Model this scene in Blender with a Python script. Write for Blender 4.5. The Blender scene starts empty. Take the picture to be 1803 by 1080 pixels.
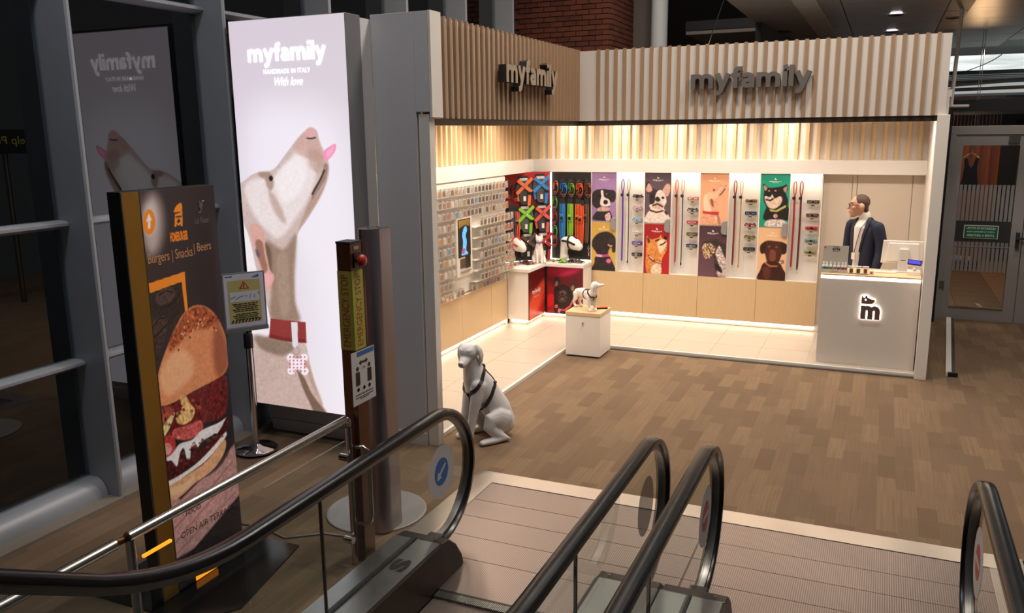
import bpy, bmesh, math, random
import numpy as np
from mathutils import Vector, Matrix, Euler

random.seed(7)
sc = bpy.context.scene
C = sc.collection
PI = math.pi
R = math.radians

# ------------------------------------------------------------------ camera
cam_d = bpy.data.cameras.new('camera'); cam = bpy.data.objects.new('camera', cam_d); C.objects.link(cam)
sc.camera = cam
cam_d.sensor_fit = 'HORIZONTAL'; cam_d.sensor_width = 36.0; cam_d.lens = 36.0 * 1475.0 / 1803.0
cam_d.clip_start = 0.02; cam_d.clip_end = 200
YAW, PIT, ROL = R(-23.75), R(11.83), R(-0.65)
_f = Vector((math.sin(YAW) * math.cos(PIT), math.cos(YAW) * math.cos(PIT), -math.sin(PIT)))
_r = Vector((math.cos(YAW), -math.sin(YAW), 0)); _u = _r.cross(_f)
_r2 = _r * math.cos(ROL) + _u * math.sin(ROL); _u2 = _u * math.cos(ROL) - _r * math.sin(ROL)
cam.matrix_world = Matrix(((_r2.x, _u2.x, -_f.x, 0), (_r2.y, _u2.y, -_f.y, 0), (_r2.z, _u2.z, -_f.z, 2.55), (0, 0, 0, 1)))

# ------------------------------------------------------------------ world: even ambient fill added to brighten the hall
w = bpy.data.worlds.new('hall_ambient'); sc.world = w; w.use_nodes = True
w.node_tree.nodes['Background'].inputs[0].default_value = (0.95, 0.95, 1.0, 1)
w.node_tree.nodes['Background'].inputs[1].default_value = 0.06
sc.view_settings.view_transform = 'Standard'; sc.view_settings.look = 'None'
sc.view_settings.exposure = 0.0; sc.view_settings.gamma = 1.0
sc.view_settings.use_curve_mapping = False

cy = sc.cycles; cy.max_bounces = 7; cy.diffuse_bounces = 4; cy.glossy_bounces = 4; cy.transmission_bounces = 6; cy.transparent_max_bounces = 24; cy.caustics_reflective = False; cy.caustics_refractive = False

# ------------------------------------------------------------------ lamps of the place
WARM = (1.0, 0.89, 0.77); HALL = (1.0, 0.90, 0.80); COOL = (0.86, 0.90, 1.0)
def lamp(name, loc, power, size, color, rot=(0, 0, 0), shape='DISK', size_y=None, spread=None):
    d = bpy.data.lights.new(name, 'AREA'); d.energy = power; d.color = color; d.shape = shape; d.size = size
    if size_y: d.size_y = size_y
    if spread: d.spread = R(spread)
    o = bpy.data.objects.new(name, d); o.location = loc; o.rotation_euler = rot; C.objects.link(o); return o
# shop ceiling downlights, left arm and front arm
for y in (6.3, 7.2, 8.1, 9.0): lamp('shop_downlight', (-3.85, y, 2.77), 9.5, 0.22, WARM, spread=150)
for y in (6.5, 7.6, 8.7, 9.7): lamp('shop_wall_washer', (-4.25, y, 2.78), 5.2, 0.12, WARM, rot=(0, R(8), 0), spread=140)
for x in (-3.6, -2.8, -2.0, -1.2, -0.4, 0.2): lamp('shop_downlight', (x, 9.85, 2.77), 9.0, 0.22, WARM, spread=150)
for x in (-3.9, -3.2, -2.5, -1.8, -1.1): lamp('shop_wall_washer', (x, 10.72, 2.78), 4.2, 0.12, WARM, rot=(R(8), 0, 0), spread=140)
# hall downlights high above the landing and the carpet
for x, y, p in ((-1.6, 7.2, 112), (0.6, 7.4, 104), (-0.8, 4.4, 50), (1.6, 4.6, 34), (-3.2, 9.4, 26)): lamp('hall_downlight', (x, y, 6.6), p, 0.8, HALL, spread=160)
lamp('hall_downlight', (-2.6, 11.6, 5.6), 14, 0.4, HALL, spread=160)
lamp('hall_downlight', (-3.6, 2.6, 6.4), 45, 0.8, COOL, spread=160)
for x, y in ((1.6, 11.4), (1.3, 14.5)): lamp('corridor_downlight', (x, y, 3.8), 12, 0.2, HALL, spread=150)

# ------------------------------------------------------------------ helpers: materials
def srgb(h):
    if isinstance(h, str):
        h = h.lstrip('#'); c = [int(h[i:i + 2], 16) / 255 for i in (0, 2, 4)]
    else: c = h
    return tuple((x / 12.92 if x <= 0.04045 else ((x + 0.055) / 1.055) ** 2.4) for x in c)
MATS = {}
def mat(name, col=(.5, .5, .5), rough=.5, metal=0., spec=.5, var=.06, scale=8., stretch=(1, 1, 1), bump=0., coat=0., emis=None, estr=0., alpha=1.):
    """Principled with a procedural noise that varies colour and roughness a little."""
    if name in MATS: return MATS[name]
    m = bpy.data.materials.new(name); m.use_nodes = True; nt = m.node_tree; N = nt.nodes; L = nt.links
    b = N['Principled BSDF']; c = srgb(col)
    tc = N.new('ShaderNodeTexCoord'); mp = N.new('ShaderNodeMapping'); mp.inputs['Scale'].default_value = stretch
    nz = N.new('ShaderNodeTexNoise'); nz.inputs['Scale'].default_value = scale; nz.inputs['Detail'].default_value = 4
    L.new(tc.outputs['Object'], mp.inputs[0]); L.new(mp.outputs[0], nz.inputs['Vector'])
    mx = N.new('ShaderNodeMix'); mx.data_type = 'RGBA'
    mx.inputs[6].default_value = (*[x * (1 - var) for x in c], 1); mx.inputs[7].default_value = (*[min(1, x * (1 + var)) for x in c], 1)
    L.new(nz.outputs['Fac'], mx.inputs[0]); L.new(mx.outputs[2], b.inputs['Base Color'])
    mr = N.new('ShaderNodeMapRange'); mr.inputs[3].default_value = max(0.02, rough * .88); mr.inputs[4].default_value = min(1, rough * 1.12)
    L.new(nz.outputs['Fac'], mr.inputs[0]); L.new(mr.outputs[0], b.inputs['Roughness'])
    b.inputs['Metallic'].default_value = metal; b.inputs['Specular IOR Level'].default_value = spec
    if coat: b.inputs['Coat Weight'].default_value = coat; b.inputs['Coat Roughness'].default_value = .08
    if bump:
        bp = N.new('ShaderNodeBump'); bp.inputs['Strength'].default_value = bump; bp.inputs['Distance'].default_value = .01
        L.new(nz.outputs['Fac'], bp.inputs['Height']); L.new(bp.outputs[0], b.inputs['Normal'])
    if emis is not None:
        b.inputs['Emission Color'].default_value = (*srgb(emis), 1); b.inputs['Emission Strength'].default_value = estr
    if alpha < 1: b.inputs['Alpha'].default_value = alpha
    MATS[name] = m; return m

def mat_print(name, rough=.45, estr=0., spec=.4, coat=0.):
    """A flat printed picture: colours stored on the mesh of the sheet, with a fine procedural paper grain."""
    if name in MATS: return MATS[name]
    m = bpy.data.materials.new(name); m.use_nodes = True; nt = m.node_tree; N = nt.nodes; L = nt.links; b = N['Principled BSDF']
    a = N.new('ShaderNodeVertexColor'); a.layer_name = 'print'
    tc = N.new('ShaderNodeTexCoord'); nz = N.new('ShaderNodeTexNoise'); nz.inputs['Scale'].default_value = 300
    L.new(tc.outputs['Object'], nz.inputs['Vector'])
    mr = N.new('ShaderNodeMapRange'); mr.inputs[3].default_value = .93; mr.inputs[4].default_value = 1.07
    L.new(nz.outputs['Fac'], mr.inputs[0])
    mu = N.new('ShaderNodeVectorMath'); mu.operation = 'SCALE'
    L.new(a.outputs['Color'], mu.inputs[0]); L.new(mr.outputs[0], mu.inputs['Scale'])
    L.new(mu.outputs[0], b.inputs['Base Color']); b.inputs['Roughness'].default_value = rough
    b.inputs['Specular IOR Level'].default_value = spec
    if coat: b.inputs['Coat Weight'].default_value = coat; b.inputs['Coat Roughness'].default_value = .05
    if estr: L.new(mu.outputs[0], b.inputs['Emission Color']); b.inputs['Emission Strength'].default_value = estr
    MATS[name] = m; return m

def mat_glass(name, tint=(1, 1, 1), ior=1.5, rough=0.0, haze=None, hz=0.0):
    """Thin pane: Fresnel mirror over clear tint, optional frosting."""
    if name in MATS: return MATS[name]
    m = bpy.data.materials.new(name); m.use_nodes = True; nt = m.node_tree; N = nt.nodes; L = nt.links; N.clear()
    out = N.new('ShaderNodeOutputMaterial'); tr = N.new('ShaderNodeBsdfTransparent'); gl = N.new('ShaderNodeBsdfGlossy')
    tr.inputs[0].default_value = (*tint, 1); gl.inputs['Roughness'].default_value = rough
    lw = N.new('ShaderNodeFresnel'); lw.inputs[0].default_value = ior
    ge = N.new('ShaderNodeNewGeometry'); iv = N.new('ShaderNodeMath'); iv.operation = 'SUBTRACT'; iv.inputs[0].default_value = 1; L.new(ge.outputs['Backfacing'], iv.inputs[1])
    fr_ = N.new('ShaderNodeMath'); fr_.operation = 'MULTIPLY'; L.new(lw.outputs[0], fr_.inputs[0]); L.new(iv.outputs[0], fr_.inputs[1])
    mx = N.new('ShaderNodeMixShader'); L.new(fr_.outputs[0], mx.inputs[0])
    src = tr.outputs[0]
    if haze is not None:
        df = N.new('ShaderNodeBsdfDiffuse'); df.inputs[0].default_value = (*haze, 1)
        m2 = N.new('ShaderNodeMixShader'); m2.inputs[0].default_value = hz
        L.new(tr.outputs[0], m2.inputs[1]); L.new(df.outputs[0], m2.inputs[2]); src = m2.outputs[0]
    L.new(src, mx.inputs[1]); L.new(gl.outputs[0], mx.inputs[2]); L.new(mx.outputs[0], out.inputs[0])
    MATS[name] = m; return m

def mat_emit(name, col, strength):
    if name in MATS: return MATS[name]
    m = bpy.data.materials.new(name); m.use_nodes = True; nt = m.node_tree; b = nt.nodes['Principled BSDF']
    b.inputs['Base Color'].default_value = (*srgb(col), 1)
    b.inputs['Emission Color'].default_value = (*srgb(col), 1); b.inputs['Emission Strength'].default_value = strength
    MATS[name] = m; return m

# ------------------------------------------------------------------ helpers: meshes
WL = {}          # world location of unrotated parents, so parts can be written in world coordinates
class MB:
    def __init__(s): s.v = []; s.f = []
    def add(s, vs, fs):
        o = len(s.v); s.v += [tuple(v) for v in vs]; s.f += [tuple(i + o for i in f) for f in fs]; return s
    def box(s, x0, x1, y0, y1, z0, z1):
        return s.add([(x0, y0, z0), (x1, y0, z0), (x1, y1, z0), (x0, y1, z0), (x0, y0, z1), (x1, y0, z1), (x1, y1, z1), (x0, y1, z1)],
                     [(3, 2, 1, 0), (4, 5, 6, 7), (0, 1, 5, 4), (1, 2, 6, 5), (2, 3, 7, 6), (3, 0, 4, 7)])
    def obox(s, c, size, M):
        h = [x / 2 for x in size]; c = Vector(c); vs = []
        for z in (-1, 1):
            for x, y in ((-1, -1), (1, -1), (1, 1), (-1, 1)): vs.append(c + M @ Vector((x * h[0], y * h[1], z * h[2])))
        return s.add(vs, [(3, 2, 1, 0), (4, 5, 6, 7), (0, 1, 5, 4), (1, 2, 6, 5), (2, 3, 7, 6), (3, 0, 4, 7)])
    def prism(s, poly, d0, d1, plane='xy'):
        """extrude polygon; plane xy -> along z, xz -> along y, yz -> along x"""
        n = len(poly); vs = []
        for d in (d0, d1):
            for a, b in poly: vs.append({'xy': (a, b, d), 'xz': (a, d, b), 'yz': (d, a, b)}[plane])
        fs = [tuple(range(n))[::-1], tuple(range(n, 2 * n))] + [(i, (i + 1) % n, n + (i + 1) % n, n + i) for i in range(n)]
        return s.add(vs, fs)
    def tube(s, pts, r, seg=10, closed=False, cap=True, flat=None, up=(0, 0, 1)):
        """swept round tube (r scalar or list); flat=(w,h) sweeps an oval/ribbon section with its width across up"""
        P = [Vector(p) for p in pts]; n = len(P); base = len(s.v); vs = []
        U = Vector(up); prev = None
        for i, p in enumerate(P):
            if closed: t = P[(i + 1) % n] - P[(i - 1) % n]
            else: t = P[min(i + 1, n - 1)] - P[max(i - 1, 0)]
            t = t.normalized() if t.length > 1e-9 else Vector((0, 0, 1))
            if flat:
                a = U.cross(t)
                if a.length < 1e-4: a = prev or t.orthogonal()
                a.normalize(); b = t.cross(a).normalized()
            else:
                if prev is None:
                    a = t.orthogonal().normalized()
                else:
                    a = (prev - t * prev.dot(t)); a = a.normalized() if a.length > 1e-6 else t.orthogonal().normalized()
                b = t.cross(a).normalized()
            prev = a
            ri = r[i] if isinstance(r, (list, tuple)) else r
            for k in range(seg):
                q = 2 * PI * k / seg
                if flat: vs.append(p + a * (flat[0] * ri * math.cos(q)) + b * (flat[1] * ri * math.sin(q)))
                else: vs.append(p + (a * math.cos(q) + b * math.sin(q)) * ri)
        fs = []
        for i in range(n if closed else n - 1):
            j = (i + 1) % n
            for k in range(seg):
                l = (k + 1) % seg; fs.append((i * seg + k, i * seg + l, j * seg + l, j * seg + k))
        if cap and not closed: fs += [tuple(range(seg))[::-1], tuple((n - 1) * seg + k for k in range(seg))]
        return s.add(vs, fs)
    def sweep(s, pts, prof, side=(1, 0, 0)):
        """sweep a closed 2D profile (a across 'side', b along the path normal) along a path lying in a plane normal to side"""
        P = [Vector(p) for p in pts]; n = len(P); m = len(prof); S = Vector(side).normalized(); vs = []
        for i, p in enumerate(P):
            t = (P[min(i + 1, n - 1)] - P[max(i - 1, 0)]).normalized(); nn = t.cross(S).normalized()
            for a, b in prof: vs.append(p + S * a + nn * b)
        fs = [(i * m + k, i * m + (k + 1) % m, (i + 1) * m + (k + 1) % m, (i + 1) * m + k) for i in range(n - 1) for k in range(m)]
        fs += [tuple(range(m))[::-1], tuple((n - 1) * m + k for k in range(m))]
        return s.add(vs, fs)
    def lathe(s, prof, seg=24, c=(0, 0, 0), axis='z'):
        vs = []; n = len(prof)
        for r, h in prof:
            for k in range(seg):
                q = 2 * PI * k / seg; a, b = r * math.cos(q), r * math.sin(q)
                vs.append({'z': (c[0] + a, c[1] + b, c[2] + h), 'x': (c[0] + h, c[1] + a, c[2] + b), 'y': (c[0] + b, c[1] + h, c[2] + a)}[axis])
        fs = [(i * seg + k, i * seg + (k + 1) % seg, (i + 1) * seg + (k + 1) % seg, (i + 1) * seg + k) for i in range(n - 1) for k in range(seg)]
        fs += [tuple(range(seg))[::-1], tuple((n - 1) * seg + k for k in range(seg))]
        return s.add(vs, fs)
    def ball(s, c, r, seg=14, rings=8, M=None):
        r = (r, r, r) if not isinstance(r, (tuple, list)) else r; vs = []; c = Vector(c)
        for i in range(rings + 1):
            a = -PI / 2 + PI * i / rings
            for k in range(seg):
                q = 2 * PI * k / seg; v = Vector((r[0] * math.cos(a) * math.cos(q), r[1] * math.cos(a) * math.sin(q), r[2] * math.sin(a)))
                vs.append(c + (M @ v if M else v))
        fs = [(i * seg + k, i * seg + (k + 1) % seg, (i + 1) * seg + (k + 1) % seg, (i + 1) * seg + k) for i in range(rings) for k in range(seg)]
        return s.add(vs, fs)
    def limb(s, pts, seg=14, side=(0, 1, 0)):
        """tapered body with rounded ends: pts = [((x,y,z), r or (r_side, r_other)), ...]"""
        P = [(Vector(p), (q if isinstance(q, tuple) else (q, q))) for p, q in pts]; S = Vector(side).normalized()
        rings = []
        def frame(t):
            a = S - t * S.dot(t)
            a = a.normalized() if a.length > 1e-4 else t.orthogonal().normalized()
            return a, t.cross(a).normalized()
        n = len(P); T = []
        for i in range(n): T.append((P[min(i + 1, n - 1)][0] - P[max(i - 1, 0)][0]).normalized())
        p0, r0 = P[0]; m0 = min(r0)
        for q in (80, 55, 28): rings.append((p0 - T[0] * m0 * math.sin(R(q)), [x * math.cos(R(q)) for x in r0], T[0]))
        for i in range(n): rings.append((P[i][0], P[i][1], T[i]))
        p1, r1 = P[-1]; m1 = min(r1)
        for q in (28, 55, 80): rings.append((p1 + T[-1] * m1 * math.sin(R(q)), [x * math.cos(R(q)) for x in r1], T[-1]))
        vs = []
        for p, r, t in rings:
            a, b = frame(t)
            for k in range(seg):
                q = 2 * PI * k / seg; vs.append(p + a * (r[0] * math.cos(q)) + b * (r[1] * math.sin(q)))
        k_ = len(rings)
        fs = [(i * seg + k, i * seg + (k + 1) % seg, (i + 1) * seg + (k + 1) % seg, (i + 1) * seg + k) for i in range(k_ - 1) for k in range(seg)]
        fs += [tuple(range(seg))[::-1], tuple((k_ - 1) * seg + k for k in range(seg))]
        return s.add(vs, fs)
    def mesh(s, name, off=(0, 0, 0)):
        me = bpy.data.meshes.new(name); me.from_pydata([(x - off[0], y - off[1], z - off[2]) for x, y, z in s.v], [], s.f); me.update(); return me
    def build(s, name, m, parent=None, smooth=False, bevel=0., world=True, remesh=0., smoothit=0, sub=0):
        off = WL.get(parent.name, (0, 0, 0)) if (parent and world) else (0, 0, 0)
        me = s.mesh(name, off); o = bpy.data.objects.new(name, me); C.objects.link(o)
        if isinstance(m, str): m = MATS[m]
        me.materials.append(m)
        if parent: o.parent = parent
        if smooth:
            for p in me.polygons: p.use_smooth = True
        if smooth == 'auto':
            try: me.set_sharp_from_angle(angle=R(40))
            except Exception: pass
        if remesh:
            r = o.modifiers.new('r', 'REMESH'); r.mode = 'VOXEL'; r.voxel_size = remesh; r.use_smooth_shade = True
            if smoothit: q = o.modifiers.new('s', 'SMOOTH'); q.factor = .5; q.iterations = smoothit
        if bevel:
            q = o.modifiers.new('b', 'BEVEL'); q.width = bevel; q.segments = 2; q.limit_method = 'ANGLE'
        if sub: q = o.modifiers.new('u', 'SUBSURF'); q.levels = sub; q.render_levels = sub
        WL[o.name] = off
        return o

def thing(name, label, cat, loc=(0, 0, 0), group=None, rotz=0.):
    o = bpy.data.objects.new(name, None); C.objects.link(o); o.location = loc; o.rotation_euler = (0, 0, rotz)
    o['label'] = label; o['category'] = cat
    if group: o['group'] = group
    o.empty_display_size = .1; WL[o.name] = tuple(loc) if not rotz else (0, 0, 0); return o
def tag(o, label, cat, group=None, kind=None):
    o['label'] = label; o['category'] = cat
    if group: o['group'] = group
    if kind: o['kind'] = kind
    return o
def struct(name, loc=(0, 0, 0)):
    o = bpy.data.objects.new(name, None); C.objects.link(o); o.location = loc; o['kind'] = 'structure'; WL[o.name] = tuple(loc); return o
def st(o): o['kind'] = 'structure'; return o
def inst(src, parent, loc, rot=None, name=None, m=None, scale=None):
    """copy of a piece sharing its mesh"""
    o = bpy.data.objects.new(name or src.name.split('.')[0], src.data); C.objects.link(o); o.parent = parent; o.location = loc
    if rot: o.rotation_euler = rot
    if scale: o.scale = scale
    if m: 
        o.material_slots[0].link = 'OBJECT'; o.material_slots[0].material = m
    return o

# ------------------------------------------------------------------ helpers: lettering
_TX = {}
def text_geo(body, bold=0., ext=0., space=1.):
    k = (body, bold, ext, space)
    if k in _TX: return _TX[k]
    cu = bpy.data.curves.new('t', 'FONT'); cu.body = body; cu.size = 1; cu.offset = bold; cu.extrude = ext; cu.resolution_u = 3; cu.space_character = space
    o = bpy.data.objects.new('t', cu); C.objects.link(o)
    dg = bpy.context.evaluated_depsgraph_get(); me = bpy.data.meshes.new_from_object(o.evaluated_get(dg))
    vs = np.array([v.co[:] for v in me.vertices]) if len(me.vertices) else np.zeros((1, 3)); fs = [tuple(p.vertices) for p in me.polygons]
    bpy.data.meshes.remove(me); bpy.data.objects.remove(o); bpy.data.curves.remove(cu)
    _TX[k] = (vs, fs); return _TX[k]
def lettering(mb, body, x0, x1, y0, y1, place, bold=0., depth=0., space=1., fit='ink'):
    """set body so that its ink fills x0..x1, y0..y1 of a plane; place(x,y,d) -> world point"""
    vs, fs = text_geo(body, bold, .5 if depth else 0., space)
    lo, hi = vs.min(0), vs.max(0); sx = (x1 - x0) / max(1e-6, hi[0] - lo[0]); sy = (y1 - y0) / max(1e-6, hi[1] - lo[1])
    out = [place(x0 + (v[0] - lo[0]) * sx, y0 + (v[1] - lo[1]) * sy, (v[2] + .5) * depth if depth else 0.) for v in vs]
    mb.add(out, fs); return mb

_BR = (('m', 1.62, [[(.15, 0), (.15, 1)], [(.15, .55), (.2, .76), (.36, .86), (.54, .86), (.7, .76), (.75, .55), (.75, 0)], [(.75, .55), (.8, .76), (.96, .86), (1.14, .86), (1.3, .76), (1.35, .55), (1.35, 0)]]),
       ('y', .98, [[(.12, 1), (.5, .08)], [(.88, 1), (.5, .08), (.38, -.22), (.26, -.32), (.06, -.33)]]), ('f', .70, [[(.3, 0), (.3, 1.06), (.36, 1.24), (.5, 1.3), (.68, 1.29)], [(.05, .86), (.62, .86)]]),
       ('a', .98, [[(.14, .78), (.26, .86), (.45, .88), (.64, .8), (.7, .62), (.7, 0)], [(.7, .53), (.42, .52), (.22, .45), (.16, .3), (.22, .17), (.38, .13), (.56, .17), (.7, .3)]]),
       ('m', 0, None), ('i', .40, [[(.17, 0), (.17, 1)]]), ('l', .40, [[(.17, 0), (.17, 1.42)]]), ('y', 0, None))
def stroke_geo(mb, lines, place, x_, sx, y_, sy, depth, hw=.15):
    for li, ln in enumerate(lines):
        ex = .0007 * (li + 1)
        P = [np.array(p, float) for p in ln]; n = len(P); Lf, Rt = [], []
        for i in range(n):
            t0 = (P[i] - P[i - 1]) if i else P[1] - P[0]; t1 = (P[i + 1] - P[i]) if i < n - 1 else P[-1] - P[-2]
            t0 = t0 / np.hypot(*t0); t1 = t1 / np.hypot(*t1); t = t0 + t1; t = t / np.hypot(*t); nn = np.array((-t[1], t[0])); k = hw / max(.5, nn @ np.array((-t1[1], t1[0])))
            Lf.append(P[i] + nn * k); Rt.append(P[i] - nn * k)
        vs = []
        for d in ((depth + ex, 0.) if depth else (ex,)):
            for q in Lf + Rt: vs.append(place(x_ + q[0] * sx, y_ + q[1] * sy, d))
        fs = [(i, n + i, n + i + 1, i + 1) for i in range(n - 1)]
        if depth:
            o = 2 * n; fs += [(o + i, o + i + 1, o + n + i + 1, o + n + i) for i in range(n - 1)] + [(i, i + 1, o + i + 1, o + i) for i in range(n - 1)] + [(n + i, o + n + i, o + n + i + 1, n + i + 1) for i in range(n - 1)]
            fs += [(0, o, o + n, n), (n - 1, 2 * n - 1, o + 2 * n - 1, o + n - 1)]
        mb.add(vs, fs)
def brand(mb, x0, x1, y0, y1, place, depth=0.):
    """the shop's bold rounded word mark, drawn stroke by stroke"""
    D = {c: (w_, l) for c, w_, l in _BR if l}; tot = sum(D[c][0] for c, _, _ in _BR) + .06; sx = (x1 - x0) / tot; sy = (y1 - y0) / (1.46 + .48); y_ = y0 + .48 * sy; x_ = x0
    for j, (c, _, _) in enumerate(_BR):
        w_, l = D[c]
        if j == 2: x_ += .06 * sx
        stroke_geo(mb, l, place, x_, sx, y_, sy, depth)
        if c == 'i': stroke_geo(mb, [[(.07, 1.24), (.33, 1.36)]], place, x_, sx, y_, sy, depth, .13)
        x_ += w_ * sx
    return mb
# ------------------------------------------------------------------ helpers: printed pictures
def _smooth(pts, n=4):
    P = np.array(pts, float); m = len(P); out = []
    for i in range(m):
        p0, p1, p2, p3 = P[(i - 1) % m], P[i], P[(i + 1) % m], P[(i + 2) % m]
        for k in range(n):
            t = k / n; out.append(.5 * ((2 * p1) + (p2 - p0) * t + (2 * p0 - 5 * p1 + 4 * p2 - p3) * t * t + (3 * p1 - p0 - 3 * p2 + p3) * t ** 3))
    return np.array(out)
def _sdf(X, Y, P):
    d = np.full(X.shape, 1e9); inside = np.zeros(X.shape, bool); n = len(P)
    for i in range(n):
        a, b = P[i], P[(i + 1) % n]; e = b - a; wx, wy = X - a[0], Y - a[1]
        t = np.clip((wx * e[0] + wy * e[1]) / max(1e-12, e @ e), 0, 1)
        d = np.minimum(d, (wx - e[0] * t) ** 2 + (wy - e[1] * t) ** 2)
        c = ((a[1] <= Y) & (b[1] > Y)) | ((b[1] <= Y) & (a[1] > Y))
        if abs(e[1]) > 1e-12: inside ^= c & (X < a[0] + (Y - a[1]) / e[1] * e[0])
    d = np.sqrt(d); return np.where(inside, -d, d)
def paint(wd, ht, nx, ny, bg, shapes, seed=1, NOISE=.5):
    """bg = four corner colours TL TR BL BR; shapes in u (left to right), v (top to bottom)"""
    rng = np.random.default_rng(seed)
    U, V = np.meshgrid(np.linspace(0, 1, nx + 1), np.linspace(0, 1, ny + 1))
    c = [np.array([int(h[i:i + 2], 16) / 255 for i in (0, 2, 4)]) for h in bg]
    img = ((1 - U) * (1 - V))[..., None] * c[0] + (U * (1 - V))[..., None] * c[1] + ((1 - U) * V)[..., None] * c[2] + (U * V)[..., None] * c[3]
    X, Y = U * wd, V * ht
    nz = rng.normal(size=U.shape); k = np.ones(3) / 3
    nz = np.apply_along_axis(lambda r: np.convolve(r, k, 'same'), 0, nz); nz = np.apply_along_axis(lambda r: np.convolve(r, np.ones(3) / 3, 'same'), 1, nz) * 2.2
    for s in shapes:
        kind, col, fe, pts, al = s[:5]; rgb = np.array([int(col[i:i + 2], 16) / 255 for i in (0, 2, 4)])
        P = np.array(pts, float) * [wd, ht]
        if kind == 'p' and s[6]: P = _smooth(P)
        pad = fe * 1.5 + (s[5] if kind == 's' else 0)
        lo, hi = P.min(0) - pad, P.max(0) + pad
        j0, j1 = max(0, int(lo[0] / wd * nx)), min(nx + 1, int(hi[0] / wd * nx) + 2); i0, i1 = max(0, int(lo[1] / ht * ny)), min(ny + 1, int(hi[1] / ht * ny) + 2)
        if j0 >= j1 or i0 >= i1: continue
        x, y = X[i0:i1, j0:j1], Y[i0:i1, j0:j1]
        if kind == 'p': d = _sdf(x, y, P)
        else:
            d = np.full(x.shape, 1e9)
            for a, b in zip(P[:-1], P[1:]):
                e = b - a; t = np.clip(((x - a[0]) * e[0] + (y - a[1]) * e[1]) / max(1e-12, e @ e), 0, 1)
                d = np.minimum(d, np.hypot(x - a[0] - e[0] * t, y - a[1] - e[1] * t))
            d -= s[5] / 2
        m = np.clip(.5 - d / max(fe, 1e-4), 0, 1); m = m * m * (3 - 2 * m) * al
        cc = np.broadcast_to(rgb, x.shape + (3,))
        if kind == 'p' and s[5]: cc = np.clip(cc * (1 + NOISE * s[5] * nz[i0:i1, j0:j1])[..., None], 0, 1)
        img[i0:i1, j0:j1] = img[i0:i1, j0:j1] * (1 - m[..., None]) + cc * m[..., None]
    img = np.clip(img, 0, 1)
    return np.where(img <= .04045, img / 12.92, ((img + .055) / 1.055) ** 2.4)
def sheet(name, img, o, du, dv, m, parent, thick=0.):
    """picture grid: o = top-left corner, du / dv = full-width and full-height vectors (world)"""
    ny, nx = img.shape[0] - 1, img.shape[1] - 1
    off = np.array(WL.get(parent.name, (0, 0, 0))) if parent else np.zeros(3)
    U, V = np.meshgrid(np.linspace(0, 1, nx + 1), np.linspace(0, 1, ny + 1))
    co = np.array(o) - off + U[..., None] * np.array(du) + V[..., None] * np.array(dv)
    idx = np.arange((nx + 1) * (ny + 1)).reshape(ny + 1, nx + 1)
    q = np.stack([idx[1:, :-1], idx[1:, 1:], idx[:-1, 1:], idx[:-1, :-1]], -1).reshape(-1, 4)
    me = bpy.data.meshes.new(name); me.vertices.add(co.size // 3); me.vertices.foreach_set('co', co.ravel().astype(np.float32))
    me.loops.add(q.size); me.loops.foreach_set('vertex_index', q.ravel().astype(np.int32))
    me.polygons.add(len(q)); me.polygons.foreach_set('loop_start', np.arange(0, q.size, 4, dtype=np.int32))
    at = me.color_attributes.new('print', 'FLOAT_COLOR', 'POINT')
    rgba = np.ones((co.size // 3, 4), np.float32); rgba[:, :3] = img.reshape(-1, 3); at.data.foreach_set('color', rgba.ravel())
    me.update(calc_edges=True); me.validate()
    ob = bpy.data.objects.new(name, me); C.objects.link(ob); me.materials.append(m)
    if parent: ob.parent = parent
    WL[ob.name] = tuple(off); return ob

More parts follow.
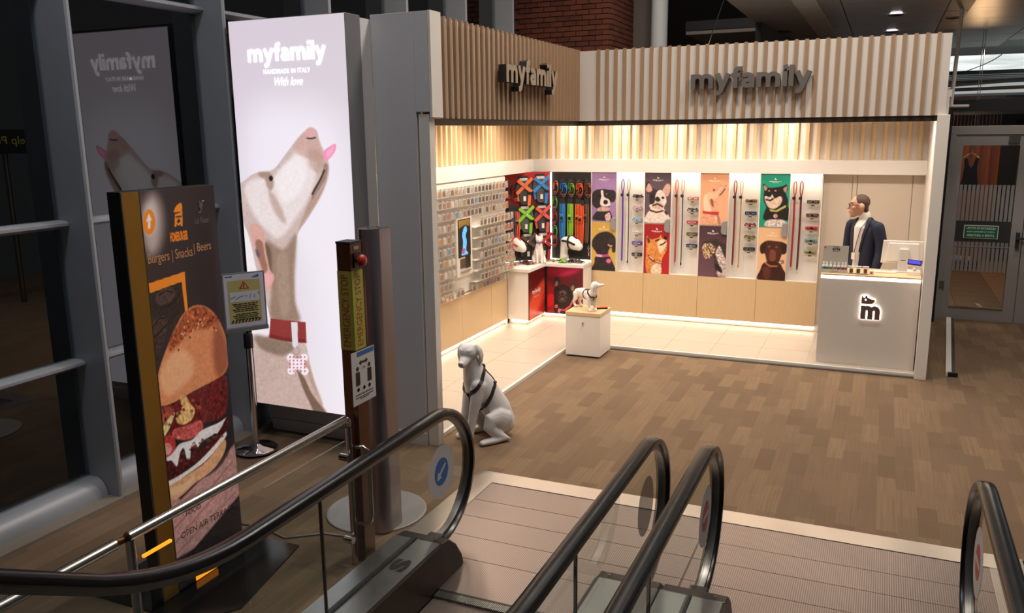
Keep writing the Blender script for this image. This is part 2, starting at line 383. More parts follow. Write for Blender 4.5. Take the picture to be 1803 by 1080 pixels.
def bars(mb, x0, x1, y0, y1, place, seed=0):
    """a line of print too small to read: word-length dashes"""
    rg = random.Random(seed); x = x0
    while x < x1 - .004:
        w_ = min(x1 - x, (y1 - y0) * rg.uniform(2.0, 5.5)); mb.add([place(x, y0, 0.), place(x + w_, y0, 0.), place(x + w_, y1, 0.), place(x, y1, 0.)], [(0, 1, 2, 3)]); x += w_ + (y1 - y0) * .6
    return mb
ART = {
 'lightbox': [
  ('p', 'c9b3ad', 0.012, [(-0.051,0.428),(0.043,0.394),(0.159,0.374),(0.269,0.37),(0.339,0.36),(0.44,0.326),(0.539,0.293),(0.614,0.272),(0.67,0.261),(0.723,0.271),(0.737,0.29),(0.759,0.308),(0.787,0.329),(0.809,0.347),(0.81,0.369),(0.787,0.394),(0.736,0.423),(0.673,0.453),(0.601,0.487),(0.529,0.514),(0.492,0.537),(0.466,0.583),(0.441,0.646),(0.437,0.708),(0.461,0.759),(0.515,0.825),(0.544,0.88),(0.575,0.927),(0.62,0.974),(0.679,1.016),(0.418,1.016),(0.193,1.009),(0.002,1.009),(-0.098,1.005),(-0.113,0.954),(-0.117,0.862),(-0.097,0.689),(-0.094,0.577)], 1, 0.1, 1),
  ('p', 'e9dddd', 0.06, [(0.038,0.413),(0.183,0.385),(0.347,0.381),(0.477,0.337),(0.575,0.308),(0.672,0.337),(0.687,0.387),(0.597,0.446),(0.481,0.492),(0.335,0.54),(0.23,0.526),(0.103,0.481)], 0.85, 0.08, 1),
  ('p', 'efe6e8', 0.05, [(0.334,0.381),(0.476,0.34),(0.568,0.337),(0.612,0.373),(0.551,0.417),(0.438,0.448),(0.361,0.433)], 0.8, 0.05, 1),
  ('p', 'c79f94', 0.04, [(0.51,0.308),(0.613,0.275),(0.71,0.276),(0.741,0.308),(0.761,0.333),(0.696,0.344),(0.6,0.333),(0.545,0.326)], 0.75, 0.1, 1),
  ('p', 'b58f83', 0.05, [(0.637,0.319),(0.747,0.319),(0.784,0.347),(0.715,0.373),(0.642,0.355)], 0.55, 0.12, 1),
  ('p', 'd5a5a4', 0.012, [(0.725,0.275),(0.708,0.284),(0.672,0.287),(0.636,0.283),(0.623,0.275),(0.64,0.266),(0.677,0.263),(0.712,0.267)], 1, 0.05, 1),
  ('s', '3a2a2a', 0.008, [(0.636,0.288),(0.669,0.289),(0.707,0.287)], 0.9, 0.012),
  ('p', 'ef93b3', 0.008, [(0.774,0.319),(0.829,0.308),(0.865,0.302),(0.882,0.307),(0.867,0.321),(0.829,0.335),(0.784,0.345),(0.771,0.336)], 1.0, 0.0, 1),
  ('p', 'f6b3cb', 0.02, [(0.797,0.321),(0.841,0.312),(0.869,0.308),(0.846,0.322),(0.804,0.335)], 0.7, 0.0, 1),
  ('p', '8a6a5c', 0.02, [(0.77,0.351),(0.803,0.354),(0.784,0.383),(0.728,0.409),(0.678,0.43),(0.642,0.439),(0.66,0.416),(0.716,0.393),(0.753,0.372)], 0.75, 0.1, 1),
  ('s', '33241f', 0.01, [(0.767,0.367),(0.732,0.388),(0.687,0.409),(0.653,0.425)], 0.85, 0.016),
  ('p', 'a5816f', 0.03, [(0.629,0.44),(0.678,0.43),(0.739,0.409),(0.783,0.388),(0.744,0.42),(0.673,0.455),(0.588,0.487),(0.519,0.514),(0.548,0.488)], 0.6, 0.1, 1),
  ('p', '8d6e5f', 0.03, [(0.181,0.374),(0.268,0.372),(0.308,0.385),(0.308,0.407),(0.278,0.419),(0.246,0.408),(0.231,0.391),(0.189,0.385)], 0.65, 0.1, 1),
  ('p', '2a1c1a', 0.006, [(0.308,0.388),(0.301,0.393),(0.287,0.395),(0.274,0.393),(0.27,0.388),(0.277,0.383),(0.29,0.381),(0.303,0.383)], 0.95, 0.0, 1),
  ('p', 'a98a7c', 0.05, [(0.257,0.419),(0.321,0.434),(0.379,0.471),(0.399,0.501),(0.347,0.494),(0.286,0.464)], 0.6, 0.1, 1),
  ('p', '8f7361', 0.06, [(0.196,0.549),(0.355,0.57),(0.478,0.53),(0.468,0.583),(0.443,0.646),(0.437,0.708),(0.461,0.759),(0.199,0.758),(0.218,0.682),(0.206,0.619)], 0.85, 0.12, 1),
  ('p', 'a98f7e', 0.04, [(0.297,0.586),(0.393,0.585),(0.392,0.647),(0.384,0.725),(0.312,0.751),(0.274,0.681)], 0.7, 0.12, 1),
  ('p', '5f4636', 0.04, [(0.188,0.557),(0.24,0.572),(0.239,0.618),(0.224,0.634),(0.204,0.603)], 0.7, 0.0, 1),
  ('p', 'd3a296', 0.012, [(0.061,0.512),(0.11,0.505),(0.158,0.513),(0.195,0.53),(0.189,0.565),(0.201,0.596),(0.221,0.627),(0.256,0.642),(0.24,0.659),(0.158,0.695),(0.15,0.652),(0.121,0.621),(0.092,0.574),(0.059,0.539)], 1, 0.1, 1),
  ('p', '8e5f50', 0.02, [(0.106,0.55),(0.167,0.553),(0.18,0.588),(0.199,0.623),(0.16,0.636),(0.13,0.609),(0.104,0.582)], 0.8, 0.1, 1),
  ('p', '4c4552', 0.02, [(0.097,0.574),(0.127,0.58),(0.128,0.595),(0.102,0.59)], 0.7, 0.0, 1),
  ('p', 'efa7b4', 0.02, [(0.167,0.639),(0.228,0.642),(0.217,0.662),(0.17,0.673)], 0.6, 0.0, 1),
  ('p', 'efe6ea', 0.01, [(-0.028,0.498),(0.014,0.517),(0.05,0.551),(0.088,0.621),(0.137,0.692),(0.176,0.735),(0.191,0.778),(0.158,0.805),(0.084,0.819),(0,0.809),(-0.053,0.736),(-0.064,0.624)], 1, 0.04, 1),
  ('p', 'c4a9a0', 0.05, [(-0.137,0.829),(0.184,0.815),(0.432,0.827),(0.488,0.85),(0.539,0.904),(0.616,0.991),(0.276,1.022),(-0.13,1.015)], 0.9, 0.16, 1),
  ('p', '75614f', 0.05, [(0.029,0.808),(0.171,0.811),(0.366,0.817),(0.389,0.837),(0.286,0.858),(0.146,0.853),(0.05,0.838)], 0.7, 0.2, 1),
  ('p', '6d5343', 0.02, [(0.417,0.897),(0.474,0.911),(0.537,0.953),(0.643,0.994),(0.679,1.016),(0.571,1.013),(0.509,0.979),(0.45,0.936)], 0.85, 0.1, 1),
  ('p', 'b39380', 0.03, [(0.488,0.85),(0.535,0.884),(0.575,0.927),(0.632,0.982),(0.571,0.948),(0.511,0.905)], 0.8, 0.1, 1),
  ('p', '8f3a37', 0.006, [(0.193,0.758),(0.31,0.759),(0.448,0.759),(0.521,0.759),(0.517,0.815),(0.413,0.817),(0.283,0.816),(0.165,0.812)], 1, 0.08, 0),
  ('p', '6d2826', 0.015, [(0.176,0.801),(0.299,0.806),(0.514,0.806),(0.517,0.815),(0.413,0.817),(0.283,0.816),(0.165,0.812)], 0.7, 0, 0),
  ('p', 'dcd6dc', 0.004, [(0.384,0.762),(0.445,0.761),(0.436,0.824),(0.406,0.833),(0.383,0.827)], 1, 0.04, 0),
  ('s', '8d8790', 0.004, [(0.381,0.833),(0.387,0.847),(0.416,0.85),(0.445,0.843),(0.442,0.833),(0.418,0.829)], 1.0, 0.006),
  ('p', 'efe6ee', 0.004, [(0.395,0.859),(0.382,0.868),(0.356,0.872),(0.331,0.87),(0.322,0.862),(0.335,0.853),(0.361,0.849),(0.386,0.852)], 1.0, 0.0, 1),
  ('p', 'efe6ee', 0.004, [(0.522,0.855),(0.51,0.863),(0.484,0.867),(0.459,0.865),(0.45,0.857),(0.463,0.849),(0.489,0.845),(0.513,0.847)], 1.0, 0.0, 1),
  ('p', 'efe6ee', 0.004, [(0.392,0.895),(0.38,0.904),(0.353,0.908),(0.328,0.906),(0.319,0.898),(0.332,0.889),(0.358,0.885),(0.383,0.887)], 1.0, 0.0, 1),
  ('p', 'efe6ee', 0.004, [(0.52,0.892),(0.507,0.9),(0.481,0.905),(0.456,0.902),(0.448,0.895),(0.46,0.886),(0.486,0.882),(0.511,0.884)], 1.0, 0.0, 1),
  ('p', 'efe6ee', 0.004, [(0.358,0.864),(0.486,0.859),(0.479,0.889),(0.357,0.893)], 1, 0, 0),
  ('p', 'c2385a', 0.003, [(0.361,0.859),(0.358,0.861),(0.353,0.862),(0.348,0.861),(0.346,0.859),(0.349,0.857),(0.354,0.857),(0.359,0.857)], 1.0, 0.0, 1),
  ('p', 'c2385a', 0.003, [(0.395,0.858),(0.393,0.859),(0.388,0.86),(0.383,0.86),(0.381,0.858),(0.383,0.856),(0.389,0.855),(0.394,0.856)], 1.0, 0.0, 1),
  ('p', 'c2385a', 0.003, [(0.43,0.856),(0.428,0.858),(0.422,0.859),(0.418,0.859),(0.416,0.857),(0.418,0.855),(0.424,0.854),(0.429,0.855)], 1.0, 0.0, 1),
  ('p', 'c2385a', 0.003, [(0.465,0.855),(0.462,0.857),(0.457,0.858),(0.452,0.857),(0.451,0.856),(0.453,0.854),(0.458,0.853),(0.463,0.854)], 1.0, 0.0, 1),
  ('p', 'c2385a', 0.003, [(0.499,0.854),(0.497,0.856),(0.492,0.857),(0.487,0.856),(0.485,0.855),(0.488,0.853),(0.493,0.852),(0.498,0.852)], 1.0, 0.0, 1),
  ('p', 'c2385a', 0.003, [(0.358,0.869),(0.356,0.87),(0.35,0.871),(0.345,0.871),(0.344,0.869),(0.346,0.867),(0.352,0.866),(0.357,0.867)], 1.0, 0.0, 1),
  ('p', 'c2385a', 0.003, [(0.393,0.867),(0.391,0.869),(0.385,0.87),(0.38,0.87),(0.379,0.868),(0.381,0.866),(0.387,0.865),(0.392,0.866)], 1.0, 0.0, 1),
  ('p', 'c2385a', 0.003, [(0.428,0.866),(0.426,0.868),(0.42,0.869),(0.415,0.868),(0.414,0.867),(0.416,0.865),(0.421,0.864),(0.426,0.865)], 1.0, 0.0, 1),
  ('p', 'c2385a', 0.003, [(0.463,0.865),(0.46,0.867),(0.455,0.868),(0.45,0.867),(0.448,0.865),(0.451,0.864),(0.456,0.863),(0.461,0.863)], 1.0, 0.0, 1),
  ('p', 'c2385a', 0.003, [(0.497,0.864),(0.495,0.866),(0.49,0.866),(0.485,0.866),(0.483,0.864),(0.485,0.862),(0.491,0.862),(0.496,0.862)], 1.0, 0.0, 1),
  ('p', 'c2385a', 0.003, [(0.356,0.878),(0.353,0.88),(0.348,0.881),(0.343,0.881),(0.341,0.879),(0.344,0.877),(0.349,0.876),(0.354,0.877)], 1.0, 0.0, 1),
  ('p', 'c2385a', 0.003, [(0.391,0.877),(0.389,0.879),(0.383,0.88),(0.378,0.879),(0.376,0.878),(0.379,0.876),(0.384,0.875),(0.389,0.876)], 1.0, 0.0, 1),
  ('p', 'c2385a', 0.003, [(0.426,0.876),(0.423,0.878),(0.418,0.879),(0.413,0.878),(0.411,0.876),(0.414,0.875),(0.419,0.874),(0.424,0.874)], 1.0, 0.0, 1),
  ('p', 'c2385a', 0.003, [(0.461,0.875),(0.458,0.877),(0.453,0.877),(0.448,0.877),(0.446,0.875),(0.449,0.873),(0.454,0.873),(0.459,0.873)], 1.0, 0.0, 1),
  ('p', 'c2385a', 0.003, [(0.495,0.873),(0.493,0.875),(0.487,0.876),(0.483,0.876),(0.481,0.874),(0.483,0.872),(0.489,0.871),(0.493,0.872)], 1.0, 0.0, 1),
  ('p', 'c2385a', 0.003, [(0.354,0.888),(0.351,0.89),(0.346,0.891),(0.341,0.891),(0.339,0.889),(0.342,0.887),(0.347,0.886),(0.352,0.887)], 1.0, 0.0, 1),
  ('p', 'c2385a', 0.003, [(0.389,0.887),(0.386,0.889),(0.381,0.89),(0.376,0.889),(0.374,0.888),(0.377,0.886),(0.382,0.885),(0.387,0.885)], 1.0, 0.0, 1),
  ('p', 'c2385a', 0.003, [(0.424,0.886),(0.421,0.888),(0.416,0.889),(0.411,0.888),(0.409,0.886),(0.412,0.884),(0.417,0.884),(0.422,0.884)], 1.0, 0.0, 1),
  ('p', 'c2385a', 0.003, [(0.458,0.885),(0.456,0.886),(0.451,0.887),(0.446,0.887),(0.444,0.885),(0.447,0.883),(0.452,0.882),(0.457,0.883)], 1.0, 0.0, 1),
  ('p', 'c2385a', 0.003, [(0.493,0.883),(0.491,0.885),(0.485,0.886),(0.48,0.885),(0.479,0.884),(0.481,0.882),(0.486,0.881),(0.491,0.882)], 1.0, 0.0, 1),
  ('p', 'c2385a', 0.003, [(0.351,0.898),(0.349,0.9),(0.344,0.901),(0.339,0.9),(0.337,0.899),(0.339,0.897),(0.345,0.896),(0.35,0.897)], 1.0, 0.0, 1),
  ('p', 'c2385a', 0.003, [(0.387,0.897),(0.384,0.899),(0.379,0.9),(0.374,0.899),(0.372,0.897),(0.374,0.896),(0.38,0.895),(0.385,0.895)], 1.0, 0.0, 1),
  ('p', 'c2385a', 0.003, [(0.421,0.896),(0.419,0.897),(0.414,0.898),(0.409,0.898),(0.407,0.896),(0.409,0.894),(0.415,0.893),(0.42,0.894)], 1.0, 0.0, 1),
  ('p', 'c2385a', 0.003, [(0.456,0.894),(0.454,0.896),(0.449,0.897),(0.444,0.897),(0.442,0.895),(0.444,0.893),(0.45,0.892),(0.455,0.893)], 1.0, 0.0, 1),
  ('p', 'c2385a', 0.003, [(0.491,0.893),(0.488,0.895),(0.483,0.896),(0.478,0.895),(0.477,0.894),(0.479,0.892),(0.484,0.891),(0.489,0.891)], 1.0, 0.0, 1),
 ],
 'totem': [
  ('p', 'c3afa9', 0.1, [(0.254,0.082),(0.186,0.131),(0.078,0.149),(-0.005,0.125),(-0.017,0.075),(0.049,0.028),(0.155,0.009),(0.24,0.031)], 0.95, 0.0, 1),
  ('p', 'e8dfe0', 0.06, [(0.18,0.068),(0.139,0.093),(0.069,0.102),(0.012,0.09),(0.001,0.064),(0.041,0.038),(0.11,0.029),(0.168,0.041)], 0.5, 0.0, 1),
  ('p', 'f08a2e', 0.004, [(0.16,0.074),(0.126,0.094),(0.065,0.101),(0.015,0.092),(0.004,0.071),(0.037,0.051),(0.097,0.043),(0.148,0.053)], 1.0, 0.0, 1),
  ('p', 'f4e9e4', 0.003, [(0.088,0.052),(0.119,0.07),(0.099,0.069),(0.088,0.088),(0.059,0.088),(0.069,0.07),(0.044,0.07)], 1, 0, 0),
  ('p', 'f08a2e', 0.003, [(0.411,0.056),(0.442,0.044),(0.482,0.038),(0.519,0.037),(0.53,0.045),(0.523,0.054),(0.525,0.059),(0.472,0.057)], 1, 0, 1),
  ('p', 'f08a2e', 0.003, [(0.423,0.061),(0.525,0.059),(0.513,0.092),(0.486,0.091),(0.49,0.078),(0.469,0.072),(0.441,0.079),(0.429,0.091),(0.403,0.091)], 1, 0, 0),
  ('p', '3a302d', 0.003, [(0.432,0.067),(0.511,0.067),(0.509,0.07),(0.433,0.07)], 1, 0, 0),
  ('s', 'f08a2e', 0.002, [(0.434,0.083),(0.461,0.087),(0.49,0.083)], 1.0, 0.01),
  ('p', 'f08a2e', 0.003, [(-0.083,0.215),(0.484,0.203),(0.475,0.322),(0.44,0.325),(0.427,0.226),(-0.092,0.239)], 1, 0, 0),
  ('p', '3b2f2c', 0.01, [(-0.089,0.239),(0.427,0.227),(0.435,0.325),(0.173,0.342),(0.035,0.379),(-0.108,0.427),(-0.153,0.424)], 1, 0.15, 0),
  ('p', '55423d', 0.012, [(0.071,0.246),(0.172,0.233),(0.304,0.234),(0.317,0.256),(0.213,0.269),(0.094,0.268)], 0.9, 0.2, 1),
  ('p', '4a3935', 0.012, [(-0.075,0.325),(0.03,0.3),(0.173,0.298),(0.185,0.321),(0.115,0.361),(-0.018,0.389),(-0.081,0.376)], 0.9, 0.2, 1),
  ('s', '231a18', 0.003, [(0.106,0.247),(0.205,0.239),(0.297,0.247)], 1.0, 0.006),
  ('s', '231a18', 0.003, [(-0.028,0.323),(0.076,0.302),(0.171,0.302)], 1.0, 0.006),
  ('s', '231a18', 0.003, [(-0.067,0.351),(0.058,0.336),(0.173,0.32)], 1.0, 0.006),
  ('s', '231a18', 0.003, [(-0.058,0.378),(0.023,0.356)], 1.0, 0.006),
  ('s', '231a18', 0.003, [(-0.081,0.398),(0.025,0.396)], 1.0, 0.006),
  ('s', '231a18', 0.003, [(0.208,0.278),(0.336,0.266),(0.394,0.251)], 1.0, 0.006),
  ('s', 'cbbab2', 0.002, [(-0.064,0.247),(-0.018,0.246)], 1.0, 0.004),
  ('s', 'cbbab2', 0.002, [(-0.068,0.254),(-0.023,0.253)], 1.0, 0.004),
  ('s', 'cbbab2', 0.002, [(-0.072,0.261),(-0.027,0.261)], 1.0, 0.004),
  ('s', 'cbbab2', 0.002, [(-0.077,0.269),(-0.031,0.268)], 1.0, 0.004),
  ('s', 'cbbab2', 0.002, [(-0.081,0.276),(-0.035,0.276)], 1.0, 0.004),
  ('s', 'cbbab2', 0.002, [(-0.085,0.284),(-0.039,0.283)], 1.0, 0.004),
  ('s', 'cbbab2', 0.002, [(-0.089,0.291),(-0.043,0.291)], 1.0, 0.004),
  ('s', 'cbbab2', 0.002, [(-0.093,0.299),(-0.047,0.298)], 1.0, 0.004),
  ('s', 'cbbab2', 0.002, [(-0.097,0.306),(-0.051,0.306)], 1.0, 0.004),
  ('p', 'b98a84', 0.02, [(-0.121,0.7),(0.132,0.767),(0.488,0.738),(0.991,0.692),(1.038,0.836),(0.258,0.913),(-0.077,0.912),(-0.134,0.899),(-0.117,0.778)], 1, 0.12, 0),
  ('s', '96655f', 0.01, [(-0.058,0.877),(0.408,0.826),(0.951,0.774)], 0.7, 0.012),
  ('s', '96655f', 0.01, [(-0.07,0.839),(0.315,0.804),(0.929,0.739)], 0.7, 0.012),
  ('s', '96655f', 0.01, [(-0.074,0.907),(0.422,0.866),(0.944,0.827)], 0.7, 0.012),
  ('s', '96655f', 0.01, [(-0.075,0.789),(0.333,0.768)], 0.7, 0.012),
  ('p', '241c20', 0.01, [(0.258,0.913),(1.035,0.843),(1.07,0.935),(0.79,1.182),(-0.183,1.051),(-0.089,0.905),(0.05,0.921)], 1, 0.1, 0),
  ('p', '2a2325', 0.02, [(-0.112,0.513),(0.977,0.49),(1.028,0.616),(0.866,0.714),(0.452,0.741),(-0.109,0.677)], 0.8, 0.0, 1),
  ('p', 'd98a5e', 0.006, [(-0.085,0.509),(-0.058,0.471),(0.031,0.419),(0.166,0.37),(0.354,0.316),(0.512,0.294),(0.68,0.296),(0.842,0.322),(0.962,0.37),(1.025,0.43),(0.983,0.478),(0.863,0.496),(0.627,0.502),(0.401,0.508),(0.135,0.516)], 1, 0.06, 1),
  ('p', 'efb488', 0.05, [(0.019,0.441),(0.166,0.399),(0.362,0.392),(0.499,0.448),(0.314,0.484),(0.085,0.492)], 0.8, 0.04, 1),
  ('p', '9c4a2e', 0.03, [(0.186,0.362),(0.369,0.317),(0.528,0.296),(0.679,0.299),(0.825,0.321),(0.9,0.349),(0.718,0.358),(0.515,0.353),(0.339,0.373),(0.203,0.389)], 0.85, 0.35, 1),
  ('p', '7a3a2a', 0.06, [(0.9,0.349),(1.025,0.43),(0.983,0.478),(0.828,0.493),(0.782,0.441),(0.812,0.381)], 0.6, 0.0, 1),
  ('p', '6d2c1d', 0.002, [(0.817,0.343),(0.811,0.345),(0.801,0.345),(0.791,0.344),(0.788,0.341),(0.793,0.339),(0.804,0.339),(0.814,0.34)], 0.9, 0.0, 1),
  ('p', 'e3a06c', 0.002, [(0.34,0.391),(0.335,0.393),(0.325,0.394),(0.316,0.392),(0.313,0.39),(0.318,0.388),(0.328,0.388),(0.337,0.389)], 0.9, 0.0, 1),
  ('p', '6d2c1d', 0.002, [(0.91,0.34),(0.905,0.342),(0.894,0.343),(0.884,0.341),(0.881,0.339),(0.886,0.336),(0.897,0.336),(0.907,0.337)], 0.9, 0.0, 1),
  ('p', 'e3a06c', 0.002, [(0.399,0.357),(0.394,0.359),(0.384,0.359),(0.375,0.358),(0.372,0.355),(0.377,0.353),(0.387,0.353),(0.396,0.354)], 0.9, 0.0, 1),
  ('p', '6d2c1d', 0.002, [(0.363,0.356),(0.358,0.358),(0.348,0.359),(0.339,0.357),(0.337,0.355),(0.342,0.353),(0.352,0.352),(0.361,0.354)], 0.9, 0.0, 1),
  ('p', 'e3a06c', 0.002, [(0.669,0.341),(0.663,0.343),(0.653,0.344),(0.643,0.342),(0.641,0.34),(0.646,0.338),(0.656,0.337),(0.666,0.339)], 0.9, 0.0, 1),
  ('p', '6d2c1d', 0.002, [(0.789,0.34),(0.784,0.343),(0.773,0.343),(0.763,0.342),(0.76,0.339),(0.765,0.337),(0.776,0.336),(0.786,0.338)], 0.9, 0.0, 1),
  ('p', 'e3a06c', 0.002, [(0.423,0.353),(0.418,0.355),(0.408,0.356),(0.399,0.354),(0.396,0.352),(0.401,0.35),(0.411,0.35),(0.42,0.351)], 0.9, 0.0, 1),
  ('p', '6d2c1d', 0.002, [(0.428,0.35),(0.423,0.352),(0.413,0.353),(0.404,0.351),(0.401,0.349),(0.406,0.347),(0.416,0.346),(0.425,0.348)], 0.9, 0.0, 1),
  ('p', 'e3a06c', 0.002, [(0.547,0.319),(0.542,0.321),(0.531,0.321),(0.522,0.32),(0.519,0.318),(0.524,0.316),(0.535,0.315),(0.544,0.317)], 0.9, 0.0, 1),
  ('p', '6d2c1d', 0.002, [(0.614,0.332),(0.609,0.334),(0.599,0.334),(0.589,0.333),(0.587,0.33),(0.592,0.328),(0.602,0.328),(0.611,0.329)], 0.9, 0.0, 1),
  ('p', 'e3a06c', 0.002, [(0.538,0.352),(0.533,0.354),(0.522,0.355),(0.513,0.353),(0.51,0.351),(0.515,0.349),(0.526,0.348),(0.535,0.35)], 0.9, 0.0, 1),
  ('p', '6d2c1d', 0.002, [(0.566,0.341),(0.561,0.343),(0.55,0.343),(0.541,0.342),(0.538,0.339),(0.544,0.337),(0.554,0.337),(0.563,0.338)], 0.9, 0.0, 1),
  ('p', 'e3a06c', 0.002, [(0.418,0.366),(0.413,0.368),(0.403,0.369),(0.394,0.367),(0.391,0.365),(0.396,0.363),(0.406,0.362),(0.415,0.364)], 0.9, 0.0, 1),
  ('p', '6d2c1d', 0.002, [(0.312,0.391),(0.307,0.393),(0.297,0.394),(0.288,0.392),(0.285,0.39),(0.29,0.388),(0.3,0.388),(0.309,0.389)], 0.9, 0.0, 1),
  ('p', 'e3a06c', 0.002, [(0.823,0.365),(0.818,0.367),(0.807,0.368),(0.797,0.366),(0.794,0.364),(0.8,0.362),(0.81,0.361),(0.82,0.363)], 0.9, 0.0, 1),
  ('p', '6d2c1d', 0.002, [(0.48,0.341),(0.475,0.343),(0.464,0.343),(0.455,0.342),(0.453,0.339),(0.458,0.337),(0.468,0.337),(0.477,0.338)], 0.9, 0.0, 1),
  ('p', 'e3a06c', 0.002, [(0.604,0.35),(0.598,0.352),(0.588,0.353),(0.579,0.351),(0.576,0.349),(0.581,0.347),(0.591,0.346),(0.601,0.348)], 0.9, 0.0, 1),
  ('p', '6d2c1d', 0.002, [(0.368,0.365),(0.363,0.367),(0.353,0.368),(0.344,0.366),(0.342,0.364),(0.347,0.362),(0.357,0.361),(0.366,0.363)], 0.9, 0.0, 1),
  ('p', 'e3a06c', 0.002, [(0.713,0.331),(0.708,0.334),(0.697,0.334),(0.688,0.333),(0.685,0.33),(0.69,0.328),(0.7,0.328),(0.71,0.329)], 0.9, 0.0, 1),
  ('p', '6d2c1d', 0.002, [(0.842,0.363),(0.836,0.365),(0.825,0.366),(0.816,0.364),(0.812,0.362),(0.818,0.36),(0.829,0.359),(0.839,0.361)], 0.9, 0.0, 1),
  ('p', 'e3a06c', 0.002, [(0.352,0.38),(0.347,0.382),(0.338,0.382),(0.329,0.381),(0.326,0.379),(0.331,0.377),(0.341,0.376),(0.35,0.378)], 0.9, 0.0, 1),
  ('p', '6d2c1d', 0.002, [(0.845,0.336),(0.839,0.338),(0.828,0.338),(0.819,0.337),(0.815,0.334),(0.821,0.332),(0.832,0.332),(0.841,0.333)], 0.9, 0.0, 1),
  ('p', 'e3a06c', 0.002, [(0.873,0.372),(0.868,0.374),(0.857,0.374),(0.847,0.373),(0.844,0.37),(0.849,0.368),(0.86,0.368),(0.87,0.369)], 0.9, 0.0, 1),
  ('p', '6d2c1d', 0.002, [(0.747,0.32),(0.742,0.322),(0.731,0.322),(0.721,0.321),(0.718,0.318),(0.724,0.316),(0.734,0.316),(0.744,0.317)], 0.9, 0.0, 1),
  ('p', 'e3a06c', 0.002, [(0.516,0.358),(0.511,0.36),(0.501,0.36),(0.492,0.359),(0.489,0.356),(0.494,0.354),(0.504,0.354),(0.513,0.355)], 0.9, 0.0, 1),
  ('p', '6d2c1d', 0.002, [(0.716,0.322),(0.71,0.324),(0.7,0.324),(0.69,0.323),(0.687,0.32),(0.693,0.318),(0.703,0.318),(0.713,0.319)], 0.9, 0.0, 1),
  ('p', 'e3a06c', 0.002, [(0.679,0.348),(0.673,0.35),(0.663,0.351),(0.653,0.349),(0.65,0.347),(0.656,0.345),(0.666,0.344),(0.676,0.346)], 0.9, 0.0, 1),
  ('p', '6d2c1d', 0.002, [(0.274,0.386),(0.269,0.388),(0.259,0.388),(0.251,0.387),(0.248,0.384),(0.253,0.382),(0.263,0.382),(0.272,0.383)], 0.9, 0.0, 1),
  ('p', 'e3a06c', 0.002, [(0.587,0.343),(0.582,0.345),(0.571,0.345),(0.562,0.344),(0.559,0.341),(0.564,0.339),(0.575,0.339),(0.584,0.34)], 0.9, 0.0, 1),
  ('p', '6d2c1d', 0.002, [(0.593,0.31),(0.588,0.312),(0.578,0.312),(0.569,0.311),(0.566,0.309),(0.571,0.307),(0.581,0.306),(0.591,0.307)], 0.9, 0.0, 1),
  ('p', 'e3a06c', 0.002, [(0.206,0.397),(0.201,0.399),(0.191,0.399),(0.183,0.397),(0.18,0.395),(0.185,0.393),(0.195,0.393),(0.203,0.394)], 0.9, 0.0, 1),
  ('p', '6d2c1d', 0.002, [(0.261,0.381),(0.256,0.383),(0.247,0.383),(0.238,0.382),(0.235,0.38),(0.24,0.378),(0.25,0.377),(0.259,0.379)], 0.9, 0.0, 1),
  ('p', 'e3a06c', 0.002, [(0.625,0.342),(0.62,0.344),(0.609,0.345),(0.6,0.343),(0.597,0.341),(0.602,0.339),(0.613,0.338),(0.622,0.34)], 0.9, 0.0, 1),
  ('p', '6d2c1d', 0.002, [(0.593,0.344),(0.588,0.346),(0.578,0.347),(0.568,0.345),(0.565,0.343),(0.571,0.341),(0.581,0.34),(0.59,0.342)], 0.9, 0.0, 1),
  ('p', 'e3a06c', 0.002, [(0.622,0.34),(0.616,0.342),(0.606,0.343),(0.597,0.341),(0.594,0.339),(0.599,0.337),(0.609,0.336),(0.619,0.338)], 0.9, 0.0, 1),
  ('p', '6d2c1d', 0.002, [(0.484,0.369),(0.479,0.371),(0.469,0.371),(0.46,0.37),(0.457,0.367),(0.462,0.365),(0.472,0.365),(0.482,0.366)], 0.9, 0.0, 1),
  ('p', 'e3a06c', 0.002, [(0.658,0.333),(0.653,0.335),(0.642,0.335),(0.633,0.334),(0.63,0.331),(0.635,0.329),(0.646,0.329),(0.655,0.33)], 0.9, 0.0, 1),
  ('p', '6d2c1d', 0.002, [(0.656,0.337),(0.65,0.339),(0.64,0.34),(0.631,0.339),(0.628,0.336),(0.633,0.334),(0.643,0.334),(0.653,0.335)], 0.9, 0.0, 1),
  ('p', 'e3a06c', 0.002, [(0.37,0.354),(0.365,0.356),(0.356,0.356),(0.347,0.355),(0.344,0.352),(0.349,0.35),(0.359,0.35),(0.368,0.351)], 0.9, 0.0, 1),
  ('p', '6d2c1d', 0.002, [(0.586,0.317),(0.581,0.319),(0.57,0.319),(0.561,0.318),(0.558,0.316),(0.563,0.314),(0.574,0.313),(0.583,0.314)], 0.9, 0.0, 1),
  ('p', 'e3a06c', 0.002, [(0.479,0.327),(0.474,0.329),(0.464,0.33),(0.455,0.328),(0.452,0.326),(0.457,0.324),(0.467,0.324),(0.476,0.325)], 0.9, 0.0, 1),
  ('p', '6d2c1d', 0.002, [(0.633,0.318),(0.627,0.32),(0.617,0.32),(0.608,0.319),(0.605,0.316),(0.61,0.314),(0.62,0.314),(0.63,0.315)], 0.9, 0.0, 1),
  ('p', 'e3a06c', 0.002, [(0.273,0.384),(0.268,0.386),(0.258,0.387),(0.25,0.385),(0.247,0.383),(0.252,0.381),(0.262,0.38),(0.27,0.382)], 0.9, 0.0, 1),
  ('p', '6d2c1d', 0.002, [(0.508,0.354),(0.502,0.356),(0.492,0.356),(0.483,0.355),(0.48,0.352),(0.485,0.35),(0.496,0.35),(0.505,0.351)], 0.9, 0.0, 1),
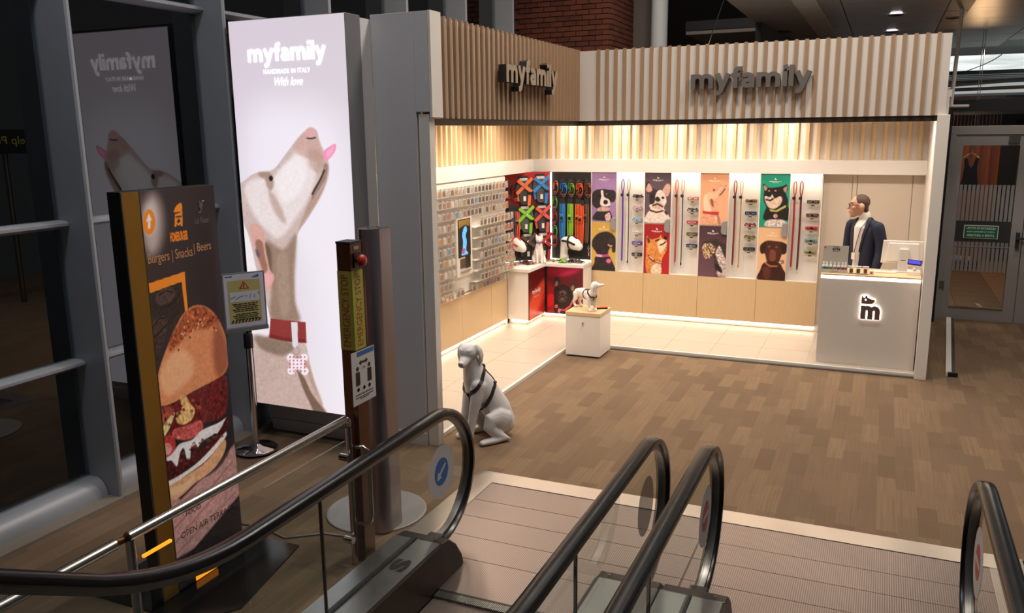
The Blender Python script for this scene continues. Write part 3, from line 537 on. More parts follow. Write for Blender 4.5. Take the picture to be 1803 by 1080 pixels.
  ('p', 'e3a06c', 0.002, [(0.425,0.339),(0.419,0.342),(0.409,0.342),(0.4,0.341),(0.398,0.338),(0.403,0.336),(0.413,0.336),(0.422,0.337)], 0.9, 0.0, 1),
  ('p', '6a2323', 0.008, [(-0.087,0.512),(0.134,0.518),(0.4,0.51),(0.626,0.504),(0.9,0.495),(0.964,0.515),(0.885,0.599),(0.526,0.597),(0.193,0.589),(-0.063,0.592),(-0.118,0.553)], 1, 0.3, 1),
  ('p', 'a8503f', 0.01, [(-0.082,0.515),(0.1,0.522),(0.169,0.542),(0.075,0.568),(-0.054,0.575),(-0.107,0.548)], 0.9, 0.3, 1),
  ('p', 'e0b070', 0.008, [(0.261,0.51),(0.333,0.509),(0.387,0.534),(0.445,0.554),(0.4,0.575),(0.279,0.581),(0.188,0.568),(0.191,0.544),(0.267,0.541)], 1, 0.25, 1),
  ('p', 'd7cf8e', 0.008, [(-0.055,0.578),(0.035,0.556),(0.12,0.545),(0.169,0.542),(0.109,0.565),(0.034,0.585),(-0.039,0.594)], 0.95, 0.2, 1),
  ('p', 'c75a55', 0.008, [(0.115,0.583),(0.26,0.585),(0.428,0.586),(0.529,0.591),(0.513,0.621),(0.307,0.623),(0.135,0.605)], 1, 0.25, 1),
  ('p', 'b93a37', 0.008, [(-0.066,0.598),(0.063,0.591),(0.134,0.608),(0.119,0.637),(0.033,0.648),(-0.055,0.634)], 1, 0.2, 1),
  ('p', 'e9c4b8', 0.006, [(0.084,0.629),(0.06,0.638),(0.015,0.639),(-0.025,0.631),(-0.037,0.619),(-0.014,0.61),(0.031,0.609),(0.072,0.617)], 0.7, 0.0, 1),
  ('p', 'e9e0dd', 0.008, [(-0.114,0.629),(-0.043,0.642),(0.068,0.642),(0.19,0.625),(0.372,0.628),(0.517,0.615),(0.766,0.615),(0.924,0.611),(0.864,0.642),(0.681,0.64),(0.501,0.645),(0.425,0.657),(0.402,0.636),(0.347,0.644),(0.313,0.675),(0.267,0.668),(0.247,0.642),(0.197,0.644),(0.13,0.678),(0.089,0.674),(0.06,0.656),(-0.05,0.655),(-0.107,0.645)], 1, 0.08, 1),
  ('p', '4a1a1c', 0.008, [(-0.123,0.646),(0.059,0.659),(0.13,0.678),(0.195,0.647),(0.256,0.67),(0.331,0.674),(0.399,0.642),(0.492,0.663),(0.754,0.64),(0.918,0.608),(0.879,0.65),(0.516,0.684),(0.269,0.696),(0,0.708),(-0.103,0.695)], 1, 0.35, 1),
  ('p', 'e9ddd4', 0.008, [(-0.088,0.697),(0.034,0.705),(0.371,0.696),(0.665,0.671),(0.861,0.648),(0.853,0.664),(0.544,0.699),(0.261,0.711),(0.026,0.72),(-0.081,0.713)], 1, 0.08, 1),
  ('p', 'd9a078', 0.008, [(-0.096,0.711),(0.028,0.717),(0.26,0.712),(0.542,0.702),(0.833,0.666),(0.836,0.698),(0.634,0.732),(0.346,0.744),(0.204,0.755),(0.054,0.759),(-0.049,0.74)], 1, 0.08, 1),
  ('p', 'f0c69c', 0.02, [(-0.039,0.723),(0.152,0.729),(0.355,0.726),(0.242,0.746),(0.059,0.749)], 0.7, 0.0, 1),
  ('p', '8a3a34', 0.004, [(0.532,0.554),(0.52,0.557),(0.497,0.557),(0.475,0.554),(0.467,0.55),(0.478,0.547),(0.502,0.547),(0.524,0.55)], 0.75, 0.0, 1),
  ('p', '3a1214', 0.004, [(0.173,0.52),(0.167,0.522),(0.155,0.523),(0.144,0.521),(0.14,0.518),(0.146,0.516),(0.158,0.516),(0.169,0.517)], 0.75, 0.0, 1),
  ('p', '3a1214', 0.004, [(0.155,0.545),(0.15,0.547),(0.139,0.547),(0.13,0.545),(0.127,0.543),(0.132,0.542),(0.142,0.542),(0.152,0.543)], 0.75, 0.0, 1),
  ('p', '5a1c1c', 0.004, [(0.178,0.565),(0.172,0.567),(0.159,0.568),(0.147,0.566),(0.144,0.562),(0.151,0.559),(0.164,0.559),(0.175,0.561)], 0.75, 0.0, 1),
  ('p', '3a1214', 0.004, [(0.055,0.55),(0.049,0.553),(0.036,0.554),(0.026,0.552),(0.023,0.548),(0.03,0.544),(0.042,0.544),(0.052,0.546)], 0.75, 0.0, 1),
  ('p', '3a1214', 0.004, [(-0.056,0.56),(-0.066,0.561),(-0.087,0.56),(-0.108,0.558),(-0.115,0.555),(-0.105,0.554),(-0.084,0.555),(-0.064,0.557)], 0.75, 0.0, 1),
  ('p', '3a1214', 0.004, [(0.876,0.54),(0.868,0.543),(0.853,0.544),(0.839,0.541),(0.836,0.537),(0.843,0.534),(0.858,0.533),(0.872,0.535)], 0.75, 0.0, 1),
  ('p', '5a1c1c', 0.004, [(0.102,0.568),(0.096,0.57),(0.081,0.569),(0.068,0.567),(0.064,0.565),(0.07,0.563),(0.085,0.563),(0.098,0.565)], 0.75, 0.0, 1),
  ('p', '8a3a34', 0.004, [(0.097,0.526),(0.089,0.529),(0.074,0.529),(0.061,0.527),(0.057,0.523),(0.065,0.52),(0.079,0.52),(0.093,0.522)], 0.75, 0.0, 1),
  ('p', 'a8584a', 0.004, [(0.483,0.546),(0.477,0.548),(0.465,0.548),(0.454,0.546),(0.45,0.543),(0.456,0.541),(0.468,0.541),(0.479,0.543)], 0.75, 0.0, 1),
  ('p', '3a1214', 0.004, [(0.216,0.554),(0.207,0.556),(0.19,0.556),(0.174,0.554),(0.169,0.55),(0.177,0.547),(0.195,0.547),(0.211,0.55)], 0.75, 0.0, 1),
  ('p', '8a3a34', 0.004, [(-0.014,0.57),(-0.024,0.571),(-0.047,0.571),(-0.068,0.568),(-0.076,0.565),(-0.066,0.564),(-0.043,0.564),(-0.022,0.567)], 0.75, 0.0, 1),
  ('p', '5a1c1c', 0.004, [(0.312,0.545),(0.304,0.547),(0.288,0.547),(0.273,0.545),(0.268,0.542),(0.276,0.54),(0.292,0.539),(0.307,0.542)], 0.75, 0.0, 1),
  ('p', '3a1214', 0.004, [(-0.038,0.523),(-0.047,0.526),(-0.065,0.526),(-0.082,0.523),(-0.087,0.519),(-0.078,0.516),(-0.06,0.516),(-0.043,0.519)], 0.75, 0.0, 1),
  ('p', '5a1c1c', 0.004, [(0.051,0.532),(0.044,0.533),(0.03,0.533),(0.016,0.531),(0.011,0.529),(0.018,0.527),(0.033,0.527),(0.047,0.529)], 0.75, 0.0, 1),
  ('p', '8a3a34', 0.004, [(0.428,0.556),(0.418,0.559),(0.398,0.559),(0.38,0.556),(0.374,0.552),(0.384,0.55),(0.403,0.55),(0.421,0.553)], 0.75, 0.0, 1),
  ('p', '5a1c1c', 0.004, [(0.294,0.533),(0.284,0.534),(0.26,0.533),(0.237,0.531),(0.229,0.528),(0.239,0.527),(0.263,0.528),(0.286,0.531)], 0.75, 0.0, 1),
  ('p', '3a1214', 0.004, [(0.248,0.549),(0.24,0.552),(0.225,0.552),(0.211,0.549),(0.207,0.546),(0.215,0.542),(0.23,0.542),(0.244,0.545)], 0.75, 0.0, 1),
  ('p', 'a8584a', 0.004, [(0.455,0.531),(0.447,0.534),(0.431,0.534),(0.417,0.532),(0.413,0.528),(0.42,0.525),(0.436,0.525),(0.45,0.528)], 0.75, 0.0, 1),
  ('p', 'a8584a', 0.004, [(0.54,0.553),(0.528,0.555),(0.502,0.553),(0.477,0.551),(0.468,0.548),(0.479,0.547),(0.505,0.548),(0.53,0.551)], 0.75, 0.0, 1),
  ('p', '5a1c1c', 0.004, [(-0.039,0.569),(-0.045,0.572),(-0.055,0.572),(-0.064,0.57),(-0.067,0.567),(-0.061,0.564),(-0.051,0.564),(-0.041,0.566)], 0.75, 0.0, 1),
  ('p', '5a1c1c', 0.004, [(0.257,0.53),(0.25,0.533),(0.238,0.533),(0.226,0.531),(0.223,0.527),(0.23,0.524),(0.243,0.523),(0.254,0.526)], 0.75, 0.0, 1),
  ('p', 'a8584a', 0.004, [(0.546,0.557),(0.535,0.559),(0.512,0.558),(0.489,0.555),(0.481,0.553),(0.491,0.552),(0.514,0.552),(0.537,0.555)], 0.75, 0.0, 1),
  ('p', '5a1c1c', 0.004, [(0.621,0.564),(0.615,0.566),(0.602,0.566),(0.59,0.564),(0.586,0.561),(0.592,0.559),(0.605,0.559),(0.617,0.561)], 0.75, 0.0, 1),
  ('p', 'a8584a', 0.004, [(0.059,0.562),(0.052,0.565),(0.04,0.565),(0.029,0.563),(0.026,0.559),(0.033,0.556),(0.045,0.555),(0.056,0.558)], 0.75, 0.0, 1),
  ('p', '5a1c1c', 0.004, [(0.547,0.524),(0.536,0.526),(0.51,0.526),(0.486,0.523),(0.477,0.519),(0.489,0.517),(0.515,0.517),(0.539,0.52)], 0.75, 0.0, 1),
  ('p', '3a1214', 0.004, [(0.231,0.661),(0.223,0.662),(0.207,0.662),(0.192,0.659),(0.186,0.657),(0.194,0.656),(0.21,0.656),(0.225,0.659)], 0.8, 0.0, 1),
  ('p', '6d2a26', 0.004, [(0.274,0.683),(0.265,0.685),(0.245,0.684),(0.227,0.682),(0.22,0.678),(0.229,0.676),(0.249,0.677),(0.268,0.68)], 0.8, 0.0, 1),
  ('p', '7a3a30', 0.004, [(0.254,0.654),(0.245,0.657),(0.227,0.656),(0.211,0.654),(0.205,0.65),(0.213,0.648),(0.231,0.649),(0.248,0.651)], 0.8, 0.0, 1),
  ('p', '7a3a30', 0.004, [(0.402,0.649),(0.392,0.651),(0.371,0.651),(0.351,0.648),(0.344,0.644),(0.354,0.642),(0.376,0.642),(0.395,0.645)], 0.8, 0.0, 1),
  ('p', '7a3a30', 0.004, [(0.634,0.651),(0.623,0.653),(0.599,0.652),(0.576,0.649),(0.567,0.646),(0.578,0.644),(0.602,0.645),(0.625,0.648)], 0.8, 0.0, 1),
  ('p', '7a3a30', 0.004, [(0.833,0.656),(0.823,0.658),(0.801,0.658),(0.78,0.655),(0.772,0.651),(0.783,0.649),(0.805,0.649),(0.826,0.652)], 0.8, 0.0, 1),
  ('p', '7a3a30', 0.004, [(-0.033,0.678),(-0.04,0.68),(-0.054,0.679),(-0.068,0.677),(-0.072,0.675),(-0.065,0.673),(-0.051,0.674),(-0.038,0.676)], 0.8, 0.0, 1),
  ('p', '7a3a30', 0.004, [(0.201,0.669),(0.193,0.671),(0.178,0.671),(0.163,0.669),(0.159,0.665),(0.166,0.663),(0.182,0.663),(0.196,0.666)], 0.8, 0.0, 1),
  ('p', '7a3a30', 0.004, [(0.607,0.668),(0.596,0.669),(0.571,0.668),(0.546,0.665),(0.537,0.662),(0.548,0.661),(0.574,0.662),(0.598,0.665)], 0.8, 0.0, 1),
  ('p', '7a3a30', 0.004, [(0.736,0.651),(0.724,0.653),(0.697,0.652),(0.672,0.649),(0.662,0.645),(0.675,0.643),(0.701,0.644),(0.726,0.647)], 0.8, 0.0, 1),
  ('p', '7a3a30', 0.004, [(0.429,0.652),(0.418,0.654),(0.393,0.653),(0.37,0.65),(0.361,0.646),(0.372,0.644),(0.397,0.645),(0.421,0.648)], 0.8, 0.0, 1),
  ('p', '3a1214', 0.004, [(0.55,0.664),(0.543,0.667),(0.529,0.667),(0.517,0.665),(0.513,0.661),(0.52,0.658),(0.534,0.658),(0.547,0.66)], 0.8, 0.0, 1),
  ('p', '3a1214', 0.004, [(0.454,0.666),(0.446,0.668),(0.43,0.668),(0.416,0.666),(0.411,0.662),(0.419,0.66),(0.434,0.66),(0.449,0.663)], 0.8, 0.0, 1),
  ('p', '2c0e10', 0.004, [(0.722,0.643),(0.715,0.646),(0.7,0.646),(0.687,0.644),(0.682,0.64),(0.69,0.638),(0.704,0.638),(0.718,0.64)], 0.8, 0.0, 1),
  ('p', '6d2a26', 0.004, [(0.508,0.649),(0.499,0.65),(0.479,0.649),(0.459,0.647),(0.451,0.644),(0.461,0.643),(0.481,0.644),(0.501,0.647)], 0.8, 0.0, 1),
  ('p', '2c0e10', 0.004, [(0.376,0.656),(0.365,0.657),(0.342,0.655),(0.319,0.653),(0.31,0.65),(0.321,0.649),(0.344,0.65),(0.367,0.653)], 0.8, 0.0, 1),
  ('p', '2c0e10', 0.004, [(0.82,0.648),(0.811,0.65),(0.793,0.649),(0.775,0.647),(0.769,0.644),(0.778,0.642),(0.796,0.643),(0.813,0.645)], 0.8, 0.0, 1),
  ('p', '6d2a26', 0.004, [(0.537,0.643),(0.529,0.646),(0.514,0.647),(0.5,0.644),(0.496,0.64),(0.504,0.637),(0.519,0.637),(0.533,0.639)], 0.8, 0.0, 1),
  ('p', '7a3a30', 0.004, [(-0.029,0.675),(-0.04,0.678),(-0.062,0.677),(-0.082,0.674),(-0.089,0.67),(-0.078,0.667),(-0.057,0.668),(-0.036,0.671)], 0.8, 0.0, 1),
  ('p', '2c0e10', 0.004, [(0.559,0.659),(0.55,0.661),(0.531,0.66),(0.512,0.658),(0.505,0.655),(0.514,0.653),(0.534,0.654),(0.552,0.656)], 0.8, 0.0, 1),
  ('p', '7a3a30', 0.004, [(0.218,0.67),(0.207,0.673),(0.183,0.672),(0.16,0.669),(0.152,0.665),(0.163,0.662),(0.187,0.663),(0.21,0.666)], 0.8, 0.0, 1),
  ('p', '7a3a30', 0.004, [(0.311,0.676),(0.303,0.677),(0.285,0.676),(0.269,0.674),(0.263,0.672),(0.271,0.67),(0.288,0.671),(0.305,0.673)], 0.8, 0.0, 1),
  ('p', 'f4efec', 0.004, [(0.439,0.637),(0.43,0.638),(0.41,0.638),(0.392,0.635),(0.385,0.632),(0.394,0.631),(0.414,0.631),(0.432,0.634)], 0.8, 0.0, 1),
  ('p', 'f4efec', 0.004, [(0.405,0.643),(0.399,0.645),(0.386,0.644),(0.374,0.643),(0.37,0.64),(0.376,0.639),(0.389,0.639),(0.401,0.641)], 0.8, 0.0, 1),
  ('p', 'd9ccc8', 0.004, [(0.799,0.628),(0.791,0.63),(0.774,0.63),(0.758,0.628),(0.753,0.624),(0.761,0.622),(0.778,0.622),(0.794,0.624)], 0.8, 0.0, 1),
  ('p', 'f4efec', 0.004, [(0.427,0.635),(0.421,0.637),(0.406,0.637),(0.393,0.635),(0.389,0.632),(0.395,0.631),(0.409,0.631),(0.423,0.633)], 0.8, 0.0, 1),
  ('p', 'f4efec', 0.004, [(0.654,0.629),(0.647,0.63),(0.631,0.629),(0.616,0.628),(0.61,0.625),(0.617,0.624),(0.633,0.625),(0.649,0.627)], 0.8, 0.0, 1),
  ('p', 'd9ccc8', 0.004, [(0.835,0.625),(0.83,0.628),(0.82,0.628),(0.812,0.626),(0.809,0.623),(0.815,0.62),(0.824,0.62),(0.833,0.622)], 0.8, 0.0, 1),
  ('p', 'f4efec', 0.004, [(0.378,0.645),(0.371,0.646),(0.358,0.645),(0.345,0.643),(0.34,0.642),(0.346,0.641),(0.36,0.641),(0.373,0.643)], 0.8, 0.0, 1),
  ('p', 'd9ccc8', 0.004, [(0.585,0.631),(0.581,0.632),(0.571,0.632),(0.563,0.63),(0.56,0.629),(0.564,0.628),(0.573,0.628),(0.582,0.629)], 0.8, 0.0, 1),
  ('p', 'd9ccc8', 0.004, [(0.434,0.636),(0.428,0.637),(0.417,0.637),(0.406,0.635),(0.403,0.633),(0.409,0.631),(0.42,0.631),(0.43,0.633)], 0.8, 0.0, 1),
  ('p', 'f4efec', 0.004, [(0.211,0.642),(0.203,0.643),(0.187,0.643),(0.172,0.641),(0.166,0.638),(0.174,0.637),(0.19,0.638),(0.205,0.64)], 0.8, 0.0, 1),
  ('p', 'e9b98c', 0.004, [(0.34,0.725),(0.335,0.726),(0.324,0.726),(0.314,0.724),(0.31,0.722),(0.316,0.721),(0.326,0.721),(0.337,0.723)], 0.5, 0.0, 1),
  ('p', 'c98a60', 0.004, [(0.201,0.728),(0.192,0.729),(0.171,0.727),(0.151,0.725),(0.144,0.722),(0.153,0.722),(0.174,0.723),(0.194,0.725)], 0.5, 0.0, 1),
  ('p', 'e9b98c', 0.004, [(0.237,0.724),(0.231,0.726),(0.22,0.726),(0.21,0.724),(0.207,0.721),(0.212,0.72),(0.223,0.72),(0.234,0.722)], 0.5, 0.0, 1),
  ('p', 'e9b98c', 0.004, [(0.313,0.725),(0.307,0.728),(0.296,0.728),(0.286,0.726),(0.284,0.722),(0.29,0.719),(0.301,0.719),(0.311,0.721)], 0.5, 0.0, 1),
  ('p', 'c98a60', 0.004, [(0.312,0.722),(0.301,0.725),(0.278,0.724),(0.256,0.721),(0.248,0.716),(0.259,0.714),(0.283,0.714),(0.305,0.718)], 0.5, 0.0, 1),
  ('p', 'e9b98c', 0.004, [(0.348,0.722),(0.337,0.724),(0.313,0.723),(0.29,0.72),(0.282,0.716),(0.293,0.715),(0.317,0.716),(0.34,0.719)], 0.5, 0.0, 1),
  ('p', 'e9b98c', 0.004, [(0.563,0.708),(0.553,0.71),(0.531,0.709),(0.511,0.706),(0.503,0.703),(0.513,0.701),(0.535,0.702),(0.556,0.705)], 0.5, 0.0, 1),
  ('p', 'c98a60', 0.004, [(0.192,0.728),(0.186,0.73),(0.173,0.73),(0.161,0.727),(0.158,0.724),(0.164,0.722),(0.177,0.722),(0.188,0.725)], 0.5, 0.0, 1),
  ('p', 'e89a8c', 0.004, [(0.216,0.609),(0.207,0.611),(0.189,0.611),(0.172,0.608),(0.166,0.605),(0.175,0.603),(0.193,0.604),(0.21,0.606)], 0.8, 0.0, 1),
  ('p', 'b03a34', 0.004, [(0.212,0.597),(0.205,0.6),(0.191,0.601),(0.178,0.598),(0.175,0.594),(0.182,0.592),(0.196,0.591),(0.208,0.594)], 0.8, 0.0, 1),
  ('p', 'd9655c', 0.004, [(0.332,0.61),(0.324,0.612),(0.309,0.612),(0.295,0.609),(0.29,0.606),(0.297,0.604),(0.313,0.605),(0.327,0.607)], 0.8, 0.0, 1),
  ('p', 'e89a8c', 0.004, [(-0.027,0.613),(-0.033,0.616),(-0.044,0.616),(-0.053,0.614),(-0.056,0.61),(-0.05,0.607),(-0.039,0.607),(-0.03,0.609)], 0.8, 0.0, 1),
  ('p', 'd9655c', 0.004, [(0.055,0.618),(0.046,0.619),(0.026,0.618),(0.007,0.616),(0,0.613),(0.009,0.612),(0.029,0.613),(0.048,0.615)], 0.8, 0.0, 1),
  ('p', 'd9655c', 0.004, [(0.076,0.623),(0.07,0.624),(0.058,0.624),(0.046,0.622),(0.042,0.62),(0.048,0.618),(0.061,0.619),(0.072,0.621)], 0.8, 0.0, 1),
  ('p', 'd9655c', 0.004, [(0.339,0.594),(0.334,0.595),(0.323,0.595),(0.312,0.593),(0.309,0.591),(0.314,0.59),(0.325,0.59),(0.336,0.592)], 0.8, 0.0, 1),
  ('p', 'd9655c', 0.004, [(0.138,0.601),(0.13,0.602),(0.111,0.601),(0.094,0.599),(0.088,0.597),(0.096,0.596),(0.114,0.596),(0.131,0.599)], 0.8, 0.0, 1),
 ],
 'p1': [
  ('p', '2b2524', 0.012, [(0.005,0.495),(0.034,0.42),(0.142,0.365),(0.272,0.347),(0.488,0.336),(0.682,0.35),(0.875,0.358),(0.97,0.411),(0.965,0.528),(0.882,0.604),(0.804,0.594),(0.754,0.659),(0.713,0.713),(0.649,0.746),(0.411,0.749),(0.236,0.741),(0.083,0.7),(0.007,0.625)], 1, 0.3, 1),
  ('p', '2b2524', 0.012, [(0.066,0.971),(0.129,0.84),(0.281,0.784),(0.649,0.768),(0.758,0.798),(0.838,0.894),(0.827,0.976)], 1, 0.3, 1),
  ('p', 'e8d6d2', 0.012, [(0.359,0.374),(0.454,0.366),(0.482,0.469),(0.535,0.511),(0.708,0.552),(0.763,0.659),(0.604,0.693),(0.365,0.674),(0.342,0.578),(0.383,0.491)], 1, 0.1, 1),
  ('p', 'caa59b', 0.02, [(0.236,0.741),(0.409,0.695),(0.626,0.703),(0.734,0.723),(0.693,0.778),(0.498,0.796),(0.259,0.79)], 1, 0.2, 1),
  ('p', '1c1616', 0.012, [(0.658,0.602),(0.631,0.636),(0.564,0.65),(0.497,0.637),(0.468,0.604),(0.495,0.571),(0.562,0.556),(0.629,0.569)], 1.0, 0.0, 1),
  ('p', 'f0e0dc', 0.006, [(0.292,0.482),(0.285,0.491),(0.266,0.495),(0.248,0.491),(0.24,0.482),(0.247,0.473),(0.266,0.469),(0.284,0.473)], 0.6, 0.0, 1),
  ('p', '0e0a0a', 0.006, [(0.327,0.483),(0.312,0.497),(0.275,0.503),(0.238,0.498),(0.222,0.484),(0.237,0.471),(0.274,0.465),(0.311,0.47)], 1.0, 0.0, 1),
  ('p', 'f0e0dc', 0.005, [(0.619,0.435),(0.613,0.442),(0.598,0.444),(0.583,0.442),(0.576,0.436),(0.583,0.43),(0.598,0.427),(0.613,0.429)], 0.8, 0.0, 1),
  ('p', 'd9b0b5', 0.012, [(0.544,0.877),(0.715,0.81),(0.782,0.895),(0.741,0.971),(0.589,0.974)], 1, 0.2, 1),
 ],
 'p2': [
  ('p', '2c2422', 0.02, [(0.021,0.41),(0.094,0.321),(0.29,0.23),(0.595,0.186),(0.856,0.23),(0.988,0.324),(1.022,0.431),(0.996,0.583),(0.875,0.608),(0.82,0.501),(0.713,0.568),(0.65,0.657),(0.299,0.676),(0.166,0.603),(0.031,0.508)], 1, 0.5, 1),
  ('p', '2c2422', 0.02, [(0.049,1.024),(0.126,0.845),(0.19,0.712),(0.694,0.688),(0.827,0.761),(0.984,0.931),(1.008,0.996)], 1, 0.5, 1),
  ('p', 'b9488f', 0.012, [(0.189,0.657),(0.431,0.666),(0.715,0.648),(0.738,0.702),(0.432,0.723),(0.212,0.716)], 1, 0, 0),
  ('p', 'e9c9dd', 0.006, [(0.211,0.667),(0.431,0.673),(0.432,0.717),(0.221,0.711)], 0.8, 0.0, 1),
  ('p', 'e26aa8', 0.012, [(0.823,0.789),(0.794,0.824),(0.72,0.84),(0.645,0.828),(0.614,0.795),(0.644,0.76),(0.718,0.744),(0.792,0.756)], 1.0, 0.0, 1),
  ('s', 'e59a9a', 0.012, [(0.697,0.456),(0.767,0.484),(0.841,0.474)], 1.0, 0.02),
  ('p', '4a3c38', 0.03, [(0.925,0.369),(0.894,0.407),(0.818,0.425),(0.741,0.411),(0.708,0.373),(0.739,0.334),(0.815,0.317),(0.892,0.331)], 0.6, 0.0, 1),
 ],
 'p3': [
  ('p', 'd3a595', 0.012, [(0.037,0.315),(0.073,0.211),(0.145,0.183),(0.256,0.24),(0.362,0.333),(0.384,0.385),(0.122,0.419)], 1, 0.1, 1),
  ('p', 'd3a595', 0.012, [(0.676,0.341),(0.798,0.226),(0.897,0.211),(0.966,0.256),(0.946,0.39),(0.85,0.464),(0.706,0.392)], 1, 0.1, 1),
  ('p', '2a2223', 0.012, [(0.06,0.399),(0.115,0.242),(0.036,0.305),(0.052,0.2),(0.161,0.183),(0.361,0.323),(0.483,0.343),(0.488,0.447),(0.411,0.531),(0.375,0.636),(0.254,0.638),(0.177,0.555),(0.172,0.429)], 0.9, 0.2, 1),
  ('p', 'cf9f90', 0.01, [(0.079,0.367),(0.094,0.242),(0.154,0.21),(0.28,0.313),(0.222,0.376)], 1, 0.1, 1),
  ('p', 'e6d3c9', 0.012, [(0.044,0.99),(0.079,0.83),(0.217,0.723),(0.181,0.639),(0.374,0.594),(0.414,0.427),(0.523,0.346),(0.664,0.351),(0.789,0.444),(0.835,0.568),(0.741,0.694),(0.908,0.818),(0.976,0.974)], 1, 0.12, 1),
  ('p', '2a2223', 0.012, [(0.489,0.468),(0.579,0.504),(0.594,0.55),(0.494,0.568),(0.404,0.542),(0.417,0.493)], 1, 0.1, 1),
  ('p', 'cdae9f', 0.02, [(0.294,0.637),(0.494,0.572),(0.697,0.611),(0.741,0.694),(0.541,0.718),(0.338,0.7)], 1, 0.15, 1),
  ('s', '3d2a26', 0.012, [(0.315,0.648),(0.496,0.614),(0.68,0.664)], 1.0, 0.02),
  ('p', '100c0c', 0.012, [(0.344,0.469),(0.328,0.489),(0.288,0.497),(0.248,0.489),(0.23,0.47),(0.246,0.451),(0.286,0.443),(0.326,0.45)], 1.0, 0.0, 1),
  ('p', '100c0c', 0.012, [(0.751,0.49),(0.737,0.508),(0.7,0.515),(0.663,0.508),(0.647,0.491),(0.661,0.473),(0.698,0.465),(0.735,0.472)], 1.0, 0.0, 1),
  ('p', '4a2d24', 0.012, [(0.184,0.723),(0.462,0.766),(0.723,0.732),(0.737,0.762),(0.464,0.799),(0.198,0.761)], 1, 0, 0),
  ('p', '3a2a26', 0.012, [(0.764,0.746),(0.886,0.776),(0.869,0.829),(0.787,0.799)], 1.0, 0.0, 1),
 ],
 'p4': [
  ('p', 'd98b45', 0.012, [(0.091,0.383),(0.118,0.245),(0.264,0.305),(0.568,0.267),(0.647,0.213),(0.731,0.285),(0.854,0.303),(0.905,0.365),(0.885,0.513),(0.75,0.664),(0.697,0.815),(0.685,0.997),(0.192,1.011),(0.081,0.832),(0.091,0.596)], 1, 0.2, 1),
  ('p', 'f1d6b8', 0.02, [(0.533,0.373),(0.732,0.295),(0.877,0.366),(0.822,0.472),(0.665,0.582),(0.58,0.52)], 1, 0.1, 1),
  ('p', 'f0dcc6', 0.03, [(0.349,0.835),(0.594,0.796),(0.687,0.858),(0.665,0.997),(0.316,1.008)], 0.9, 0.2, 1),
  ('p', '5a2d1e', 0.012, [(0.127,0.276),(0.202,0.296),(0.246,0.359),(0.156,0.382)], 1.0, 0.0, 1),
  ('p', '1b1413', 0.012, [(0.77,0.246),(0.858,0.236),(0.9,0.271),(0.862,0.307),(0.793,0.294)], 1.0, 0.0, 1),
  ('s', '2a1512', 0.012, [(0.457,0.337),(0.57,0.309)], 1.0, 0.018),
  ('s', '2a1512', 0.012, [(0.641,0.417),(0.757,0.389),(0.836,0.35)], 1.0, 0.016),
  ('p', '7a2a26', 0.012, [(0.166,0.611),(0.384,0.706),(0.734,0.754),(0.716,0.797),(0.346,0.756),(0.16,0.654)], 1, 0, 0),
  ('s', 'e9d0c8', 0.004, [(0.226,0.652),(0.385,0.717)], 1.0, 0.012),
  ('s', 'e9d0c8', 0.004, [(0.468,0.74),(0.695,0.772)], 1.0, 0.012),
 ],
 'p5': [
  ('p', 'e5a483', 0.012, [(0.069,0.786),(0.146,0.441),(0.316,0.321),(0.451,0.288),(0.624,0.234),(0.729,0.18),(0.835,0.19),(0.888,0.231),(0.844,0.316),(0.715,0.413),(0.625,0.521),(0.628,0.735),(0.737,0.991),(0.103,1.002)], 1, 0.12, 1),
  ('p', 'f3c5a4', 0.03, [(0.166,0.44),(0.318,0.353),(0.516,0.373),(0.667,0.286),(0.782,0.264),(0.655,0.393),(0.525,0.5),(0.328,0.503)], 0.8, 0.0, 1),
  ('p', 'f6d0b2', 0.012, [(0.11,0.505),(0.202,0.397),(0.334,0.588),(0.431,0.737),(0.389,0.807),(0.248,0.783),(0.143,0.699)], 1, 0.06, 1),
  ('p', '8d4f38', 0.012, [(0.36,0.502),(0.446,0.501),(0.485,0.608),(0.457,0.651),(0.393,0.588)], 0.9, 0.0, 1),
  ('p', '3d2017', 0.012, [(0.504,0.32),(0.496,0.333),(0.474,0.339),(0.452,0.334),(0.442,0.32),(0.45,0.307),(0.472,0.301),(0.494,0.306)], 1.0, 0.0, 1),
  ('s', '7a4636', 0.012, [(0.862,0.295),(0.789,0.359),(0.695,0.413)], 1.0, 0.016),
  ('p', 'ef7a6e', 0.012, [(0.865,0.232),(0.926,0.216),(0.92,0.246),(0.875,0.259)], 1.0, 0.0, 1),
  ('p', 'c23a33', 0.012, [(0.097,0.725),(0.265,0.74),(0.68,0.738),(0.68,0.802),(0.428,0.802),(0.108,0.775)], 1, 0, 0),
  ('p', 'f0d8d0', 0.012, [(0.661,0.867),(0.647,0.895),(0.609,0.907),(0.569,0.896),(0.551,0.869),(0.565,0.841),(0.604,0.829),(0.643,0.84)], 1.0, 0.0, 1),
  ('p', 'a56a50', 0.02, [(0.605,0.799),(0.707,0.841),(0.757,0.99),(0.656,0.949)], 0.7, 0.0, 1),
 ],
 'p6': [
  ('p', '3a302e', 0.02, [(0.113,0.438),(0.166,0.329),(0.381,0.259),(0.619,0.254),(0.822,0.314),(1.025,0.395),(1.051,0.631),(1.023,0.892),(0.991,0.992),(0.692,0.99),(0.623,0.861),(0.523,0.58),(0.284,0.587)], 1, 0.6, 1),
  ('p', 'c9a27a', 0.02, [(0.132,0.416),(0.228,0.349),(0.427,0.344),(0.592,0.427),(0.56,0.536),(0.405,0.605),(0.288,0.652),(0.182,0.567)], 0.9, 0.9, 1),
  ('p', 'c9b2ae', 0.02, [(0.62,0.535),(0.747,0.38),(0.92,0.57),(1.03,0.719),(1.03,0.979),(0.731,0.978),(0.683,0.859),(0.842,0.854),(0.755,0.748)], 1, 0.4, 1),
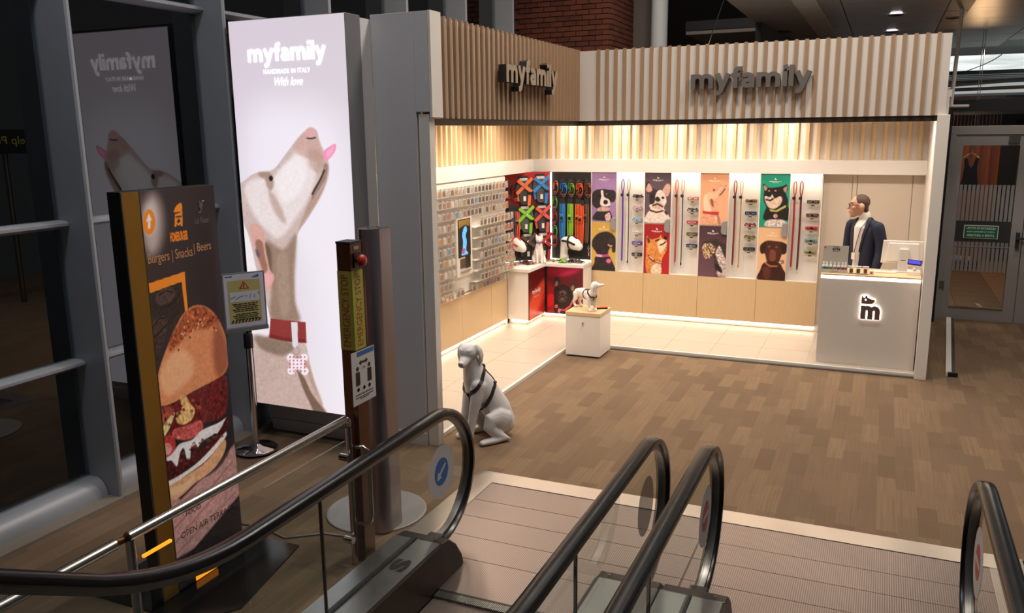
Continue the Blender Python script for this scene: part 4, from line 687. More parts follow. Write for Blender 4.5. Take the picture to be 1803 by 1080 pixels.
  ('p', '241c1e', 0.012, [(0.615,0.752),(0.715,0.749),(0.87,0.854),(0.858,0.908),(0.724,0.869)], 1.0, 0.0, 1),
  ('s', 'e6c9a0', 0.008, [(0.193,0.437),(0.364,0.585)], 1.0, 0.01),
  ('s', 'e6c9a0', 0.008, [(0.353,0.433),(0.407,0.627)], 1.0, 0.01),
  ('s', '2a2120', 0.01, [(0.269,0.37),(0.481,0.538)], 1.0, 0.012),
 ],
 'p7': [
  ('p', '201b1a', 0.012, [(0.112,0.418),(0.123,0.324),(0.067,0.211),(0.13,0.194),(0.268,0.255),(0.55,0.248),(0.773,0.221),(0.882,0.194),(0.921,0.286),(0.868,0.359),(0.956,0.492),(0.952,0.595),(1.025,0.687),(1.052,0.843),(0.986,0.861),(0.193,0.874),(0.177,0.71),(0.227,0.626),(0.141,0.522)], 1, 0.25, 1),
  ('p', 'b98a78', 0.012, [(0.095,0.227),(0.151,0.22),(0.232,0.271),(0.149,0.318)], 1.0, 0.0, 1),
  ('p', 'b98a78', 0.012, [(0.771,0.277),(0.885,0.225),(0.898,0.286),(0.852,0.344)], 1.0, 0.0, 1),
  ('p', 'dcc0ac', 0.012, [(0.151,0.422),(0.302,0.416),(0.413,0.384),(0.495,0.456),(0.679,0.412),(0.76,0.473),(0.695,0.578),(0.514,0.653),(0.323,0.635),(0.2,0.542)], 1, 0.12, 1),
  ('p', '151111', 0.012, [(0.229,0.365),(0.354,0.364),(0.378,0.411),(0.304,0.433),(0.234,0.413)], 1.0, 0.0, 1),
  ('s', '201818', 0.012, [(0.225,0.484),(0.348,0.499),(0.44,0.467)], 1.0, 0.02),
  ('p', 'd8a17a', 0.012, [(0.327,0.316),(0.318,0.327),(0.294,0.331),(0.27,0.327),(0.259,0.317),(0.268,0.307),(0.292,0.302),(0.316,0.306)], 1.0, 0.0, 1),
  ('p', 'd8a17a', 0.012, [(0.549,0.314),(0.539,0.326),(0.513,0.331),(0.486,0.326),(0.474,0.315),(0.484,0.303),(0.51,0.298),(0.537,0.303)], 1.0, 0.0, 1),
  ('p', '0b0808', 0.012, [(0.549,0.347),(0.537,0.361),(0.505,0.366),(0.473,0.361),(0.458,0.348),(0.47,0.335),(0.502,0.329),(0.534,0.334)], 1.0, 0.0, 1),
  ('p', 'b9b060', 0.012, [(0.325,0.656),(0.555,0.68),(0.883,0.575),(0.906,0.617),(0.596,0.715),(0.367,0.703)], 1, 0, 0),
  ('p', 'e0c8b8', 0.012, [(0.633,0.787),(0.613,0.814),(0.561,0.826),(0.507,0.816),(0.482,0.789),(0.501,0.763),(0.554,0.751),(0.608,0.761)], 1.0, 0.0, 1),
  ('p', 'd0703a', 0.012, [(0.618,0.787),(0.606,0.802),(0.575,0.809),(0.542,0.803),(0.527,0.789),(0.539,0.774),(0.571,0.767),(0.603,0.773)], 1.0, 0.0, 1),
  ('p', 'd3c4b8', 0.02, [(0.223,0.994),(0.269,0.877),(0.533,0.852),(0.874,0.867),(0.906,0.992)], 1, 0.3, 1),
 ],
 'p8': [
  ('p', '4a2318', 0.012, [(0.083,0.421),(0.101,0.325),(0.249,0.258),(0.382,0.239),(0.611,0.246),(0.802,0.257),(0.996,0.305),(1.036,0.398),(0.939,0.484),(0.845,0.497),(0.797,0.582),(0.727,0.647),(0.384,0.667),(0.306,0.574),(0.252,0.491),(0.136,0.494)], 1, 0.2, 1),
  ('p', '3a1c15', 0.012, [(0.074,1.008),(0.126,0.813),(0.267,0.66),(0.727,0.647),(0.91,0.769),(1.058,0.987)], 1, 0.25, 1),
  ('p', '2a140f', 0.02, [(0.083,0.421),(0.102,0.336),(0.251,0.279),(0.297,0.363),(0.211,0.47),(0.136,0.494)], 0.8, 0.0, 1),
  ('p', '2a140f', 0.02, [(0.803,0.267),(1.004,0.315),(1.024,0.398),(0.92,0.484),(0.816,0.393)], 0.8, 0.0, 1),
  ('p', '8f4a30', 0.02, [(0.437,0.423),(0.61,0.429),(0.644,0.586),(0.534,0.632),(0.415,0.592)], 0.8, 0.1, 1),
  ('p', '7a4538', 0.012, [(0.621,0.507),(0.599,0.534),(0.541,0.547),(0.481,0.537),(0.453,0.511),(0.475,0.483),(0.534,0.471),(0.594,0.481)], 1.0, 0.0, 1),
  ('p', 'd08a50', 0.012, [(0.427,0.355),(0.418,0.368),(0.394,0.373),(0.369,0.369),(0.358,0.357),(0.367,0.345),(0.391,0.339),(0.416,0.344)], 1.0, 0.0, 1),
  ('p', 'd08a50', 0.012, [(0.683,0.358),(0.674,0.37),(0.651,0.375),(0.626,0.371),(0.615,0.359),(0.624,0.347),(0.647,0.342),(0.672,0.346)], 1.0, 0.0, 1),
  ('p', '1a0a08', 0.006, [(0.412,0.358),(0.407,0.365),(0.394,0.369),(0.38,0.366),(0.374,0.359),(0.379,0.351),(0.392,0.348),(0.406,0.351)], 1.0, 0.0, 1),
  ('p', '1a0a08', 0.006, [(0.668,0.36),(0.663,0.368),(0.65,0.371),(0.636,0.369),(0.63,0.361),(0.635,0.354),(0.648,0.35),(0.662,0.353)], 1.0, 0.0, 1),
  ('s', 'c2693a', 0.012, [(0.288,0.67),(0.467,0.729),(0.696,0.722)], 1.0, 0.02),
  ('s', '4a3a30', 0.012, [(0.82,0.624),(0.894,0.611),(0.917,0.646),(0.851,0.669)], 1.0, 0.012),
  ('p', '8a3f26', 0.03, [(0.237,0.746),(0.472,0.782),(0.449,0.953),(0.256,0.959)], 0.5, 0.0, 1),
 ],
 'red1': [
  ('p', 'f0603a', 0.1, [(0.058,0.61),(0.585,0.339),(0.994,0.255),(0.99,0.658),(0.364,0.914),(-0,0.989)], 0.7, 0.0, 1),
  ('p', '3a0c0e', 0.1, [(-0.006,0.021),(0.997,0.01),(0.994,0.237),(-0.013,0.387)], 0.6, 0.0, 1),
  ('s', '8f1418', 0.02, [(0.687,0.772),(0.991,0.548)], 0.7, 0.015),
 ],
 'red2': [
  ('p', '4a1016', 0.12, [(-0.006,0.233),(0.327,0.145),(0.749,0.107),(1.003,0.006),(1.007,0.49),(0.751,0.503),(0.185,0.388)], 0.7, 0.0, 1),
  ('p', 'd0205f', 0.06, [(0.327,0.163),(0.702,0.02),(0.934,0.009),(0.563,0.17)], 0.7, 0.0, 1),
  ('s', '7a0c14', 0.012, [(-0.012,0.59),(0.185,0.585)], 0.8, 0.012),
  ('p', 'e0282a', 0.04, [(-0.007,0.618),(0.208,0.587),(0.208,0.808),(-0.008,0.857)], 0.7, 0.0, 1),
  ('p', '241a1a', 0.012, [(0.185,0.534),(0.209,0.441),(0.304,0.382),(0.445,0.356),(0.587,0.385),(0.681,0.471),(0.752,0.576),(0.776,0.774),(0.754,0.976),(0.232,1.009),(0.196,0.68)], 1, 0.3, 1),
  ('p', '241a1a', 0.012, [(0.185,0.388),(0.197,0.26),(0.256,0.202),(0.327,0.217),(0.363,0.306),(0.339,0.38),(0.232,0.422)], 1, 0.2, 1),
  ('p', '8f5f55', 0.012, [(0.209,0.368),(0.256,0.293),(0.308,0.309),(0.304,0.382),(0.237,0.412)], 0.9, 0.0, 1),
  ('p', '3a2826', 0.012, [(0.634,0.437),(0.68,0.335),(0.75,0.278),(0.809,0.329),(0.786,0.429),(0.728,0.505)], 1, 0.2, 1),
  ('p', 'b07a68', 0.012, [(0.669,0.417),(0.722,0.36),(0.762,0.394),(0.746,0.477),(0.693,0.479)], 0.9, 0.0, 1),
  ('p', '6d5a56', 0.03, [(0.552,0.532),(0.521,0.573),(0.446,0.593),(0.371,0.581),(0.339,0.544),(0.37,0.503),(0.446,0.483),(0.521,0.495)], 0.8, 0.0, 1),
  ('p', '4d3f3d', 0.02, [(0.576,0.658),(0.535,0.719),(0.434,0.749),(0.334,0.73),(0.292,0.674),(0.333,0.614),(0.434,0.584),(0.534,0.603)], 0.9, 0.2, 1),
  ('p', '0c0808', 0.008, [(0.469,0.564),(0.457,0.58),(0.427,0.588),(0.397,0.583),(0.384,0.569),(0.397,0.553),(0.427,0.545),(0.457,0.549)], 1.0, 0.0, 1),
  ('p', '0c0808', 0.008, [(0.337,0.462),(0.327,0.479),(0.304,0.487),(0.28,0.482),(0.27,0.465),(0.28,0.448),(0.304,0.44),(0.327,0.446)], 1.0, 0.0, 1),
  ('p', '0c0808', 0.008, [(0.629,0.51),(0.621,0.527),(0.599,0.535),(0.577,0.529),(0.568,0.513),(0.577,0.496),(0.599,0.488),(0.62,0.494)], 1.0, 0.0, 1),
  ('s', '120c0c', 0.01, [(0.327,0.672),(0.434,0.612),(0.541,0.679)], 1.0, 0.016),
  ('p', '8a706a', 0.03, [(0.493,0.663),(0.476,0.682),(0.434,0.692),(0.392,0.687),(0.375,0.67),(0.392,0.651),(0.434,0.641),(0.476,0.646)], 0.6, 0.0, 1),
  ('p', 'e8585a', 0.008, [(0.304,0.876),(0.47,0.902),(0.635,0.801),(0.705,0.669),(0.724,0.723),(0.671,0.826),(0.518,0.927),(0.375,0.93)], 1, 0, 0),
  ('s', 'e8787a', 0.006, [(0.22,0.844),(0.244,0.815),(0.285,0.822),(0.28,0.862),(0.237,0.87)], 1.0, 0.014),
  ('p', 'e87a7a', 0.008, [(0.304,0.903),(0.375,0.908),(0.363,0.964),(0.316,0.985)], 1.0, 0.0, 1),
 ],
}
# lettering is generated first, while the scene is still empty and quick to evaluate
for b in ('USCITA DI SICUREZZA', 'NON OSTRUIRE LA PORTA', 'APERTURA A SPINTA'): text_geo(b, .02)

# ------------------------------------------------------------------ materials
mat('white_laminate', 'e9e2da', .42, var=.02); mat('white_trim', 'e4ddd4', .4, var=.02)
mat('grey_panel', 'cbc8c9', .55, var=.03, scale=30); mat('beige_panel', 'd8c8b6', .5, var=.03)
mat('slat_wood', 'dcbe94', .5, var=.14, scale=6, stretch=(9, 9, .6)); mat('panel_wood', 'd6b88e', .48, var=.10, scale=9, stretch=(16, 16, .7))
mat('fascia_wood', 'a18366', .55, var=.10, scale=6, stretch=(9, 9, .6))
mat('fascia_white', 'd6cdc4', .6, var=.03, scale=40)
mat('bronze', '4a4038', .4, metal=.7); mat('black', '0d0d0e', .45, var=.1); mat('black_gloss', '0a0a0b', .12, var=.1)
mat('dark_grey', '2a2a2c', .5); mat('facade_metal', 'a3a6ab', .45, metal=.15, var=.06); mat('stone', '8a7f72', .75, var=.12, scale=30)
mat('steel', 'b9b4ae', .26, metal=1., var=.08, scale=20, stretch=(1, .1, 4)); mat('steel_dull', '8f8b86', .36, metal=1., var=.1, scale=14)
mat('chrome', 'cfcfd2', .1, metal=1.); mat('rubber', '0b0b0d', .26, var=.1, spec=.6)
mat('ceiling_metal', '8d857d', .34, metal=.3, var=.15, scale=3); mat('ceiling_strip', '9a9188', .5, metal=.1)
mat('floor_tile', 'c6b8a7', .3, var=.04, scale=5); mat('mortar', '5f4034', .9, var=.1)
mat('brick_red', '6f3b29', .85, var=.25, scale=14, bump=.3); mat('brick_brown', '5f3224', .85, var=.25, scale=14, bump=.3)
mat('column_white', 'd9dcdc', .5); mat('column_grey', '6f655d', .6)
mat_emit('led', 'ffe6cc', 4.0); mat_emit('led_soft', 'fff0e0', 4.5)
mat_glass('facade_glass', (.75, .8, .82), 1.9); mat_glass('rail_glass', (.92, .95, .94), 1.45); mat_glass('door_glass', (.8, .8, .78), 1.5)
mat_glass('frost', (.75, .75, .75), 1.3, haze=(.35, .33, .31), hz=.75)

def carpet():
    m = bpy.data.materials.new('carpet'); m.use_nodes = True; nt = m.node_tree; N = nt.nodes; L = nt.links; b = N['Principled BSDF']
    tc = N.new('ShaderNodeTexCoord'); sp = N.new('ShaderNodeSeparateXYZ'); cb = N.new('ShaderNodeCombineXYZ')
    L.new(tc.outputs['Object'], sp.inputs[0]); L.new(sp.outputs[1], cb.inputs[0]); L.new(sp.outputs[0], cb.inputs[1])
    def brick(w_, h_, off, c1, c2):
        k = N.new('ShaderNodeTexBrick'); k.inputs['Scale'].default_value = 1; k.inputs['Brick Width'].default_value = w_; k.inputs['Row Height'].default_value = h_
        k.inputs['Mortar Size'].default_value = .0; k.offset = off; k.inputs['Color1'].default_value = c1; k.inputs['Color2'].default_value = c2; k.inputs['Bias'].default_value = 0.
        L.new(cb.outputs[0], k.inputs['Vector']); return k
    k1 = brick(.95, .25, .37, (.0, .0, .0, 1), (1, 1, 1, 1)); k2 = brick(.46, .125, .43, (0, 0, 0, 1), (1, 1, 1, 1)); 
    # fine cut lines that run along the planks
    mp = N.new('ShaderNodeMapping'); mp.inputs['Scale'].default_value = (150, 1.3, 1); L.new(tc.outputs['Object'], mp.inputs[0])
    nz = N.new('ShaderNodeTexNoise'); nz.inputs['Scale'].default_value = 1; nz.inputs['Detail'].default_value = 2; L.new(mp.outputs[0], nz.inputs[0])
    n2 = N.new('ShaderNodeTexNoise'); n2.inputs['Scale'].default_value = 1.7; n2.inputs['Detail'].default_value = 3; L.new(tc.outputs['Object'], n2.inputs[0])
    gt = N.new('ShaderNodeMath'); gt.operation = 'GREATER_THAN'; gt.inputs[1].default_value = .46; L.new(nz.outputs[0], gt.inputs[0])
    g2 = N.new('ShaderNodeMath'); g2.operation = 'MULTIPLY_ADD'; g2.inputs[1].default_value = .5; g2.inputs[2].default_value = .45; L.new(gt.outputs[0], g2.inputs[0])
    a1 = N.new('ShaderNodeMath'); a1.operation = 'MULTIPLY'; L.new(k2.outputs[0], a1.inputs[0]); L.new(g2.outputs[0], a1.inputs[1])
    a2 = N.new('ShaderNodeMath'); a2.operation = 'MULTIPLY_ADD'; L.new(k1.outputs[0], a2.inputs[0]); a2.inputs[1].default_value = .14; L.new(a1.outputs[0], a2.inputs[2])
    a3 = N.new('ShaderNodeMath'); a3.operation = 'MULTIPLY_ADD'; L.new(n2.outputs[0], a3.inputs[0]); a3.inputs[1].default_value = .4; L.new(a2.outputs[0], a3.inputs[2])
    rp = N.new('ShaderNodeValToRGB'); rp.color_ramp.elements[0].position = .15; rp.color_ramp.elements[1].position = 1.35 / 1.6
    rp.color_ramp.elements[0].color = (*srgb('735e4b'), 1); rp.color_ramp.elements[1].color = (*srgb('8c745b'), 1)
    dv = N.new('ShaderNodeMath'); dv.operation = 'MULTIPLY'; dv.inputs[1].default_value = .6; L.new(a3.outputs[0], dv.inputs[0]); L.new(dv.outputs[0], rp.inputs[0])
    fz = N.new('ShaderNodeTexNoise'); fz.inputs['Scale'].default_value = 260; L.new(tc.outputs['Object'], fz.inputs[0])
    mx = N.new('ShaderNodeMix'); mx.data_type = 'RGBA'; mx.blend_type = 'OVERLAY'; mx.inputs[0].default_value = .35; L.new(rp.outputs[0], mx.inputs[6]); L.new(fz.outputs['Color'], mx.inputs[7])
    hs = N.new('ShaderNodeHueSaturation'); hs.inputs['Saturation'].default_value = 1.0; L.new(mx.outputs[2], hs.inputs['Color'])
    L.new(hs.outputs[0], b.inputs['Base Color']); b.inputs['Roughness'].default_value = .95; b.inputs['Specular IOR Level'].default_value = .1
    bp = N.new('ShaderNodeBump'); bp.inputs['Strength'].default_value = .4; bp.inputs['Distance'].default_value = .004; L.new(fz.outputs[0], bp.inputs['Height']); L.new(bp.outputs[0], b.inputs['Normal'])
    MATS['carpet'] = m
carpet()

def ribbed(name, col, rough, pitch=.012, ang=0.):
    m = bpy.data.materials.new(name); m.use_nodes = True; nt = m.node_tree; N = nt.nodes; L = nt.links; b = N['Principled BSDF']
    tc = N.new('ShaderNodeTexCoord'); wv = N.new('ShaderNodeTexWave'); wv.wave_type = 'BANDS'; wv.bands_direction = 'X'; wv.inputs['Scale'].default_value = .31416 / pitch
    wv.inputs['Distortion'].default_value = 0; L.new(tc.outputs['Object'], wv.inputs[0])
    nz = N.new('ShaderNodeTexNoise'); nz.inputs['Scale'].default_value = 2.5; nz.inputs['Detail'].default_value = 5; L.new(tc.outputs['Object'], nz.inputs[0])
    mr = N.new('ShaderNodeMapRange'); mr.inputs[3].default_value = rough * .8; mr.inputs[4].default_value = rough * 1.25; L.new(nz.outputs[0], mr.inputs[0]); L.new(mr.outputs[0], b.inputs['Roughness'])
    c = srgb(col); mx = N.new('ShaderNodeMix'); mx.data_type = 'RGBA'; mx.inputs[6].default_value = (*[x * .55 for x in c], 1); mx.inputs[7].default_value = (*c, 1)
    L.new(wv.outputs[1], mx.inputs[0]); L.new(mx.outputs[2], b.inputs['Base Color']); b.inputs['Metallic'].default_value = .95
    bp = N.new('ShaderNodeBump'); bp.inputs['Strength'].default_value = .12; bp.inputs['Distance'].default_value = .004; L.new(wv.outputs[1], bp.inputs['Height']); L.new(bp.outputs[0], b.inputs['Normal'])
    MATS[name] = m
ribbed('ribbed_steel', 'a3938a', .33); ribbed('step_steel', '8d827a', .42, .009)

# ------------------------------------------------------------------ the hall: floor, glass facade, back walls, ceiling
f_ = MB(); f_.box(-5.2, 4.5, 5.42, 20, -.2, 0).box(-5.2, -2.66, -2, 5.42, -.2, 0).box(.95, 4.5, -2, 5.42, -.2, 0)
st(f_.build('floor', 'carpet'))

wl = struct('wall_left', (-5.1, 6, 0))
fin0 = None
for i, y in enumerate((2.58, 4.0, 5.42, 6.84, 8.26, 9.68, 11.13)):
    m = MB(); m.prism([(-5.13, y - .035), (-4.83, y - .02), (-4.82, y - .008), (-4.82, y + .008), (-4.83, y + .02), (-5.13, y + .035)], .0, 5.2)
    m.build('mullion', 'facade_metal', wl)
ys = (1.16, 2.58, 4.0, 5.42, 6.84, 8.26, 9.68, 11.13)
for a, b in zip(ys[:-1], ys[1:]):
    for z in (1.0, 1.97, 3.52):
        m = MB(); m.prism([(-5.12, z - .035), (-5.03, z - .03), (-5.0, z - .01), (-5.0, z + .008), (-5.03, z + .022), (-5.12, z + .025)], a + .03, b - .03, 'xz'); m.build('transom', 'facade_metal', wl, smooth='auto')
    m = MB(); prof = [(-5.12, .02), (-4.93, .02)] + [(-5.03 + .1 * math.cos(t), .02 + .13 * math.sin(t)) for t in np.linspace(.2, PI / 2, 6)] + [(-5.12, .15)]
    m.prism(prof, a + .03, b - .03, 'xz'); m.build('bottom_rail', 'facade_metal', wl, smooth='auto')
    for z0, z1 in ((.1, 1.0), (1.0, 1.97), (1.97, 3.52), (3.52, 5.2)):
        m = MB(); m.box(-5.10, -5.085, a, b, z0, z1); m.build('pane', 'facade_glass', wl)
    m = MB(); m.box(-5.2, -4.80, a, b - .004, 0, .022); m.build('kerb', 'stone', wl)
# dark apron seen outside through the glass
st(MB().box(-30, -5.22, -10, 30, -.3, -.2).build('ground_outside', mat('asphalt', '0c0d0f', .9)))
st(MB().box(-9.2, -9.0, -12, 30, -.2, 9).build('fill_blocker', mat('blocker_dark', '0e0f11', .9)))  # dark screen added outside to keep the ambient fill out of the panes

wb = struct('wall_back', (-4.4, 12.1, 0))
MB().box(-5.3, -3.76, 12.115, 13.35, 0, 5.2).build('mortar_core', 'mortar', wb)
bm_ = MB().box(-.094, .094, -.02, .02, -.031, .031).mesh('brick'); bm_.materials.append(MATS['brick_red'])
bm2 = MB().box(-.02, .02, -.094, .094, -.031, .031).mesh('brick'); bm2.materials.append(MATS['brick_red'])
for r in range(17):
    z = 3.42 + r * .073; sh = .1 * (r % 2)
    for k in range(8):
        x = -3.85 - .2 * k - sh
        if x < -5.2: continue
        o = bpy.data.objects.new('brick', bm_ if random.random() < .6 else bm_); C.objects.link(o); o.parent = wb; o.location = (x + 4.4, .0 + random.uniform(-.003, .003), z)
        o.material_slots[0].link = 'OBJECT'; o.material_slots[0].material = MATS['brick_red' if random.random() < .6 else 'brick_brown']
    if r % 2:
        o = bpy.data.objects.new('brick', bm_); C.objects.link(o); o.parent = wb; o.location = (-3.80 + 4.4, 0, z); o.scale = (.5, 1, 1); o2 = bpy.data.objects.new('brick', bm2); C.objects.link(o2); o2.parent = wb; o2.location = (-3.75 + 4.4, .075, z); o2.scale = (1, .55, 1)
    for k in range(7):
        y = 12.2 + .2 * k + sh
        if y > 13.3: continue
        o = bpy.data.objects.new('brick', bm2); C.objects.link(o); o.parent = wb; o.location = (-3.75 + 4.4 + random.uniform(-.003, .003), y - 12.1, z)
        o.material_slots[0].link = 'OBJECT'; o.material_slots[0].material = MATS['brick_red' if random.random() < .6 else 'brick_brown']
st(MB().box(-3.76, -3.40, 13.3, 13.6, 0, 5.2).build('pillar', 'column_grey', bevel=.01))
st(MB().lathe([(.125, 0), (.125, 5.2)], 28, (-3.27, 13.1, 0)).build('column', 'column_white', smooth='auto'))
st(MB().box(-8.0, -1.3, 21.6, 21.9, 0, 8.0).build('wall_far', mat('far_wall', '4a423c', .8)))
# ceiling of metal panels, with lighter strips that carry the lights
ce = struct('ceiling', (-1, 15, 4))
for i in range(5):
    for j in range(9):
        x0 = -3.0 + i * 1.2; y0 = 10.1 + j * 1.2
        if x0 > 1.0 and y0 > 16.4: continue
        if x0 < -2 and y0 < 13.6: continue
        if x0 > -.2 and y0 > 17.8: continue
        MB().box(x0 + .006, x0 + 1.194, y0 + .006, y0 + 1.194, 4.0, 4.05).build('panel', 'ceiling_metal', ce)
MB().box(-1.8, 3.0, 10.1, 21.5, 4.06, 4.2).box(-3.0, -1.8, 13.7, 21.5, 4.06, 4.2).build('slab', 'black', ce)
for x in (-.98, .72):
    for j in range(8): 
        if x > 0 and j > 4: continue
        MB().box(x - .13, x + .13, 10.1 + j * 1.2 + .02, 10.1 + (j + 1) * 1.2 - .02, 3.985, 4.0).build('light_strip', 'ceiling_strip', ce)
def ceiling_light(x, y, label):
    t = thing('ceiling_downlight', label, 'ceiling light', (x, y, 3.985))
    MB().lathe([(.10, -.012), (.10, .0), (.075, .0), (.075, -.012)], 20, (x, y, 3.985)).build('ring', 'steel_dull', t)
    MB().lathe([(.074, -.006), (.074, -.001)], 20, (x, y, 3.985)).build('lamp_glass', mat_emit('lamp_white', 'f4f0ff', 14), t)
ceiling_light(0.01, 12.55, 'lit ceiling downlight highest above the striped front sign board'); ceiling_light(.72, 13.3, 'lit ceiling downlight beside the thin white pipe near glowing ceiling')
ceiling_light(-.03, 14.7, 'lit ceiling downlight just above the board edge, lower of two')
t = thing('ceiling_speaker', 'unlit round ceiling speaker grille beside the hanging dark wall', 'speaker', (-1.55, 14.0, 4.0))
MB().lathe([(.13, -.012), (.13, .0), (.02, .0), (.02, -.012)], 24, (-1.55, 14, 4.0)).build('ring', 'dark_grey', t); MB().lathe([(.10, -.016), (.10, -.008)], 20, (-1.55, 14, 4)).build('grille', 'black', t)
# dark hanging partition behind the fascia
st(MB().prism([(-1.78, 12.6), (-1.70, 12.6), (-1.45, 16.8), (-1.6, 16.8)], 2.6, 4.0).build('partition_wall', mat('partition', '262424', .8)))
# right: luminous membrane ceiling, louvres and white bulkhead of the next hall
lm = struct('ceiling_far', (1.5, 22, 4.2))
def membrane():
    m = bpy.data.materials.new('membrane'); m.use_nodes = True; N = m.node_tree.nodes; L = m.node_tree.links; b = N['Principled BSDF']
    b.inputs['Base Color'].default_value = (.8, .82, .8, 1)
    tc = N.new('ShaderNodeTexCoord'); wv = N.new('ShaderNodeTexNoise'); wv.inputs['Scale'].default_value = .35; L.new(tc.outputs['Object'], wv.inputs[0])
    mr = N.new('ShaderNodeMapRange'); mr.inputs[1].default_value = .3; mr.inputs[2].default_value = .7; mr.inputs[3].default_value = .5; mr.inputs[4].default_value = 1.2; L.new(wv.outputs[0], mr.inputs[0])
    b.inputs['Emission Color'].default_value = (.93, 1, .97, 1); L.new(mr.outputs[0], b.inputs['Emission Strength']); MATS['membrane'] = m
membrane()
m = MB(); nx_, ny_ = 14, 12
vs = [(.2 + 8 * i / nx_, 17.9 + 17 * j / ny_, 4.42 - .10 * math.sin(i * 1.1 + j * .35) ** 2 - .004 * j) for j in range(ny_ + 1) for i in range(nx_ + 1)]
m.add(vs, [(j * (nx_ + 1) + i, (j + 1) * (nx_ + 1) + i, (j + 1) * (nx_ + 1) + i + 1, j * (nx_ + 1) + i + 1) for j in range(ny_) for i in range(nx_)]); m.build('membrane', 'membrane', lm, smooth=True)
for k in range(4): m = MB(); m.tube([(.3 + 1.5 * k + .5 * math.sin(s / 3), 18 + s, 4.32 - .025 * s * 1.2 - .03) for s in range(10)], .012, 6); m.build('seam', 'dark_grey', lm)
for k in range(9): MB().box(.6, 6, 20.8 + k * .75, 21.1 + k * .75, 3.62, 3.70).build('louvre', 'dark_grey', lm)
MB().prism([(.6, 21.5), (2.0, 19.2), (4.6, 17.9), (6, 18), (6, 23), (.6, 24)], 3.32, 3.36).build('luminous_panel', mat_emit('bulkhead_glow', 'dfe8e4', .45), lm)  # white bulkhead, made to glow in place of light from the membrane
MB().tube([(.6, 17.5, 3.18), (5, 17.0, 3.25)], .03, 8).build('pipe', 'steel_dull', lm); MB().tube([(.6, 17.6, 3.32), (5, 17.1, 3.38)], .02, 8).build('pipe', 'steel_dull', lm)
st(MB().box(.55, 5, 17.7, 17.8, 2.75, 3.05).build('lintel_far', 'black'))
# ------------------------------------------------------------------ glazed door wall beside the shop
mat('door_alu', '9d9995', .45, metal=.15)
d1 = struct('door_1', (1.27, 12.5, 0))
MB().box(.84, 1.70, 12.47, 12.53, 2.30, 2.44).box(.84, 1.70, 12.47, 12.53, .0, .17).box(.84, .93, 12.47, 12.53, .17, 2.30).box(1.57, 1.70, 12.47, 12.53, .17, 2.30).build('door_leaf', 'door_alu', d1, bevel=.004)
MB().box(.93, 1.57, 12.495, 12.505, .17, 2.30).build('pane', 'door_glass', d1)
MB().box(.93, 1.57, 12.46, 12.50, .165, .185).build('glazing_bead', 'steel', d1)
for k in range(13):
    MB().box(.935 + k * .049, .935 + k * .049 + .036, 12.489, 12.4935, .66, 1.80).build('frosted_stripe', 'frost', d1)
MB().box(.93, 1.57, 12.484, 12.488, 1.06, 1.33).build('privacy_band', mat_glass('grey_band', (.35, .36, .36), 1.3, haze=(.08, .08, .085), hz=.6), d1)
MB().box(.93, 1.57, 12.484, 12.488, .985, 1.0).build('warning_strip', 'frost', d1)
MB().box(.80, .86, 12.44, 12.47, .42, .52).build('hinge', 'steel_dull', d1); MB().box(1.44, 1.56, 12.44, 12.47, 2.33, 2.42).build('closer', 'steel_dull', d1)
MB().box(1.63, 1.67, 12.42, 12.47, 1.0, 1.2).box(1.63, 1.80, 12.39, 12.42, 1.11, 1.14).build('handle', 'dark_grey', d1, bevel=.004)
d2 = struct('door_2', (2.14, 12.5, 0))
MB().box(1.71, 2.57, 12.47, 12.53, 2.30, 2.44).box(1.71, 2.57, 12.47, 12.53, .0, .17).box(1.71, 1.83, 12.47, 12.53, .17, 2.30).box(2.45, 2.57, 12.47, 12.53, .17, 2.30).build('door_leaf', 'door_alu', d2, bevel=.004)
MB().box(1.83, 2.45, 12.495, 12.505, .17, 2.30).build('pane', 'door_glass', d2)
tr = struct('trim_1', (1.5, 12.5, 2.5))
MB().box(.76, 3.0, 12.45, 12.55, 2.44, 2.55).box(.76, .84, 12.45, 12.55, 0, 2.44).box(2.57, 2.65, 12.45, 12.55, 0, 2.44).build('frame', 'door_alu', tr, bevel=.004)
MB().box(.76, 3.0, 12.47, 12.53, 2.74, 2.88).box(1.64, 1.70, 12.47, 12.53, 2.55, 2.74).build('transom_bar', mat('dark_alu', '2c2c2e', .45, metal=.4), tr)
MB().box(.84, 1.64, 12.495, 12.505, 2.55, 2.74).build('pane', 'door_glass', tr); MB().box(1.70, 2.9, 12.495, 12.505, 2.55, 2.74).build('pane', 'black_gloss', tr)
st(MB().box(.57, .76, 12.2, 12.5, 0, 2.72).build('pillar_dark', 'black'))
es = thing('exit_sticker', 'green emergency exit notice stuck on the glass door', 'sign', (1.23, 12.48, 1.19))
MB().box(1.03, 1.43, 12.476, 12.482, 1.10, 1.275).build('border', 'white_trim', es)
MB().box(1.04, 1.42, 12.472, 12.477, 1.11, 1.265).build('panel', mat('exit_green', '0f6b45', .5, emis='0f6b45', estr=.0), es)
pY = lambda y: (lambda a, b, d: (a, y - d, b))
mat('sign_white', 'dfe8e2', .5); esp = [o for o in es.children if o.name.startswith('panel')][0]
for tx, a_, b_, c_, d_ in (('USCITA DI SICUREZZA', 1.06, 1.40, 1.222, 1.25), ('NON OSTRUIRE LA PORTA', 1.07, 1.39, 1.180, 1.200), ('APERTURA A SPINTA', 1.07, 1.39, 1.128, 1.158)): lettering(MB(), tx, a_, b_, c_, d_, pY(12.4715), .02).build('lettering', 'sign_white', esp)
tg = thing('ceiling_hanger', 'thin white pipe hanging from the ceiling with a crossbar', 'pipe', (.76, 12.35, 2.78))
